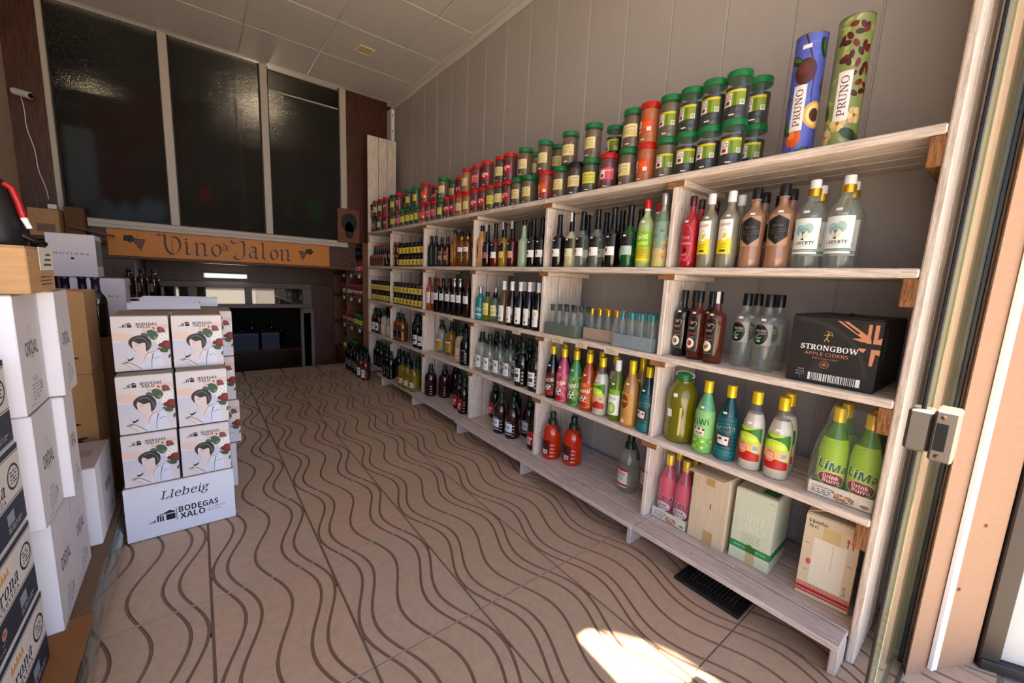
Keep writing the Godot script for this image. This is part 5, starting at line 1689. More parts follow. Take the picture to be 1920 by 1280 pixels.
	B.call("ambersq", "liqueur_bottle", "amber bottle with white band label and gold neck", "square", 0.037, tint(Color(0.50, 0.28, 0.06)), M.blackcap, {"H": 0.28, "cy": 0.86, "band": [M.gold, 0.76, 0.84], "lab": [[lab("band_white"), 0.42, 0.54, 1.2, 0.0]], "st": [0.24, -0.2]})
	# two-litre jugs with green collar and handle
	for q in [["jug_orange", shiny(Color(0.72, 0.16, 0.01), 0.1), "orange drink jug with plum label", "jug_plum", 0.059], ["jug_clear", clear, "clear spirit jug with red and white label", "jug_cazalla", 0.056], ["jug_anis", clear, "clear anise jug with white label", "jug_white", 0.054], ["jug_vermut", shiny(Color(0.03, 0.012, 0.012), 0.07), "dark vermouth jug with white label", "jug_dark", 0.052], ["jug_red", shiny(Color(0.07, 0.008, 0.01), 0.08), "dark red jug with bright red label", "jug_red", 0.052], ["jug_blue", shiny(Color(0.16, 0.04, 0.015), 0.07), "brown whisky jug with blue and white label", "jug_blue", 0.055], ["jug_cherry", shiny(Color(0.16, 0.005, 0.02), 0.08), "cherry red drink jug", "jug_plum", 0.056], ["jug_yellow", clear, "clear jug with yellow label", "jug_yellow", 0.054], ["jug_hierbas", tint(Color(0.62, 0.45, 0.08)), "yellow herb liqueur jug with yellow label", "jug_yellow", 0.054], ["jug_pinkish", tint(Color(0.80, 0.74, 0.66)), "pale jug with cream and rust label", "jug_pink", 0.050], ["jug_dark", shiny(Color(0.02, 0.012, 0.010), 0.07), "black jug with dark label", "jug_dog", 0.050], ["jug_amber", shiny(Color(0.46, 0.22, 0.02), 0.1), "amber jug with framed dark label", "jug_dog", 0.054], ["jug_oil", tint(Color(0.52, 0.44, 0.06)), "golden green oil jug with green collar", "jug_pink", 0.052], ["jug_rust", shiny(Color(0.36, 0.11, 0.02), 0.1), "rust orange jug with pale label", "jug_white", 0.050]]:
		B.call(q[0], "drink_jug", q[2], "jug", q[4], q[1], M.dgreencap, {"H": 0.30, "cy": 0.745, "cappart": "collar_cap", "part": "plastic_body", "co": 0.0, "lab": [[lab(q[3]), 0.11, 0.42, 0.95, -0.35, q[4] + 0.0004]], "segs": 26})
	K.jug_oil.lab = [[lab("jug_pink"), 0.12, 0.30, 0.5, 0.5, 0.0525]]
	K.jug_cherry.lab = [[lab("jug_plum"), 0.12, 0.38, 0.6, -0.9, 0.0565]]
	K.jug_clear["H"] = 0.325
	# spice jars
	for q in [["gd", M.greencap, Color(0.055, 0.045, 0.035), "spice_lime", "green-lidded jar of dark spice with lime label", 0.66], ["go", M.greencap, Color(0.33, 0.29, 0.15), "spice_lime", "green-lidded jar of olive herbs with lime label", 0.80], ["gt", M.greencap, Color(0.36, 0.27, 0.15), "spice_cream", "green-lidded jar of tan spice", 0.80], ["gl", M.greencap, Color(0.24, 0.23, 0.09), "spice_yellow", "green-lidded jar of herbs with yellow label", 0.80], ["y2", M.redcap, Color(0.66, 0.33, 0.05), "spice_orange", "red-lidded jar of orange curry", 0.84], ["y", M.redcap, Color(0.60, 0.36, 0.06), "spice_cream", "red-lidded jar of yellow spice", 0.84], ["r", M.redcap, Color(0.30, 0.015, 0.02), "spice_red", "red-lidded jar of red paprika", 0.84], ["rp", M.redcap, Color(0.36, 0.08, 0.05), "spice_pink", "red-lidded jar of brick red spice", 0.84], ["ro", M.redcap, Color(0.55, 0.18, 0.05), "spice_orange", "red-lidded jar of rust orange spice", 0.84], ["o", M.redcap, Color(0.36, 0.29, 0.10), "spice_yellow", "red-lidded jar of olive yellow spice", 0.84], ["b", M.redcap, Color(0.22, 0.06, 0.035), "spice_cream", "red-lidded jar of red-brown spice", 0.84], ["k", mk(Color(0.05, 0.04, 0.035), 0.4), Color(0.19, 0.10, 0.05), "spice_cream", "black-lidded jar of brown spice", 0.84], ["d", M.dgreencap, Color(0.05, 0.025, 0.02), "spice_pink", "small dark jar with red label", 0.8]]:
		var small: bool = q[0] in ["d"]
		K["jar_" + q[0]] = {"name": "spice_jar", "cat": "jar", "desc": q[4], "prof": "jar", "R": 0.040 if small else 0.0465, "H": 0.16 if small else 0.174, "body": M.clear, "fill": mk(q[2], 0.85), "fy": q[5], "cap": q[1], "cappart": "lid", "cy": 0.862, "lab": [[lab(q[3]), 0.26, 0.59, 0.95, 0.25]], "st": [0.06, 0.2], "segs": 20}
	# small things
	for q in [["tonic_green", M.dgreencap, "small clear soda bottle with green cap"], ["tonic_gold", M.gold, "small clear soda bottle with gold cap"], ["tonic_teal", M.tealcap, "small clear soda bottle with blue-green cap"]]:
		K[q[0]] = {"name": "soda_bottle", "cat": "bottle", "desc": q[2], "prof": "tonic", "R": 0.026, "H": 0.172, "body": clear, "cap": q[1], "cy": 0.80, "segs": 16}
	K.soda = {"name": "soda_bottle", "cat": "bottle", "desc": "small dark soda bottle with red cap", "prof": "tonic", "R": 0.027, "H": 0.24, "body": dark, "cap": M.redcap, "cy": 0.92, "segs": 14, "lab": [[mk(Color(0.62, 0.50, 0.42), 0.6), 0.40, 0.55, 1.2, 0.0, 0.0255]]}
	K.honey = {"name": "honey_jar", "cat": "jar", "desc": "small dark honey jar with yellow label", "prof": "honey", "R": 0.0385, "H": 0.115, "body": shiny(Color(0.07, 0.025, 0.008)), "cap": M.blackcap, "cappart": "lid", "cy": 0.805, "segs": 16, "lab": [[lab("honeylab"), 0.10, 0.60, 1.1, 0.1]]}
	K.honeybig = {"name": "honey_jar", "cat": "jar", "desc": "tall red-amber honey jar with yellow label", "prof": "honey", "R": 0.047, "H": 0.125, "body": shiny(Color(0.22, 0.04, 0.01)), "cap": mk(Color(0.55, 0.30, 0.12), 0.4), "cappart": "lid", "cy": 0.805, "segs": 18, "lab": [[lab("honeylab"), 0.10, 0.60, 0.7, -0.4]]}
	B.call("dkfloor", "wine_bottle", "dark wine bottle", "wine", 0.04, dark, M.blackcap, {"H": 0.33, "cy": 0.78, "cappart": "capsule", "lab": [[mk(Color(0.40, 0.40, 0.42), 0.6), 0.2, 0.45, 0.6, 0.5]]})
	B.call("blueneck", "wine_bottle", "dark wine bottle with blue capsule", "wine", 0.038, dark, M.bluecap, {"H": 0.30, "cy": 0.76, "cappart": "capsule", "co": 0.002})
	B.call("amberdim", "liqueur_bottle", "dim amber bottle with black cap", "liquor", 0.035, shiny(Color(0.16, 0.05, 0.02)), M.blackcap, {"H": 0.26, "lab": [[mk(Color(0.5, 0.42, 0.28), 0.7), 0.2, 0.5, 0.8, 0.6]]})


# ---------- cartons ----------
# a closed carton: base centre at, size (x, y, z); prints = [face, texture, u0, v0, u1, v1] with faces aisle (-x), right (+x), front (+z), top
func carton(called: String, label: String, group: String, at: Vector3, size: Vector3, mat: Material, prints: Array, turn := 0.0, topmat: Material = null, slot_x := true) -> Node3D:
	var o := thing(called, label, "box", group, at, turn)
	var h := size * 0.5
	var b := MB.new()
	b.box(Vector3(-h.x, 0, -h.z), Vector3(h.x, size.y - 0.004, h.z), 0.003)
	put("body", b.mesh(mat), o)
	for s in [-1.0, 1.0]:
		var f := MB.new()
		if slot_x:
			f.box(Vector3(-h.x + 0.001, size.y - 0.004, minf(s * 0.001, s * (h.z - 0.001))), Vector3(h.x - 0.001, size.y, maxf(s * 0.001, s * (h.z - 0.001))), 0.0015)
		else:
			f.box(Vector3(minf(s * 0.001, s * (h.x - 0.001)), size.y - 0.004, -h.z + 0.001), Vector3(maxf(s * 0.001, s * (h.x - 0.001)), size.y, h.z - 0.001), 0.0015)
		put("top_flap", f.mesh(topmat if topmat else mat), o)
	for p in prints:
		print_on(o, p[0], h, size.y, p[1], p[2], p[3], p[4], p[5])
	return o

func flap(o: Node3D, called: String, pivot: Vector3, lo: Vector3, hi: Vector3, rot: Vector3) -> void:
	var b := MB.new()
	b.box(lo, hi, 0.001)
	put(called, b.mesh(M.cardpale), o, pivot).rotation = rot

func print_on(o: Node3D, face: String, h: Vector3, H: float, tex: Variant, u0: float, v0: float, u1: float, v1: float, called := "print") -> void:
	var q := MB.new()
	var e := 0.0007
	var ya := lerpf(0.003, H - 0.006, 1.0 - v1)
	var yb := lerpf(0.003, H - 0.006, 1.0 - v0)
	match face:
		"aisle":
			var za := lerpf(-h.z, h.z, u0)
			var zb := lerpf(-h.z, h.z, u1)
			q.quad(Vector3(-h.x - e, ya, za), Vector3(-h.x - e, ya, zb), Vector3(-h.x - e, yb, zb), Vector3(-h.x - e, yb, za), Vector3.LEFT)
		"right":
			var za := lerpf(h.z, -h.z, u0)
			var zb := lerpf(h.z, -h.z, u1)
			q.quad(Vector3(h.x + e, ya, za), Vector3(h.x + e, ya, zb), Vector3(h.x + e, yb, zb), Vector3(h.x + e, yb, za), Vector3.RIGHT)
		"front":
			var xa := lerpf(-h.x, h.x, u0)
			var xb := lerpf(-h.x, h.x, u1)
			q.quad(Vector3(xa, ya, h.z + e), Vector3(xb, ya, h.z + e), Vector3(xb, yb, h.z + e), Vector3(xa, yb, h.z + e), Vector3.BACK)
		"top":
			var xa := lerpf(-h.x, h.x, u0)
			var xb := lerpf(-h.x, h.x, u1)
			var za := lerpf(-h.z, h.z, v0)
			var zb := lerpf(-h.z, h.z, v1)
			q.quad(Vector3(xa, H + e, zb), Vector3(xb, H + e, zb), Vector3(xb, H + e, za), Vector3(xa, H + e, za), Vector3.UP)
	put(called, q.mesh(tex if tex is Material else mk(Color.WHITE, 0.6, 0.0, tex)), o)

func art(key: String) -> ImageTexture:
	if T.has(key): return T[key]
	var ink := Color(0.05, 0.05, 0.06)
	var p: Paint
	match key:
		"cider":
			p = Paint.new(self, 720, 640, Color(0.085, 0.075, 0.072))
			# tilted flag in copper, upper right
			var cop := Color(0.80, 0.53, 0.38)
			p.poly([Vector2(370, 20), Vector2(455, 22), Vector2(640, 150), Vector2(575, 160)], cop)
			p.poly([Vector2(398, 20), Vector2(418, 20), Vector2(560, 118), Vector2(540, 126)], Color(0.085, 0.075, 0.072))
			p.poly([Vector2(560, 190), Vector2(500, 170), Vector2(640, 150), Vector2(650, 200)], cop)
			p.rect(612, 30, 26, 170, cop)
			p.poly([Vector2(660, 30), Vector2(690, 30), Vector2(690, 160), Vector2(720, 140), Vector2(720, 200), Vector2(660, 200)], cop)
			p.poly([Vector2(655, 250), Vector2(720, 250), Vector2(720, 300), Vector2(690, 290), Vector2(680, 400), Vector2(655, 400)], cop)
			p.poly([Vector2(560, 250), Vector2(620, 250), Vector2(600, 290), Vector2(570, 270)], cop)
			# big dark arc
			var arc := []
			for i in 30: arc.append(Vector2(80 + sin(i / 29.0 * 1.5) * 560, 30 + (1.0 - cos(i / 29.0 * 1.5)) * 520))
			p.line(arc, 34, Color(0.165, 0.15, 0.145))
			p.poly([Vector2(170, 560), Vector2(250, 410), Vector2(330, 560)], Color(0.15, 0.135, 0.13))
			# archer mark
			var gold := Color(0.80, 0.66, 0.34)
			p.oval(318, 152, 8, 8, gold)
			p.line([Vector2(314, 160), Vector2(306, 196), Vector2(288, 228)], 7, gold)
			p.line([Vector2(306, 196), Vector2(328, 226)], 7, gold)
			p.line([Vector2(280, 168), Vector2(312, 168), Vector2(346, 160)], 5, gold)
			p.line(p.curve([Vector2(296, 128), Vector2(340, 140), Vector2(352, 176)]), 4, gold)
			p.text("STRONGBOW", 334, 290, 52, Color(0.93, 0.92, 0.91), "serif-bold", 470)
			p.text("APPLE CIDERS", 318, 352, 30, cop, "sans", 360)
			p.text("BRITISH DRY", 320, 396, 20, cop.darkened(0.15), "sans", 216)
			p.ring(318, 452, 38, 34, 4, cop.darkened(0.1))
			for a in 4: p.line([Vector2(318 + cos(a * 0.785) * 28, 452 + sin(a * 0.785) * 26), Vector2(318 - cos(a * 0.785) * 28, 452 - sin(a * 0.785) * 26)], 4, cop.darkened(0.1))
			p.rect(196, 540, 420, 74, Color(0.92, 0.92, 0.91))
			p.bars(216, 540, 370, 74, Color(0.12, 0.11, 0.13), 4)
			p.text("050", 130, 520, 13, Color(0.85, 0.85, 0.84), "mono", 50)
			p.text("35744", 124, 546, 13, Color(0.85, 0.85, 0.84), "mono", 76)
			p.text("04277", 124, 572, 13, Color(0.85, 0.85, 0.84), "mono", 76)
			p.text("4", 130, 600, 13, Color(0.85, 0.85, 0.84), "mono")
		"cider_side":
			p = Paint.new(self, 420, 640, Color(0.07, 0.06, 0.06))
			p.text("Strongbow", 60, 200, 44, Color(0.42, 0.36, 0.32), "serif-bold", 300, -PI / 2)
			p.text("Apple", 200, 300, 70, Color(0.20, 0.18, 0.17), "sans-bold", 300, -PI / 2)
		"stjames":
			p = Paint.new(self, 400, 520, Color(0.78, 0.80, 0.70))
			p.text("SAINT", 190, 190, 66, Color(0.68, 0.71, 0.61), "serif-bold", 260)
			p.text("SAINT", 188, 187, 64, Color(0.83, 0.85, 0.76), "serif-bold", 256)
			p.text("JAMES", 200, 262, 66, Color(0.68, 0.71, 0.61), "serif-bold", 270)
			p.text("JAMES", 198, 259, 64, Color(0.83, 0.85, 0.76), "serif-bold", 266)
			p.small(110, 306, 180, 5, 16, Color(0.60, 0.68, 0.52), 8)
			p.rect(0, 386, 400, 50, Color(0.10, 0.50, 0.28))
			p.text("RHUM BLANC AGRICOLE", 200, 411, 17, Color(0.55, 0.78, 0.62), "sans-bold", 320)
			p.oval(200, 412, 44, 34, Color(0.16, 0.42, 0.10))
			p.rect(170, 386, 90, 134, Color(0.72, 0.66, 0.48))
			p.rect(170, 386, 90, 50, Color(0.14, 0.40, 0.10))
			p.small(330, 30, 50, 1, 10, Color(0.5, 0.52, 0.46))
		"stjames_side":
			p = Paint.new(self, 200, 520, Color(0.80, 0.82, 0.74))
			p.rect(0, 386, 200, 50, Color(0.10, 0.50, 0.28))
			p.small(20, 200, 160, 8, 20, Color(0.70, 0.73, 0.64), 8)
		"six":
			p = Paint.new(self, 400, 580, Color(0.80, 0.74, 0.62))
			p.text("6 Botellas", 96, 42, 24, ink, "sans-bold", 140)
			p.text("70 cl.", 66, 76, 22, ink, "sans-bold", 76)
			p.rect(140, 60, 130, 100, Color(0.78, 0.68, 0.46))
			for k in 2:
				p.rect(318 + k * 36, 96, 9, 44, Color(0.72, 0.12, 0.14))
				p.poly([Vector2(308 + k * 36, 102), Vector2(322.5 + k * 36, 76), Vector2(337 + k * 36, 102)], Color(0.72, 0.12, 0.14))
			p.rect(84, 150, 240, 330, Color(0.86, 0.83, 0.75))
			p.rect(226, 160, 4, 190, Color(0.70, 0.66, 0.56))
			p.oval(64, 330, 20, 22, Color(0.75, 0.3, 0.3))
			p.rect(84, 290, 20, 80, Color(0.86, 0.83, 0.75))
			p.small(24, 200, 46, 1, 10, ink)
			p.small(340, 256, 40, 1, 10, ink)
			p.small(40, 392, 30, 1, 10, ink)
			for q in [[490, 6], [502, 6], [514, 24], [544, 12]]: p.rect(0, q[0], 400, q[1], Color(0.72, 0.10, 0.12))
			p.text("Ibarter", 348, 438, 24, Color(0.2, 0.2, 0.25), "sans", 76, -PI / 2)
		"tray":
			p = Paint.new(self, 420, 120, Color(0.88, 0.85, 0.80))
			p.text("CONTENIDO", 100, 24, 22, Color(0.35, 0.30, 0.28), "sans-bold", 150)
			p.small(24, 50, 130, 3, 20, Color(0.3, 0.25, 0.25))
			for k in 30: p.oval(170 + (k * 37) % 130, 40 + (k * 23) % 74, 12, 9, [Color(0.62, 0.36, 0.22), Color(0.75, 0.55, 0.30), Color(0.50, 0.24, 0.16), Color(0.80, 0.70, 0.40)][k % 4], k)
			p.rect(340, 30, 70, 80, Color(0.93, 0.91, 0.86))
			p.oval(374, 84, 30, 20, Color(0.66, 0.50, 0.20))
		"xalo":
			p = xalo_art()
		"llebeig":
			p = Paint.new(self, 640, 380, Color(0.90, 0.90, 0.93))
			p.text("Llebeig", 340, 90, 58, Color(0.12, 0.12, 0.13), "serif", 280, 0.0, 0.24)
			winery(p, 120, 278, 1.25, ink)
			p.rect(276, 200, 4, 92, Color(0.2, 0.2, 0.22))
			p.text("BODEGAS", 412, 220, 42, ink, "sans-bold", 240)
			p.text("XALO", 372, 272, 42, ink, "sans-bold", 150)
			p.rect(412, 240, 26, 6, ink)
			p.text("LA CUNA DEL", 520, 256, 12, Color(0.35, 0.35, 0.38), "sans", 110)
			p.text("MOSCATELL", 508, 278, 12, Color(0.35, 0.35, 0.38), "sans", 92)
		"ordal":
			p = Paint.new(self, 300, 480, Color(0.82, 0.80, 0.81))
			p.line(p.curve([Vector2(142, 172), Vector2(136, 150), Vector2(150, 130), Vector2(166, 150), Vector2(160, 172)]), 5, Color(0.66, 0.64, 0.66))
			p.text("CASTELL", 152, 190, 9, Color(0.45, 0.44, 0.46), "sans-bold", 46)
			p.text("ORDAL", 152, 224, 58, Color(0.17, 0.17, 0.19), "sans-bold", 160)
			p.small(124, 260, 56, 1, 10, Color(0.4, 0.4, 0.42))
			p.text("FRAGIL", 150, 356, 22, Color(0.56, 0.55, 0.58), "sans-bold", 70)
			p.small(100, 376, 120, 5, 15, Color(0.56, 0.55, 0.58), 6)
			p.rect(210, 380, 20, 36, Color(0.55, 0.54, 0.58))
			p.small(60, 456, 70, 1, 12, Color(0.5, 0.5, 0.52))
		"nuviana":
			p = Paint.new(self, 300, 300, Color(0.80, 0.78, 0.80))
			p.text("N U V I A N A", 150, 136, 17, Color(0.25, 0.24, 0.26), "sans", 220)
			p.oval(150, 170, 12, 8, Color(0.12, 0.12, 0.14))
		"corona":
			p = Paint.new(self, 620, 420, Color(0.84, 0.82, 0.79))
			var navy := Color(0.085, 0.12, 0.20)
			p.rect(0, 0, 620, 30, navy)
			p.rect(0, 36, 620, 4, navy)
			p.rect(0, 262, 620, 158, navy)
			p.rect(0, 250, 620, 5, navy)
			p.text("Corona", 310, 168, 72, navy, "serif-bold", 280, 0.0, 0.15)
			p.text("CERVEZA", 350, 226, 24, navy, "serif-bold", 190)
			for k in 5: p.poly([Vector2(244 + k * 26, 100), Vector2(254 + k * 26, 58 + (10 if k % 2 else 0)), Vector2(268 + k * 26, 100)], Color(0.82, 0.60, 0.26))
			p.rect(244, 96, 128, 14, Color(0.82, 0.60, 0.26))
			p.ring(540, 150, 56, 60, 12, navy)
			p.small(510, 120, 64, 4, 18, navy)
			for k in 3:
				p.oval(96 + k * 84, 330, 24, 26, Color(0.72, 0.50, 0.46))
				p.oval(96 + k * 84, 330, 8, 12, Color(0.55, 0.25, 0.24))
				p.small(70 + k * 84, 366, 54, 1, 9, Color(0.8, 0.8, 0.8), k + 2)
			p.small(60, 390, 260, 1, 12, Color(0.7, 0.72, 0.76), 9)
			p.rect(430, 300, 70, 60, Color(0.55, 0.58, 0.62))
			p.small(430, 372, 150, 2, 16, Color(0.7, 0.72, 0.76), 5)
			p.small(60, 210, 70, 3, 16, navy, 8)
		"twigs":
			p = Paint.new(self, 220, 400, Color(0.64, 0.49, 0.30))
			var dk := Color(0.10, 0.07, 0.05)
			for k in 9:
				var c := Vector2(50 + (k * 71) % 130, 30 + k * 42)
				for a in [0.3, 2.5, -0.7, 3.6]:
					var a2: float = a + (k % 3) * 0.5
					p.oval(c.x + cos(a2) * 20, c.y + sin(a2) * 13, 16, 6, dk, a2 * 0.9)
				if k % 2: p.line(p.curve([c, c + Vector2(14, 24), c + Vector2(-4, 44)]), 2, Color(0.42, 0.30, 0.16))
		"pruno_blue", "pruno_green":
			var blue := key == "pruno_blue"
			p = Paint.new(self, 480, 560, Color(0.32, 0.37, 0.72) if blue else Color(0.50, 0.55, 0.32))
			var r := RandomNumberGenerator.new()
			r.seed = 44
			if blue:
				for k in 50: p.line([Vector2(r.randf() * 480, r.randf() * 560), Vector2(r.randf() * 480, r.randf() * 560)].map(func(q): return q), 1.5, Color(0.42, 0.48, 0.80))
				for s in 3:
					p.line(p.curve([Vector2(80 + s * 150, 0), Vector2(140 + s * 150, 170), Vector2(150 + s * 150, 330), Vector2(240 + s * 150, 560)]), 9, Color(0.24, 0.13, 0.12), 4)
				for q in [[250, 170, 54, 60, 0], [100, 90, 44, 50, 0], [390, 240, 50, 54, 0], [330, 370, 66, 62, 1], [90, 380, 60, 56, 1], [230, 470, 40, 46, 2], [50, 240, 36, 40, 2], [440, 470, 40, 44, 2]]:
					if q[4] == 0:
						p.oval(q[0], q[1], q[2], q[3], Color(0.30, 0.13, 0.12))
						p.oval(q[0] - 12, q[1] - 14, q[2] * 0.5, q[3] * 0.5, Color(0.40, 0.18, 0.15))
					elif q[4] == 1:
						p.oval(q[0], q[1], q[2], q[3], Color(0.90, 0.66, 0.28))
						p.oval(q[0] + 4, q[1], q[2] * 0.84, q[3] * 0.84, Color(0.95, 0.83, 0.55))
						p.oval(q[0] - 4, q[1], q[2] * 0.46, q[3] * 0.5, Color(0.34, 0.19, 0.12))
					else:
						p.oval(q[0], q[1], q[2], q[3], Color(0.80, 0.34, 0.12))
						p.oval(q[0] - 10, q[1] - 12, q[2] * 0.45, q[3] * 0.45, Color(0.90, 0.52, 0.24))
				for q in [[190, 110, 0.5], [330, 70, 1.3], [150, 300, -0.6], [400, 130, 0.9], [280, 540, -0.3], [40, 500, 0.8], [440, 360, 1.8], [180, 420, 1.0]]:
					p.oval(q[0], q[1], 46, 20, Color(0.10, 0.22, 0.11), q[2])
					p.oval(q[0] + 6, q[1] - 3, 34, 9, Color(0.26, 0.44, 0.18), q[2])
			else:
				for k in 60: p.oval(r.randf() * 480, r.randf() * 560, 22, 8, Color(0.64, 0.68, 0.44), r.randf() * 3.0)
				for k in 34:
					p.oval(240 + sin(k * 0.7) * 60 + k * 2, 40 + k * 9, 20, 12, Color(0.28, 0.10, 0.08) if k % 3 else Color(0.42, 0.14, 0.10), k * 0.8)
				for k in 16: p.oval(40 + (k * 53) % 90, 60 + k * 22, 22, 13, Color(0.12, 0.17, 0.08), k)
				for q in [[120, 420], [230, 450], [170, 500], [60, 130], [300, 420], [420, 300]]:
					for j in 6: p.oval(q[0] + cos(j * 1.05) * 22, q[1] + sin(j * 1.05) * 22, 17, 15, Color(0.86, 0.78, 0.55) if j % 2 else Color(0.80, 0.68, 0.44))
					p.oval(q[0], q[1], 8, 8, Color(0.6, 0.4, 0.16))
				for q in [[150, 380, 1.2], [290, 500, 0.4], [80, 470, -0.7], [390, 520, 0.3]]: p.oval(q[0], q[1], 50, 22, Color(0.16, 0.27, 0.12), q[2])
			p.rect(204, 230, 64, 210, Color(0.90, 0.88, 0.87))
			p.text("PRUNO", 236, 335, 34, Color(0.30, 0.10, 0.14), "serif", 170, -PI / 2)
			if blue: p.rect(220, 50, 44, 18, Color(0.9, 0.9, 0.9))
	T[key] = p.tex()
	return T[key]

# the little winery mark: a row of arches with a gabled house
func winery(p: Paint, x: float, y: float, s: float, ink: Color) -> void:
	p.poly([Vector2(x + 70 * s, y - 46 * s), Vector2(x + 96 * s, y - 58 * s), Vector2(x + 120 * s, y - 46 * s), Vector2(x + 120 * s, y - 40 * s), Vector2(x + 66 * s, y - 38 * s)], ink)
	p.rect(x + 78 * s, y - 34 * s, 42 * s, 34 * s, ink)
	for k in 3: p.rect(x + (38 + k * 11) * s, y - 32 * s, 7 * s, 32 * s, ink)
	p.poly([Vector2(x + 36 * s, y - 34 * s), Vector2(x + 66 * s, y - 46 * s), Vector2(x + 66 * s, y - 40 * s), Vector2(x + 36 * s, y - 29 * s)], ink)
	for k in 6: p.rect(x + k * 5.4 * s, y - (3 + k * 3) * s, 3.6 * s, (3 + k * 3) * s, Color(0.3, 0.3, 0.32))

func xalo_art() -> Paint:
	var p := Paint.new(self, 480, 600, Color(0.88, 0.84, 0.83))
	var ink := Color(0.10, 0.10, 0.105)
	# soft washes of the printed background
	for k in 26:
		var t := k / 25.0
		p.rect(0, 600 - 600 * (1.0 - t) * 0.52, 480, 14, Color(0.88, 0.84, 0.83).lerp(Color(0.80, 0.80, 0.86), 1.0 - t))
	p.oval(110, 230, 170, 46, Color(0.90, 0.79, 0.73), 0.2)
	p.oval(370, 130, 130, 40, Color(0.89, 0.78, 0.71), -0.2)
	winery(p, 56, 118, 0.92, ink)
	p.rect(194, 66, 3, 54, Color(0.4, 0.4, 0.42))
	p.text("BODEGAS", 292, 82, 30, ink, "sans-bold", 176)
	p.text("XALO", 262, 112, 25, ink, "sans-bold", 110)
	# leaf and flowers
	var green := Color(0.26, 0.36, 0.27)
	p.line(p.curve([Vector2(252, 122), Vector2(262, 150), Vector2(280, 172)]), 2, green)
	p.poly(p.curve([Vector2(286, 160), Vector2(330, 148), Vector2(372, 176), Vector2(384, 222), Vector2(350, 262), Vector2(318, 250), Vector2(300, 216), Vector2(286, 160)]), green)
	p.poly(p.curve([Vector2(236, 190), Vector2(268, 178), Vector2(304, 204), Vector2(290, 236), Vector2(250, 232), Vector2(236, 190)]), Color(0.30, 0.37, 0.31))
	p.oval(358, 236, 20, 16, Color(0.42, 0.52, 0.38), 0.5)
	for q in [[410, 140, 34], [430, 166, 24], [396, 168, 22]]:
		p.oval(q[0], q[1], q[2], q[2] * 0.7, Color(0.46, 0.22, 0.24), 0.4)
		p.oval(q[0] + 6, q[1] - 4, q[2] * 0.5, q[2] * 0.35, Color(0.58, 0.32, 0.32), 0.4)
	for q in [[420, 220], [454, 200], [446, 246], [404, 252], [392, 290]]:
		for j in 5: p.oval(q[0] + cos(j * 1.257) * 16, q[1] + sin(j * 1.257) * 14, 14, 12, Color(0.94, 0.93, 0.90))
		p.oval(q[0], q[1], 6, 5, Color(0.55, 0.62, 0.4))
	p.oval(452, 330, 52, 54, Color(0.46, 0.10, 0.09))
	p.oval(466, 318, 34, 36, Color(0.56, 0.16, 0.13))
	p.oval(404, 328, 26, 24, Color(0.40, 0.14, 0.12))
	p.oval(424, 388, 40, 26, Color(0.22, 0.33, 0.18), 0.3)
	p.oval(380, 366, 16, 8, Color(0.30, 0.18, 0.2), -0.4)
	p.oval(470, 460, 10, 26, Color(0.26, 0.32, 0.22), 0.3)
	p.oval(452, 420, 16, 7, Color(0.82, 0.76, 0.68), -0.7)
	p.oval(350, 128, 7, 16, Color(0.42, 0.25, 0.26), -0.5)
	# the drawn woman: skin, hair, blouse, arm, glass
	var skin := Color(0.90, 0.82, 0.79)
	p.poly(p.curve([Vector2(150, 290), Vector2(158, 350), Vector2(176, 384), Vector2(206, 402), Vector2(232, 392), Vector2(262, 400), Vector2(280, 330), Vector2(262, 270), Vector2(200, 256), Vector2(150, 290)]), skin)
	p.poly(p.curve([Vector2(230, 380), Vector2(222, 440), Vector2(210, 520), Vector2(330, 440), Vector2(300, 392), Vector2(230, 380)]), skin)
	p.poly(p.curve([Vector2(300, 404), Vector2(352, 392), Vector2(396, 420), Vector2(410, 500), Vector2(400, 596), Vector2(218, 596), Vector2(236, 510), Vector2(300, 404)]), Color(0.86, 0.87, 0.92))
	var grey := Color(0.18, 0.17, 0.17)
	p.poly(p.curve([Vector2(128, 300), Vector2(134, 258), Vector2(170, 222), Vector2(226, 206), Vector2(280, 222), Vector2(316, 268), Vector2(318, 330), Vector2(296, 372), Vector2(272, 386), Vector2(270, 330), Vector2(262, 292), Vector2(216, 300), Vector2(170, 272), Vector2(156, 300), Vector2(160, 348), Vector2(146, 340), Vector2(128, 300)]), grey)
	for k in 7: p.line(p.curve([Vector2(150 + k * 6, 276 - k * 6), Vector2(214 + k * 6, 222 + k * 4), Vector2(276 + k * 5, 260 + k * 8), Vector2(290 + k * 3, 350)]), 2.2, Color(0.42, 0.40, 0.39))
	p.line(p.curve([Vector2(186, 316), Vector2(198, 322), Vector2(212, 316)]), 3, grey)
	p.line(p.curve([Vector2(180, 302), Vector2(196, 296), Vector2(214, 302)]), 2.4, grey)
	p.line(p.curve([Vector2(160, 330), Vector2(152, 350), Vector2(164, 358)]), 2.4, Color(0.3, 0.27, 0.27))
	p.line([Vector2(166, 376), Vector2(184, 384)], 3.5, Color(0.45, 0.22, 0.22))
	p.line(p.curve([Vector2(272, 392), Vector2(316, 404), Vector2(352, 386)]), 4, grey)
	p.line(p.curve([Vector2(292, 404), Vector2(256, 452), Vector2(240, 520)]), 4, grey, 2)
	p.line(p.curve([Vector2(330, 420), Vector2(312, 500), Vector2(306, 594)]), 8, Color(0.22, 0.22, 0.25), 4)
	p.line(p.curve([Vector2(340, 480), Vector2(372, 462), Vector2(404, 476)]), 6, Color(0.28, 0.28, 0.31), 2)
	for k in 4: p.line(p.curve([Vector2(262 + k * 12, 470), Vector2(250 + k * 13, 530), Vector2(246 + k * 12, 590)]), 2, Color(0.70, 0.72, 0.78))
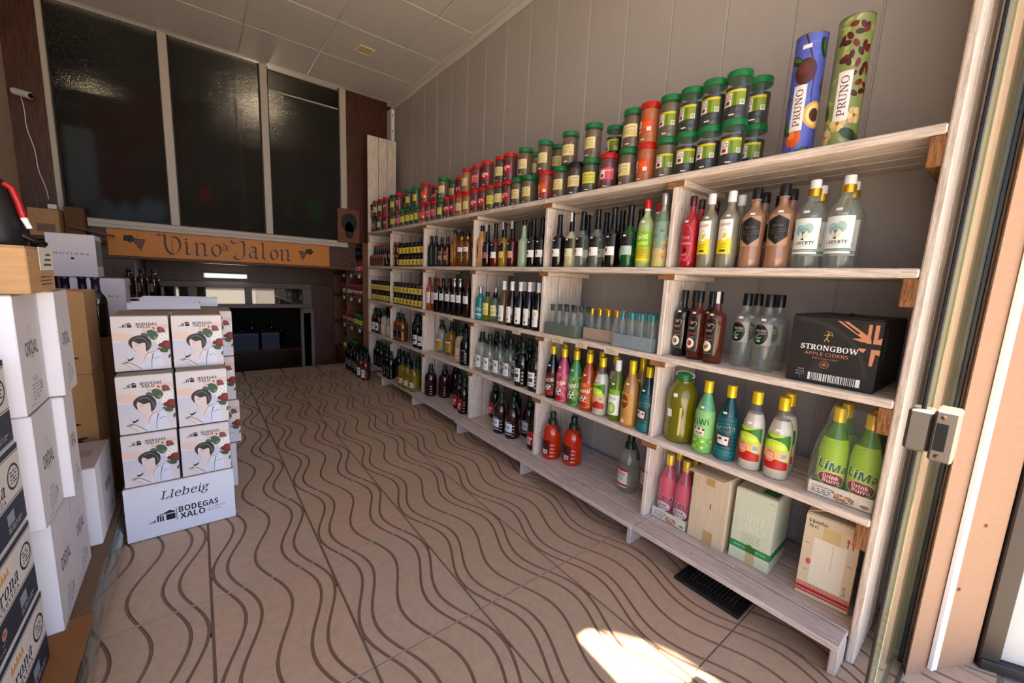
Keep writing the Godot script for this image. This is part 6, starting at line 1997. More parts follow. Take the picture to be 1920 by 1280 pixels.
	p.line(p.curve([Vector2(60, 514), Vector2(98, 506), Vector2(140, 520), Vector2(200, 570), Vector2(226, 592)]), 6, grey, 5)
	p.line(p.curve([Vector2(84, 530), Vector2(120, 556), Vector2(150, 592)]), 3, Color(0.45, 0.43, 0.43))
	p.line(p.curve([Vector2(60, 514), Vector2(84, 522), Vector2(100, 500), Vector2(76, 496)]), 5, grey, 3)
	p.poly(p.curve([Vector2(104, 470), Vector2(132, 468), Vector2(162, 452), Vector2(150, 478), Vector2(118, 492), Vector2(104, 470)]), Color(0.14, 0.12, 0.13))
	p.line(p.curve([Vector2(104, 470), Vector2(98, 440), Vector2(108, 424)]), 1.6, Color(0.5, 0.5, 0.52))
	p.line(p.curve([Vector2(162, 452), Vector2(174, 424)]), 1.6, Color(0.5, 0.5, 0.52))
	p.line([Vector2(116, 490), Vector2(92, 522)], 2.2, grey)
	return p


# ---------- stocking the shelves ----------
func crate_tray(label: String, at: Vector3, size: Vector3, tex: Variant, col: Color) -> void:
	var o := thing("bottle_tray", label, "tray", "", at)
	var h := size * 0.5
	var m := mk(col, 0.8)
	var b := MB.new()
	b.box(Vector3(-h.x, 0, -h.z), Vector3(h.x, 0.003, h.z))
	b.box(Vector3(-h.x, 0, -h.z), Vector3(-h.x + 0.003, size.y, h.z), 0.001)
	b.box(Vector3(h.x - 0.003, 0, -h.z), Vector3(h.x, size.y, h.z), 0.001)
	b.box(Vector3(-h.x, 0, -h.z), Vector3(h.x, size.y, -h.z + 0.003), 0.001)
	b.box(Vector3(-h.x, 0, h.z - 0.003), Vector3(h.x, size.y, h.z), 0.001)
	put("tray_walls", b.mesh(m), o)
	if tex: print_on(o, "aisle", h, size.y, tex, 0.01, 0.03, 0.99, 0.97)

# shrink film round a pack: four thin leaning sheets and a slack top
func shrink_film(label: String, at: Vector3, w: Vector3, top: Vector3, H: float) -> void:
	var o := thing("shrink_film", label, "film", "", at)
	var b := MB.new()
	var lo := [Vector3(-w.x, 0, -w.z), Vector3(-w.x, 0, w.z), Vector3(w.x, 0, w.z), Vector3(w.x, 0, -w.z)]
	var hi := [Vector3(-top.x, H, -top.z), Vector3(-top.x, H, top.z), Vector3(top.x, H, top.z), Vector3(top.x, H, -top.z)]
	for i in 4:
		var j := (i + 1) % 4
		for k in 5:
			var ta := k / 5.0
			var tb := (k + 1) / 5.0
			var bulge := func(t: float) -> float: return smoothstep(0.42, 1.0, t)
			var a: Vector3 = (lo[i] as Vector3).lerp(hi[i], bulge.call(ta))
			var c: Vector3 = (lo[j] as Vector3).lerp(hi[j], bulge.call(ta))
			var d: Vector3 = (lo[j] as Vector3).lerp(hi[j], bulge.call(tb))
			var e: Vector3 = (lo[i] as Vector3).lerp(hi[i], bulge.call(tb))
			a.y = H * ta
			c.y = H * ta
			d.y = H * tb
			e.y = H * tb
			b.quad(a, c, d, e, ((a + c) * 0.5 * Vector3(1, 0, 1)).normalized())
	put("film", b.mesh(M.film), o)

func stock_nearest() -> void:
	bottle_kinds()
	var w := "in the nearest bay's upper row"
	row("raspberry", "upper", [[1.70, -0.945]], w)
	row("raspberry", "upper", [[1.785, -0.952], [1.872, -0.93]], "behind the lemon liqueurs", "raspberry bottles at the back")
	row("lemon", "upper", [[1.705, -0.867], [1.705, -0.786]], w)
	row("lemon", "upper", [[1.80, -0.79]], "in the nearest bay, hidden behind its front twin")
	row("cream", "upper", [[1.71, -0.697], [1.71, -0.604]], w)
	row("cream", "upper", [[1.90, -0.770], [1.81, -0.707], [1.90, -0.682], [1.81, -0.612]], "behind the front pair", "cream liqueurs at the back")
	row("gin", "upper", [[1.71, -0.512], [1.71, -0.418]], w)
	row("gin", "upper", [[1.815, -0.522], [1.815, -0.430]], "behind the front pair")
	w = "in the nearest bay's second row"
	row("rum_dark", "second", [[1.752, -0.965]], w)
	row("rum_red", "second", [[1.741, -0.888]], w)
	row("rum_nut", "second", [[1.723, -0.800]], w)
	row("rum_dark", "second", [[1.845, -0.962], [1.84, -0.882]], "behind the amber rum bottles", "dark rums at the back")
	row("oval", "second", [[1.775, -0.707], [1.758, -0.618]], w)
	row("oval", "second", [[1.862, -0.700], [1.845, -0.612]], "behind the front pair")
	var ci := carton("cider_box", "black apple cider carton with copper flag print beside the clear herb bottles", "", Vector3(1.872, 0.912, -0.388), Vector3(0.37, 0.238, 0.245), mk(Color(0.07, 0.06, 0.058), 0.45), [["aisle", art("cider"), 0.0, 0.0, 1.0, 1.0], ["front", art("cider_side"), 0.0, 0.0, 1.0, 1.0]], 0.0, mk(Color(0.10, 0.09, 0.088), 0.5), false)
	var hb := MB.new()
	hb.tube([Vector3(-0.01, 0.238, 0.01), Vector3(0.0, 0.246, 0.0), Vector3(0.02, 0.240, -0.012)], 0.003, 6)
	put("loose_strap", hb.mesh(M.blackcap), ci)
	w = "in the nearest bay's third row"
	row("jug5", "third", [[1.757, -0.925, 0.1]], w)
	row("kiwi", "third", [[1.722, -0.795]], w)
	row("menta", "third", [[1.731, -0.703]], w)
	row("coco", "third", [[1.727, -0.603], [1.732, -0.511]], w)
	row("coco", "third", [[1.822, -0.522]], "behind the nearest of the front pair")
	crate_tray("printed cardboard tray under the four lime bottles in the nearest bay", Vector3(1.795, 0.5165, -0.304), Vector3(0.195, 0.05, 0.18), art("tray"), Color(0.86, 0.82, 0.76))
	row("lima", "third", [[1.748, -0.347, 0.15], [1.748, -0.259, -0.05]], "at the front of the film-wrapped pack", "", 0.0035)
	row("lima", "third", [[1.838, -0.347], [1.838, -0.259]], "at the back of the film-wrapped pack", "", 0.0035)
	shrink_film("clear shrink film wrapped round the four lime bottles in the nearest bay", Vector3(1.795, 0.518, -0.304), Vector3(0.101, 0, 0.0935), Vector3(0.068, 0, 0.062), 0.325)
	w = "on the nearest bay's bottom boards"
	crate_tray("printed cardboard tray under the four pink bottles on the bottom boards", Vector3(1.80, 0.112, -0.905), Vector3(0.185, 0.05, 0.175), art("tray"), Color(0.86, 0.82, 0.76))
	row("rosa", "board", [[1.752, -0.947, 0.0], [1.752, -0.863]], "at the front of the bottom film-wrapped pack", "", 0.0035)
	row("rosa", "board", [[1.84, -0.947], [1.84, -0.863]], "at the back of the bottom film-wrapped pack", "", 0.0035)
	shrink_film("clear shrink film wrapped round the four pink bottles on the bottom boards", Vector3(1.80, 0.114, -0.905), Vector3(0.096, 0, 0.091), Vector3(0.066, 0, 0.06), 0.325)
	var plain := carton("carton", "plain beige carton with brown tape squares and a raised flap on the bottom boards", "", Vector3(1.80, 0.112, -0.728), Vector3(0.19, 0.325, 0.160), M.cardpale, [], 0.0, M.cardpale, false)
	print_on(plain, "aisle", Vector3(0.095, 0, 0.08), 0.325, M.tape, 0.38, 0.02, 0.60, 0.16, "tape")
	print_on(plain, "aisle", Vector3(0.095, 0, 0.08), 0.325, M.tape, 0.44, 0.82, 0.70, 1.0, "tape")
	plank("dark_mark", Vector3(-0.0962, 0.165, 0.008), Vector3(-0.0955, 0.19, 0.011), M.blackcap, plain, 0.0)
	flap(plain, "raised_flap", Vector3(-0.09, 0.3255, 0), Vector3(-0.075, 0, -0.078), Vector3(0.06, 0.003, 0.078), Vector3(0, 0, -0.12))
	carton("rum_carton", "pale green and white rum carton with green band on the bottom boards", "", Vector3(1.812, 0.112, -0.558), Vector3(0.185, 0.315, 0.148), mk(Color(0.80, 0.82, 0.74), 0.75), [["aisle", art("stjames"), 0.0, 0.0, 1.0, 1.0], ["front", art("stjames_side"), 0.0, 0.0, 1.0, 1.0], ["top", mk(Color(0.12, 0.40, 0.16), 0.7), 0.12, 0.58, 0.55, 0.95]], 0.04, mk(Color(0.70, 0.68, 0.60), 0.8), true)
	var six := carton("bottle_carton", "cream carton reading 6 Botellas with red stripes and two red arrows", "", Vector3(1.82, 0.112, -0.318), Vector3(0.19, 0.325, 0.155), M.cardpale, [["aisle", art("six"), 0.0, 0.0, 1.0, 1.0]], 0.10, M.cardpale, false)
	flap(six, "open_flap", Vector3(0, 0.3255, -0.075), Vector3(-0.095, 0, 0.0), Vector3(0.095, 0.003, 0.075), Vector3(-0.42, 0, 0))

func stock_second() -> void:
	var w := "in the second bay's upper row"
	row("mora_berry", "upper", [[1.70, -1.753]], w)
	row("mora_pale", "upper", [[1.70, -1.655]], w)
	row("mora_orange", "upper", [[1.70, -1.570]], w)
	row("mora_fig", "upper", [[1.70, -1.466]], w)
	row("mora_plum", "upper", [[1.70, -1.359]], w)
	row("mora_mint", "upper", [[1.70, -1.260]], w)
	row("saint", "upper", [[1.70, -1.168]], w)
	row("meadow", "upper", [[1.70, -1.080]], w)
	row("mora_plum", "upper", [[1.80, -1.627], [1.80, -1.492], [1.80, -1.386], [1.82, -1.286]], "standing at the back behind the front row", "black mistelle bottles at the back of the second bay")
	row("saint", "upper", [[1.80, -1.172]], "in the second bay, behind the flowery bottle")
	w = "in the second bay's second row"
	crate_tray("grey-green cardboard tray of green-capped soda bottles in the second bay", Vector3(1.748, 0.912, -1.672), Vector3(0.175, 0.068, 0.245), mk(Color(0.36, 0.40, 0.36), 0.8), Color(0.36, 0.41, 0.36))
	crate_tray("beige cardboard tray of gold-capped soda bottles in the second bay", Vector3(1.765, 0.912, -1.408), Vector3(0.12, 0.068, 0.225), mk(Color(0.66, 0.58, 0.50), 0.8), Color(0.66, 0.58, 0.50))
	crate_tray("blue-grey cardboard tray of teal-capped soda bottles in the second bay", Vector3(1.748, 0.912, -1.165), Vector3(0.175, 0.068, 0.235), mk(Color(0.50, 0.55, 0.58), 0.8), Color(0.50, 0.55, 0.58))
	for q in [["tonic_green", [-1.765, -1.705, -1.645, -1.583], [1.695, 1.752, 1.808], "grey-green"], ["tonic_gold", [-1.49, -1.433, -1.376, -1.32], [1.737, 1.794], "beige"], ["tonic_teal", [-1.252, -1.195, -1.138, -1.08], [1.695, 1.752, 1.808], "blue-grey"]]:
		for j in q[2].size():
			var spots := []
			for z in q[1]: spots.append([q[2][j], z])
			row(q[0], "second", spots, "in the %s row of the %s tray" % [["front", "middle" if q[2].size() == 3 else "back", "back"][j], q[3]], "soda bottles in the %s tray" % q[3], 0.0035)
	for q in [[-1.672, 0.245, 1.748, 0.0865, "grey-green"], [-1.165, 0.235, 1.748, 0.0865, "blue-grey"]]:
		shrink_film("clear shrink film round the soda bottles in the %s tray" % q[4], Vector3(q[2], 0.914, q[0]), Vector3(q[3] + 0.002, 0, q[1] * 0.5 + 0.002), Vector3(q[3] - 0.012, 0, q[1] * 0.5 - 0.012), 0.178)
	w = "in the second bay's third row"
	row("punch_a", "third", [[1.704, -1.742]], w)
	row("punch_b", "third", [[1.699, -1.643]], w)
	row("punch_c", "third", [[1.709, -1.555]], w)
	row("punch_d", "third", [[1.709, -1.457]], w)
	row("coco", "third", [[1.710, -1.364]], w)
	row("limebottle", "third", [[1.714, -1.265]], w)
	row("caramel", "third", [[1.706, -1.171]], w)
	row("menta_b", "third", [[1.712, -1.078]], w)
	row("punch_a", "third", [[1.83, -1.765], [1.83, -1.665], [1.83, -1.56]], "standing at the back of the second bay", "red punch bottles at the back")
	row("punch_d", "third", [[1.83, -1.467]], "standing at the back of the second bay")
	row("coco", "third", [[1.83, -1.367]], "standing at the back of the second bay")
	row("caramel", "third", [[1.825, -1.192]], "standing at the back of the second bay")
	w = "on the second bay's bottom boards"
	row("jug_orange", "board", [[1.736, -1.745, 0.0], [1.786, -1.610, 0.0]], w)
	row("jug_clear", "board", [[1.806, -1.210], [1.885, -1.118]], w)

func stock_third() -> void:
	var w := "in the third bay's upper row"
	row("peach", "upper", [[1.705, -2.580]], w)
	row("mora_pink", "upper", [[1.70, -2.500]], w)
	row("mora_red", "upper", [[1.70, -2.398]], w)
	row("mora_yellow", "upper", [[1.70, -2.297]], w)
	row("mora_salmon", "upper", [[1.70, -2.200]], w)
	row("ridged", "upper", [[1.70, -2.080]], w)
	row("mora_plum", "upper", [[1.70, -1.988], [1.70, -1.905]], w)
	row("mora_plum", "upper", [[1.80, -2.44], [1.80, -2.33], [1.80, -2.14], [1.80, -2.02], [1.80, -1.93]], "standing at the back of the third bay", "black mistelle bottles at the back of the third bay")
	w = "in the third bay's second row"
	row("swirl", "second", [[1.695, -2.560]], w)
	row("absinthe", "second", [[1.695, -2.465]], w)
	row("anise", "second", [[1.70, -2.376]], w)
	row("swirl", "second", [[1.78, -2.48]], "in the third bay, behind the yellow-green bottle")
	row("whitewine", "second", [[1.695, -2.262]], w)
	row("redwine", "second", [[1.69, -2.165], [1.695, -2.080], [1.696, -1.990]], w)
	row("birdwine", "second", [[1.698, -1.902]], w)
	row("redwine", "second", [[1.79, -2.155], [1.79, -2.065], [1.79, -1.975]], "standing behind the front wines")
	w = "in the third bay's third row"
	row("jug_anis", "third", [[1.722, -2.555, 0.2], [1.715, -2.44, 0.2], [1.726, -2.325, 0.1], [1.735, -2.21, 0.1]], w)
	row("jug_vermut", "third", [[1.712, -2.045], [1.712, -1.905]], w)
	row("jug_vermut", "third", [[1.84, -2.53], [1.845, -2.40], [1.845, -2.25], [1.83, -2.11], [1.82, -1.97]], "standing at the back of the third bay", "dark jugs at the back of the third bay")
	w = "on the third bay's bottom boards"
	row("jug_red", "board", [[1.872, -2.555]], w)
	row("jug_blue", "board", [[1.712, -2.262, 0.1], [1.725, -2.135, 0.2], [1.845, -2.095, 0.2]], w)
	row("jug_red", "board", [[1.735, -1.905]], "on the bottom boards beside the upright")
	row("jug_red", "board", [[1.93, -2.37]], "on the third bay's bottom boards, at the back")
	# fourth bay
	w = "in the fourth bay's upper row"
	row("greenherb", "upper", [[1.71, -3.415], [1.71, -3.325]], w)
	row("nutty", "upper", [[1.72, -3.235], [1.72, -3.135]], w)
	row("tequila", "upper", [[1.72, -3.010]], w)
	row("ambersq", "upper", [[1.71, -2.880], [1.71, -2.790]], w)
	row("ambersq", "upper", [[1.81, -2.94], [1.81, -2.83]], "standing at the back of the fourth bay")
	row("tequila", "upper", [[1.81, -3.05]], "standing at the back of the fourth bay")
	w = "in the fourth bay's second row"
	row("rose", "second", [[1.70, -3.420]], w)
	row("rosegreen", "second", [[1.71, -3.340]], w)
	row("winebright", "second", [[1.69, -3.245]], w)
	row("winered", "second", [[1.69, -3.140], [1.69, -3.040]], w)
	row("winesilver", "second", [[1.69, -2.945], [1.69, -2.855]], w)
	row("winebrown", "second", [[1.69, -2.740]], w)
	row("winered", "second", [[1.79, -3.20], [1.79, -3.10], [1.79, -3.00], [1.79, -2.90], [1.79, -2.80]], "in the fourth bay's back row", "red wines at the back of the fourth bay")
	w = "in the fourth bay's third row"
	row("jug_yellow", "third", [[1.815, -3.380, 0.3]], w)
	row("jug_hierbas", "third", [[1.820, -3.205, 0.3]], w)
	row("jug_pinkish", "third", [[1.735, -2.895, 0.3]], w)
	row("jug_dark", "third", [[1.712, -2.775, 0.3]], w)
	row("jug_dark", "third", [[1.90, -3.09], [1.87, -2.96], [1.84, -2.83]], "at the back of the fourth bay", "dark jugs at the back of the fourth bay")
	w = "on the fourth bay's bottom boards"
	row("jug_cherry", "board", [[1.690, -3.350], [1.781, -3.245], [1.93, -3.30]], w)
	row("jug_red", "board", [[1.731, -2.890], [1.702, -2.765]], w)

func stock_far() -> void:
	# fifth bay
	var w := "in the fifth bay's upper row"
	for t in 2:
		var tw: String = ["lower", "upper"][t]
		row("honeybig", "upper", [[1.715, -4.215]], "at the left end of the fifth bay, %s of two" % tw, "", t * 0.1265)
		row("honey", "upper", [[1.71, -4.08], [1.71, -3.995], [1.71, -3.91], [1.71, -3.825], [1.71, -3.74], [1.71, -3.655], [1.71, -3.57]], "in the %s layer, fifth bay's top row" % tw, "honey jars in the fifth bay's upper row", t * 0.1165)
		row("honey", "second", [[1.71, -4.225], [1.71, -4.138], [1.71, -4.051], [1.71, -3.964], [1.71, -3.877], [1.71, -3.79], [1.71, -3.703], [1.71, -3.616], [1.71, -3.529]], "in the %s layer, fifth bay's second row" % tw, "honey jars in the fifth bay's second row", t * 0.1165)
		row("honey", "second", [[1.71, -4.93], [1.71, -4.85], [1.71, -4.77], [1.71, -4.69], [1.71, -4.61], [1.71, -4.53], [1.71, -4.45], [1.71, -4.37]], "in the %s layer, end bay's second row" % tw, "honey jars in the end bay", t * 0.1165)
	w = "in the fifth bay's third row"
	row("jug_amber", "third", [[1.72, -4.20, 0.4], [1.72, -4.085, 0.4]], w)
	row("jug_vermut", "third", [[1.72, -3.70, 0.3], [1.72, -3.585, 0.3]], w)
	row("jug_dark", "third", [[1.85, -4.02], [1.85, -3.88], [1.85, -3.74]], "at the back of the fifth bay", "dark jugs at the back of the fifth bay")
	w = "on the fifth bay's bottom boards"
	row("jug_oil", "board", [[1.60, -3.790], [1.605, -3.675], [1.62, -3.560], [1.72, -3.70]], w)
	row("jug_dark", "board", [[1.605, -4.235], [1.605, -4.12]], w)
	row("jug_dark", "board", [[1.73, -4.20], [1.73, -4.08], [1.73, -3.96]], "behind the front jugs of the fifth bay", "dark jugs behind the front of the fifth bay")
	# end bay
	w = "in the end bay's upper row"
	row("soda", "upper", [[1.715, -4.93], [1.715, -4.865], [1.715, -4.80], [1.715, -4.735], [1.715, -4.67], [1.715, -4.605], [1.715, -4.54]], w, "soda bottles in the end bay")
	row("soda", "upper", [[1.715, -4.43], [1.715, -4.365]], "outside the printed carrier, end bay's upper row")
	var car := thing("bottle_carrier", "pink and white printed cardboard carrier in front of the red-capped soda bottles", "carrier", "", Vector3(1.672, 1.3095, -4.735))
	plank("front_board", Vector3(-0.002, 0, -0.235), Vector3(0.002, 0.125, 0.235), mk(Color(0.62, 0.46, 0.42), 0.7), car, 0.0)
	for k in 6: plank("printed_arch", Vector3(-0.0028, 0.012, -0.215 + k * 0.073), Vector3(-0.0021, 0.095, -0.165 + k * 0.073), mk(Color(0.40, 0.10, 0.10), 0.7), car, 0.0)
	w = "in the end bay's third row"
	row("jug_rust", "third", [[1.72, -4.91, 0.4]], w)
	row("jug_vermut", "third", [[1.72, -4.79, 0.4]], w)
	row("jug_pinkish", "third", [[1.72, -4.60, 0.4], [1.72, -4.42, 0.4]], w)
	row("jug_dark", "third", [[1.85, -4.86], [1.85, -4.72], [1.85, -4.55], [1.85, -4.40]], "at the back of the end bay", "dark jugs at the back of the end bay")
	row("jug_dark", "board", [[1.72, -4.85], [1.72, -4.72], [1.72, -4.58], [1.72, -4.44]], "low in the end bay", "dark jugs low in the end bay")
	# bottles standing on the tiles at the end of the shelving
	row("dkfloor", "floor", [[1.49, -5.26], [1.485, -5.13], [1.49, -5.0], [1.485, -4.88]], "on the floor before the end bay", "dark bottles on the floor", 0.002)
	row("dkfloor", "floor", [[1.59, -5.20], [1.59, -5.07], [1.59, -4.95], [1.58, -4.82]], "on the floor, second line, before the end bay", "dark bottles on the floor, second line", 0.002)
	row("jug_rust", "floor", [[1.485, -4.74, 0.4], [1.49, -4.60, 0.4]], "on the floor before the end bay", "", 0.002)

func stock_top() -> void:
	# two layers of spice jars along the top board
	var low := [["d", -5.03], ["d", -4.92], ["b", -4.73], ["r", -4.53], ["gl", -4.33], ["rp", -4.20], ["gl", -4.07], ["gl", -3.94], ["gl", -3.83], ["gl", -3.72], ["ro", -3.60], ["rp", -3.485], ["rp", -3.37], ["gl", -3.25], ["r", -3.13], ["r", -3.03], ["y", -2.93], ["y", -2.82], ["r", -2.70], ["r", -2.595], ["o", -2.49], ["b", -2.39], ["r", -2.29], ["gt", -2.19], ["gt", -2.08], ["ro", -1.92], ["gt", -1.79], ["k", -1.67], ["gl", -1.56], ["rp", -1.44], ["gt", -1.32], ["y2", -1.215], ["go", -1.112], ["gd", -1.014], ["gd", -0.918], ["gd", -0.822]]
	var up := [["d", -4.96], ["b", -4.86], ["b", -4.70], ["r", -4.53], ["gl", -4.33], ["rp", -4.18], ["gl", -3.93], ["gl", -3.76], ["ro", -3.57], ["gt", -3.23], ["y", -2.84], ["rp", -2.69], ["r", -2.56], ["b", -2.39], ["r", -2.285], ["gt", -2.13], ["gt", -1.94], ["gt", -1.73], ["gt", -1.56], ["gt", -1.31], ["y2", -1.215], ["go", -1.112], ["gd", -1.014], ["gd", -0.918], ["gd", -0.822]]
	var back := [["gl", -4.27], ["r", -3.57], ["gt", -3.24], ["r", -3.12], ["gt", -2.16], ["gt", -1.93], ["gd", -1.50], ["gt", -1.40], ["gd", -0.79]]
	var n := {}
	for L in [[low, "lower layer", 1.72, 0.0], [up, "upper layer", 1.72, 0.1755], [back, "back upper layer", 1.825, 0.1755], [back, "back lower layer", 1.825, 0.0]]:
		n.clear()
		var total := {}
		for q in L[0]: total[q[0]] = total.get(q[0], 0) + 1
		for q in L[0]:
			var i: int = n.get(q[0], 0)
			n[q[0]] = i + 1
			var d: String = K["jar_" + q[0]].desc
			var l := "%s, %s on the top board" % [d, L[1]]
			if total[q[0]] > 1: l = "%s, %s from left in the %s" % [d, ORD[i], L[1]]
			var lift: float = L[3]
			if q[0] == "d" and lift > 0.0: lift = 0.1615
			stand("jar_" + q[0], L[2], SHELFY.top + 0.0005 + lift, q[1], l, "spice jars on the top board", rng.randf_range(-0.35, 0.15))
	for q in [["pruno_blue", -0.606, 0.05, "blue gift tube printed with plums and apricots, reading PRUNO", 0.405], ["pruno_green", -0.483, 0.15, "olive green gift tube printed with blossoms and berries, reading PRUNO", 0.41]]:
		var o := thing("gift_tube", q[3], "tube", "", Vector3(1.765, SHELFY.top + 0.0005, q[1]), q[2])
		var b := MB.new()
		var H: float = q[4]
		b.lathe([Vector2(0, 0.002), Vector2(0.047, 0.002), Vector2(0.0475, 0.004), Vector2(0.0475, H * 0.5), Vector2(0.0475, H)], 36, -PI, PI, 0.0, 0.0, H)
		put("printed_tube", b.mesh(mk(Color.WHITE, 0.35, 0.0, art(q[0]))), o)
		b = MB.new()
		b.lathe([Vector2(0.0478, H - 0.004), Vector2(0.0482, H), Vector2(0.046, H + 0.001), Vector2(0.0455, H - 0.006), Vector2(0, H - 0.006)], 36)
		put("rim_lid", b.mesh(mk(Color(0.45, 0.42, 0.36), 0.4, 0.5)), o)
		b = MB.new()
		b.lathe([Vector2(0, 0), Vector2(0.048, 0), Vector2(0.048, 0.004)], 36)
		put("base_rim", b.mesh(mk(Color(0.45, 0.42, 0.36), 0.4, 0.5)), o)


# ---------- the stacked cartons on the left ----------
func build_left() -> void:
	# wrapped pallet with cardboard sheets
	var pal := thing("pallet", "low pallet wrapped in clear film under the white wine cartons", "pallet", "", Vector3(-0.70, 0.001, -1.95))
	for k in 7:
		plank("deck_plank", Vector3(-0.38, 0.085, -0.60 + k * 0.172), Vector3(0.375, 0.105, -0.45 + k * 0.172), M.board, pal, 0.003)
	for x in [-0.36, -0.05, 0.27]:
		for z in [-0.59, -0.07, 0.46]:
			plank("block", Vector3(x, 0.018, z), Vector3(x + 0.09, 0.085, z + 0.12), M.board, pal, 0.003)
		plank("runner", Vector3(x, 0.0, -0.6), Vector3(x + 0.09, 0.018, 0.6), M.board, pal, 0.002)
	var fm := MB.new()
	var pr := []
	for q in [[0.382, 0.0], [0.394, 0.02], [0.397, 0.06], [0.392, 0.095], [0.38, 0.107], [0.30, 0.109]]: pr.append(Vector2(q[0], q[1]))
	for i in pr.size() - 1:
		var nn := Vector3(pr[i + 1].y - pr[i].y, -(pr[i + 1].x - pr[i].x), 0).normalized()
		for k in 8:
			var za := -0.61 + k * 0.152
			var zb := za + 0.152
			var wa := 0.006 * sin(k * 2.1)
			var wb := 0.006 * sin((k + 1) * 2.1)
			fm.quad(Vector3(pr[i].x + wa, pr[i].y, za), Vector3(pr[i].x + wb, pr[i].y, zb), Vector3(pr[i + 1].x + wb, pr[i + 1].y, zb), Vector3(pr[i + 1].x + wa, pr[i + 1].y, za), nn)
	var filmgreen := pane(0.25, Color(0.45, 0.55, 0.48))
	filmgreen.roughness = 0.12
	put("wrap_film", fm.mesh(filmgreen), pal)
	var sh := thing("cardboard_sheet", "flat brown cardboard sheet lying on the near end of the pallet", "cardboard", "", Vector3(-0.68, 0.107, -1.49))
	plank("sheet", Vector3(-0.40, 0, -0.20), Vector3(0.365, 0.005, 0.36), mk(Color(0.55, 0.36, 0.18), 0.85), sh, 0.001)
	plank("torn_edge", Vector3(0.362, -0.10, 0.0), Vector3(0.367, 0.002, 0.36), mk(Color(0.26, 0.09, 0.06), 0.9), sh, 0.0)
	var s2 := thing("cardboard_sheet", "greyish cardboard sheet on the pallet under the white wine cartons", "cardboard", "", Vector3(-0.68, 0.1065, -2.05))
	plank("sheet", Vector3(-0.40, 0, -0.48), Vector3(0.35, 0.004, 0.355), mk(Color(0.44, 0.34, 0.25), 0.85), s2, 0.001)
	# white wine cartons: near pair and far pair per layer
	var names := [["at the bottom, nearest", "at the bottom, second"], ["in the middle layer, nearest", "in the middle layer, second"], ["in the top layer, nearest", "in the top layer, second"]]
	var spec := [[0.112, 0.352, -0.372, -1.640, -1.836, -0.372, -1.842, -2.035], [0.465, 0.335, -0.372, -1.605, -1.795, -0.347, -1.800, -1.905], [0.801, 0.325, -0.374, -1.590, -1.790, -0.340, -1.797, -1.950]]
	for k in 3:
		var s: Array = spec[k]
		for j in 2:
			var xr: float = s[2 + j * 3]
			var za: float = s[3 + j * 3]
			var zb: float = s[4 + j * 3]
			carton("wine_carton", "tall white wine carton %s from the doorway, grey print on its side" % names[k][j], "white wine cartons on the pallet", Vector3(xr - 0.12, s[0], (za + zb) * 0.5), Vector3(0.24, s[1], za - zb), M.cardwhite, [["right", art("ordal"), 0.0, 0.0, 1.0, 1.0]], 0.0, M.cardwashed, false)
	carton("wine_carton", "white wine carton set apart low at the far end of the pallet", "white wine cartons on the pallet", Vector3(-0.455, 0.112, -2.28), Vector3(0.21, 0.322, 0.33), M.cardwhite, [["right", art("ordal"), 0.28, 0.0, 1.0, 1.0], ["top", mk(Color(0.62, 0.58, 0.58), 0.7), 0.30, 0.36, 0.86, 0.60]], 0.0, mk(Color(0.70, 0.67, 0.66), 0.7), false)
	# beer cartons nearest the door
	for k in 4:
		carton("beer_carton", "white and navy beer carton, %s from the top of the near stack" % ["fourth", "third", "second", "first"][k], "beer cartons in the near stack", Vector3(-0.545 - 0.002 * k, 0.113 + k * 0.2155, -1.345 + 0.006 * (k % 2)), Vector3(0.32, 0.215, 0.40), mk(Color(0.84, 0.82, 0.79), 0.6), [["right", art("corona"), 0.0, 0.0, 1.0, 1.0]], 0.0, mk(Color(0.80, 0.78, 0.75), 0.6), false)
	# brown carton on top, with the price slip and the red-handled machine
	var bc := carton("carton", "brown carton with a paper slip, on top of the white wine cartons", "", Vector3(-0.475, 1.127, -1.70), Vector3(0.275, 0.122, 0.24), M.card, [], 0.0, M.card, false)
	plank("paper_slip", Vector3(0.1385, 0.06, -0.11), Vector3(0.140, 0.123, 0.02), mk(Color(0.85, 0.82, 0.76), 0.8), bc, 0.0)
	for k in 3: plank("printed_line", Vector3(0.1378, 0.020 + k * 0.010, -0.08), Vector3(0.1384, 0.023 + k * 0.010, 0.02), mk(Color(0.35, 0.27, 0.18), 0.8), bc, 0.0)
	for k in 3: plank("written_line", Vector3(0.1401, 0.072 + k * 0.014, -0.085), Vector3(0.1404, 0.078 + k * 0.014, -0.01 - k * 0.015), mk(Color(0.32, 0.30, 0.32), 0.8), bc, 0.0)
	var tl := thing("hand_machine", "dark grey hand machine with a curved red handle on the brown carton", "machine", "", Vector3(-0.42, 1.2495, -1.70))
	var tb := MB.new()
	tb.lathe(V([0, 0, 0.062, 0.0, 0.066, 0.01, 0.060, 0.06, 0.050, 0.12, 0.040, 0.165, 0.022, 0.18, 0, 0.182]), 20)
	put("housing", tb.mesh(mk(Color(0.085, 0.085, 0.095), 0.45)), tl)
	tb = MB.new()
	tb.tube([Vector3(0.040, 0.158, 0.02), Vector3(0.052, 0.148, 0.022), Vector3(0.060, 0.115, 0.022), Vector3(0.066, 0.075, 0.02)], 0.0075, 10)
	put("red_handle", tb.mesh(mk(Color(0.62, 0.03, 0.04), 0.3)), tl)
	tb = MB.new()
	tb.tube([Vector3(0.066, 0.075, 0.02), Vector3(0.074, 0.048, 0.018)], 0.007, 10, 0.8)
	put("white_tip", tb.mesh(M.white), tl)
	tb = MB.new()
	tb.tube([Vector3(0.04, 0.04, 0.02), Vector3(0.075, 0.018, 0.01), Vector3(0.09, 0.009, -0.02)], 0.008, 8)
	put("hose", tb.mesh(M.blackcap), tl)
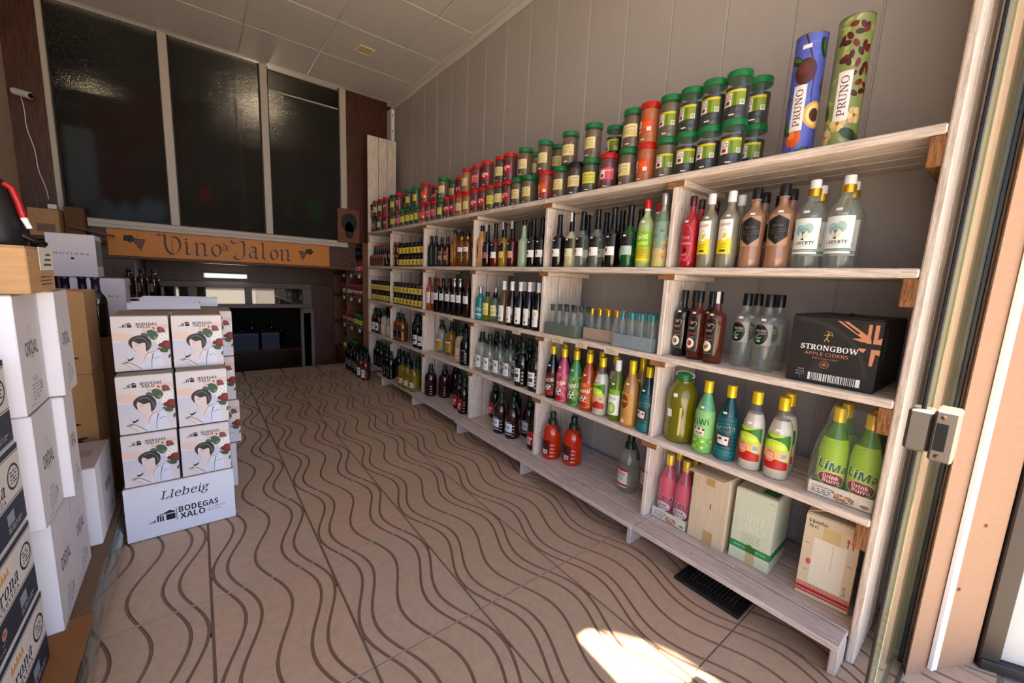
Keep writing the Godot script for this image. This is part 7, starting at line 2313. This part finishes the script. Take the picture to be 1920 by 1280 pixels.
	# brown cartons printed with twigs
	for k in 3:
		carton("carton", "brown carton printed with black twigs, %s of its stack" % ["bottom", "middle", "top"][k], "twig-printed cartons", Vector3(-0.525, 0.002 + k * 0.362, -2.62), Vector3(0.28, 0.36, 0.26), M.card, [["front", art("twigs"), 0.0, 0.0, 1.0, 1.0]], 0.0, M.card, true)
	# bottles with blue capsules in the open carton behind
	carton("carton", "plain brown carton carrying the blue-capsule bottles behind the twig stack", "", Vector3(-0.53, 0.002, -2.98), Vector3(0.34, 0.832, 0.26), M.carddark, [], 0.0, M.carddark, true)
	for q in [[-0.585, -2.93], [-0.542, -3.0], [-0.51, -2.92], [-0.455, -2.98], [-0.405, -2.93]]:
		q.append(0.0)
	var bl := [[-0.592, -2.91], [-0.56, -2.99], [-0.508, -2.91], [-0.462, -2.99], [-0.405, -2.92]]
	for i in 5:
		stand("blueneck", bl[i][0], 0.8345, bl[i][1], "dark wine bottle with blue capsule behind the brown cartons, %s from left" % ORD[i], "bottles with blue capsules", 0.0)
	# dark cabinet with two white cartons
	var cab := thing("cabinet", "dark brown wooden cabinet behind the stacked cartons", "cabinet", "", Vector3(-0.68, 0.001, -3.6))
	plank("body", Vector3(-0.38, 0.0, -0.40), Vector3(0.35, 0.86, 0.22), M.brown, cab, 0.004)
	plank("top", Vector3(-0.40, 0.86, -0.42), Vector3(0.37, 0.885, 0.24), M.brown, cab, 0.004)
	for k in 3: plank("side_slat", Vector3(0.35, 0.03, -0.36 + k * 0.2), Vector3(0.362, 0.84, -0.22 + k * 0.2), M.board, cab, 0.003)
	plank("front_slat", Vector3(-0.36, 0.03, 0.22), Vector3(-0.05, 0.84, 0.232), M.board, cab, 0.003)
	carton("wine_carton", "square white carton lettered NUVIANA, on the cabinet, right and lower", "cartons lettered NUVIANA", Vector3(-0.462, 0.887, -3.50), Vector3(0.235, 0.235, 0.20), M.cardwhite, [["front", art("nuviana"), 0.0, 0.0, 1.0, 1.0]], 0.0, M.cardwashed, true)
	carton("carton", "plain brown carton on the cabinet under the upper NUVIANA carton", "", Vector3(-0.72, 0.887, -3.52), Vector3(0.26, 0.235, 0.22), M.carddark, [], 0.0, M.carddark, true)
	carton("wine_carton", "square white carton lettered NUVIANA, on top, left of the sign", "cartons lettered NUVIANA", Vector3(-0.555, 1.1235, -3.52), Vector3(0.195, 0.245, 0.20), M.cardwhite, [["front", art("nuviana"), 0.0, 0.0, 1.0, 1.0], ["right", mk(Color(0.55, 0.54, 0.57), 0.7), 0.05, 0.10, 0.95, 0.75]], 0.0, M.cardwashed, true)
	# cartons printed with the woman and the wine glass
	var stand_ := carton("display_carton", "low white Llebeig carton on the floor carrying the printed wine cartons", "", Vector3(-0.105, 0.002, -2.41), Vector3(0.39, 0.255, 0.30), M.cardwhite, [["front", art("llebeig"), 0.0, 0.0, 1.0, 1.0]], 0.0, M.cardwashed, true)
	var lv := [[0.258, 0.240, -2.262, 0.0], [0.499, 0.258, -2.258, 0.008], [0.758, 0.243, -2.325, -0.004]]
	var lvn := ["bottom", "middle", "top"]
	for k in 3:
		for j in 2:
			var q: Array = lv[k]
			var zz: float = q[2] + (0.012 if (j == 1 and k == 1) else 0.0)
			carton("wine_carton", "white wine carton printed with a woman sipping wine, %s of the %s stack" % [lvn[k], ["left", "right"][j]], "cartons printed with a woman", Vector3(-0.199 + 0.192 * j + q[3] * 0.3, q[0] + 0.004 * j * (k % 2), zz - 0.125), Vector3(0.182, q[1] - 0.003, 0.25), M.cardwhite, [["front", art("xalo"), 0.0, 0.0, 1.0, 1.0], ["right", art("xalo"), 0.0, 0.0, 0.85, 1.0]], 0.0, M.cardwashed, true)
	# second rank behind them
	carton("display_carton", "low white carton on the floor in the second rank of printed cartons", "", Vector3(-0.07, 0.002, -2.74), Vector3(0.39, 0.255, 0.28), M.cardwhite, [], 0.0, M.cardwashed, true)
	for k in 3:
		for j in 2:
			carton("wine_carton", "white wine carton in the rank behind, %s of the %s stack" % [lvn[k], ["left", "right"][j]], "cartons in the second rank", Vector3(-0.15 + 0.195 * j + (0.012 if k == 0 else 0.0), 0.258 + k * 0.245, -2.73), Vector3(0.186, 0.243, 0.25), M.cardwhite, [["front", art("xalo"), 0.0, 0.0, 1.0, 1.0], ["right", art("xalo"), 0.0, 0.0, 1.0, 1.0]], 0.0, M.cardwashed, true)
	for q in [["nearer", -0.13, 0.995, -2.74, 0.28, 0.03], ["farther", -0.075, 0.995, -2.935, 0.33, 0.045]]:
		var o := thing("box_tray", "empty white carton tray on the printed cartons, the %s of two" % q[0], "tray", "white trays on the printed cartons", Vector3(q[1], q[2], q[3]))
		var hx: float = q[4] * 0.5
		plank("bottom", Vector3(-hx, 0.0, -0.08), Vector3(hx, 0.004, 0.08), M.cardwhite, o, 0.0)
		plank("side", Vector3(-hx, 0.004, 0.076), Vector3(hx, q[5], 0.08), M.cardwhite, o, 0.0)
		plank("side", Vector3(-hx, 0.004, -0.08), Vector3(hx, q[5], -0.076), M.cardwhite, o, 0.0)
		plank("side", Vector3(-hx, 0.004, -0.076), Vector3(-hx + 0.004, q[5], 0.076), M.cardwhite, o, 0.0)
		plank("side", Vector3(hx - 0.004, 0.004, -0.076), Vector3(hx, q[5], 0.076), M.cardwhite, o, 0.0)
	carton("carton", "tall white carton in a third rank holding up the farther tray", "", Vector3(-0.075, 0.002, -2.985), Vector3(0.34, 0.99, 0.19), M.cardwhite, [], 0.0, M.cardwashed, true)


# ---------- back corners: camera, brown shelves, small stock ----------
func build_nook() -> void:
	var cam := thing("security_camera", "small white security camera with black lens on the brown panel, upper left", "camera", "", Vector3(-1.005, 2.52, BACKZ + 0.002))
	var b := MB.new()
	b.tube([Vector3(-0.045, 0.02, 0.0), Vector3(-0.045, 0.03, 0.04), Vector3(-0.03, 0.012, 0.06)], 0.006, 8)
	put("bracket", b.mesh(M.white), cam)
	b = MB.new()
	b.tube([Vector3(-0.06, 0.008, 0.045), Vector3(-0.055, 0.008, 0.048), Vector3(0.03, -0.012, 0.09), Vector3(0.036, -0.013, 0.093)], 0.027, 18)
	put("housing", b.mesh(mk(Color(0.80, 0.79, 0.78), 0.35)), cam)
	b = MB.new()
	b.tube([Vector3(0.034, -0.0125, 0.092), Vector3(0.040, -0.014, 0.0955)], 0.019, 16)
	put("lens", b.mesh(M.blackcap), cam)
	var cb := thing("cable", "thin white cable hanging down from the security camera", "cable", "", Vector3(-1.03, 1.72, BACKZ + 0.006))
	b = MB.new()
	var cp := []
	for i in 13: cp.append(Vector3(lerpf(-0.01, 0.075, pow(i / 12.0, 1.3)) + 0.006 * sin(i * 1.3), lerpf(0.79, 0.0, i / 12.0), 0.0))
	b.tube(cp, 0.0032, 6)
	put("cord", b.mesh(M.white), cb)
	var lg := thing("wall_ledge", "brown wooden ledge under the left end of the high window", "shelf", "", Vector3(-0.78, 1.40, BACKZ + 0.15))
	plank("board", Vector3(-0.32, -0.025, -0.15), Vector3(0.16, 0.0, 0.12), M.board, lg, 0.003)
	plank("bracket", Vector3(-0.30, -0.12, -0.15), Vector3(-0.27, -0.025, 0.06), M.board, lg, 0.003)
	plank("slanted_board", Vector3(-0.06, 0.08, -0.06), Vector3(0.20, 0.10, 0.06), M.board, lg, 0.003).rotation.z = -0.22
	var c1 := carton("carton", "brown carton with a paper label on the ledge by the left wall", "", Vector3(-0.945, 1.402, -5.10), Vector3(0.17, 0.22, 0.22), M.card, [["front", mk(Color(0.50, 0.40, 0.36), 0.8), 0.25, 0.55, 0.85, 0.85]], 0.0, M.carddark, true)
	plank("plug_adapter", Vector3(0.02, 0.22, 0.02), Vector3(0.07, 0.26, 0.06), M.white, c1, 0.003)
	carton("carton", "smaller brown carton on the ledge beside the window frame", "", Vector3(-0.79, 1.402, -5.16), Vector3(0.12, 0.26, 0.12), M.carddark, [], 0.0, M.carddark, true)
	# little shelf left of the cellar way
	var ls := thing("wall_shelf", "small white two-tier shelf of amber bottles left of the cellar way", "shelf", "", Vector3(-0.40, 0.0, -5.12))
	for y in [0.62, 0.905]:
		plank("shelf_board", Vector3(-0.14, y - 0.012, -0.145), Vector3(0.13, y, 0.10), M.white, ls, 0.002)
	plank("side_post", Vector3(-0.15, 0.002, -0.145), Vector3(-0.138, 1.0, 0.10), M.brown, ls, 0.002)
	plank("side_post", Vector3(0.13, 0.002, -0.145), Vector3(0.142, 1.0, 0.10), M.brown, ls, 0.002)
	for k in 3: stand("amberdim", -0.485 + k * 0.085, 0.906, -5.08, "dim amber bottle on the small white shelf, upper tier, %s from left" % ORD[k], "amber bottles on the small white shelf")
	for k in 3: stand("amberdim", -0.485 + k * 0.085, 0.906, -5.18, "dim amber bottle on the small white shelf, upper tier back, %s from left" % ORD[k], "amber bottles on the small white shelf")
	for k in 3: stand("amberdim", -0.485 + k * 0.085, 0.621, -5.08, "dim amber bottle on the small white shelf, lower tier, %s from left" % ORD[k], "amber bottles on the small white shelf")
	# brown shelves along the side of the stairwell, beyond the white shelving
	var bs := thing("brown_shelves", "dark brown wooden shelves beside the stairwell beyond the white shelving", "shelves", "", Vector3(1.60, 0.0, -5.70))
	for y in [0.135, 0.52, 0.90, 1.20, 1.58]:
		plank("shelf_board", Vector3(0.0, y - 0.02, -0.69), Vector3(0.34, y, 0.69), M.board, bs, 0.003)
	for z in [-0.69, -0.03, 0.665]:
		plank("divider", Vector3(0.002, 0.0 if z > -0.6 else 0.135, z), Vector3(0.33, 1.56, z + 0.022), M.board, bs, 0.003)
	plank("back_panel", Vector3(0.325, 0.0, -0.69), Vector3(0.338, 1.58, 0.69), M.board, bs, 0.002)
	plank("kick_panel", Vector3(0.01, 0.0, -0.03), Vector3(0.03, 0.115, 0.665), M.brown, bs, 0.002)
	var fills := [[0.136, "gl", 8], [0.521, "gl", 4], [0.521, "r", 4], [0.901, "r", 5], [0.901, "b", 3], [1.201, "rp", 5]]
	var shelf_n := {0.136: "lowest", 0.521: "second", 0.901: "third", 1.201: "top"}
	var used := {}
	for f in fills:
		var start: int = used.get(f[0], 0)
		for k in f[2]:
			var i: int = start + k
			var z := -5.09 - i * 0.118 - (0.03 if i > 4 else 0.0)
			stand("jar_" + f[1], 1.66, f[0], z, "%s on the brown shelves' %s board, %s from right" % [K["jar_" + f[1]].desc, shelf_n[f[0]], ORD[k]], "jars on the brown shelves", 0.3)
		used[f[0]] = start + f[2]
	for k in 3:
		for y in [0.521, 0.901, 1.201]:
			var tg := thing("price_card", "white price card on the brown shelves' %s board, %s from right" % [shelf_n[y], ORD[k]], "price tag", "price cards on the brown shelves", Vector3(1.5985, y - 0.022, -5.15 - k * 0.33))
			plank("card", Vector3(-0.0015, -0.022, -0.045), Vector3(0, 0.022, 0.045), M.sticker, tg, 0.0)
	var pic := thing("wall_plaque", "brown wooden plaque with a dark round head on the brown shelves", "plaque", "", Vector3(1.52, 1.5805, -5.235))
	plank("panel", Vector3(-0.145, 0.0, -0.012), Vector3(0.115, 0.40, 0.012), mk(Color(0.42, 0.24, 0.10), 0.6), pic, 0.004)
	b = MB.new()
	for i in 24:
		var a0 := TAU * i / 24.0
		var a1 := TAU * (i + 1) / 24.0
		b.tri(Vector3(-0.01, 0.24, 0), Vector3(-0.01 + cos(a0) * 0.095, 0.24 + sin(a0) * 0.11, 0), Vector3(-0.01 + cos(a1) * 0.095, 0.24 + sin(a1) * 0.11, 0), Vector3.BACK, Vector3.BACK, Vector3.BACK)
		b.tri(Vector3(-0.01, 0.15, 0), Vector3(-0.01 + cos(a0) * 0.055, 0.15 + sin(a0) * 0.10, 0), Vector3(-0.01 + cos(a1) * 0.055, 0.15 + sin(a1) * 0.10, 0), Vector3.BACK, Vector3.BACK, Vector3.BACK)
	put("painted_head", b.mesh(mk(Color(0.05, 0.035, 0.03), 0.6)), pic, Vector3(0, 0, 0.0126))
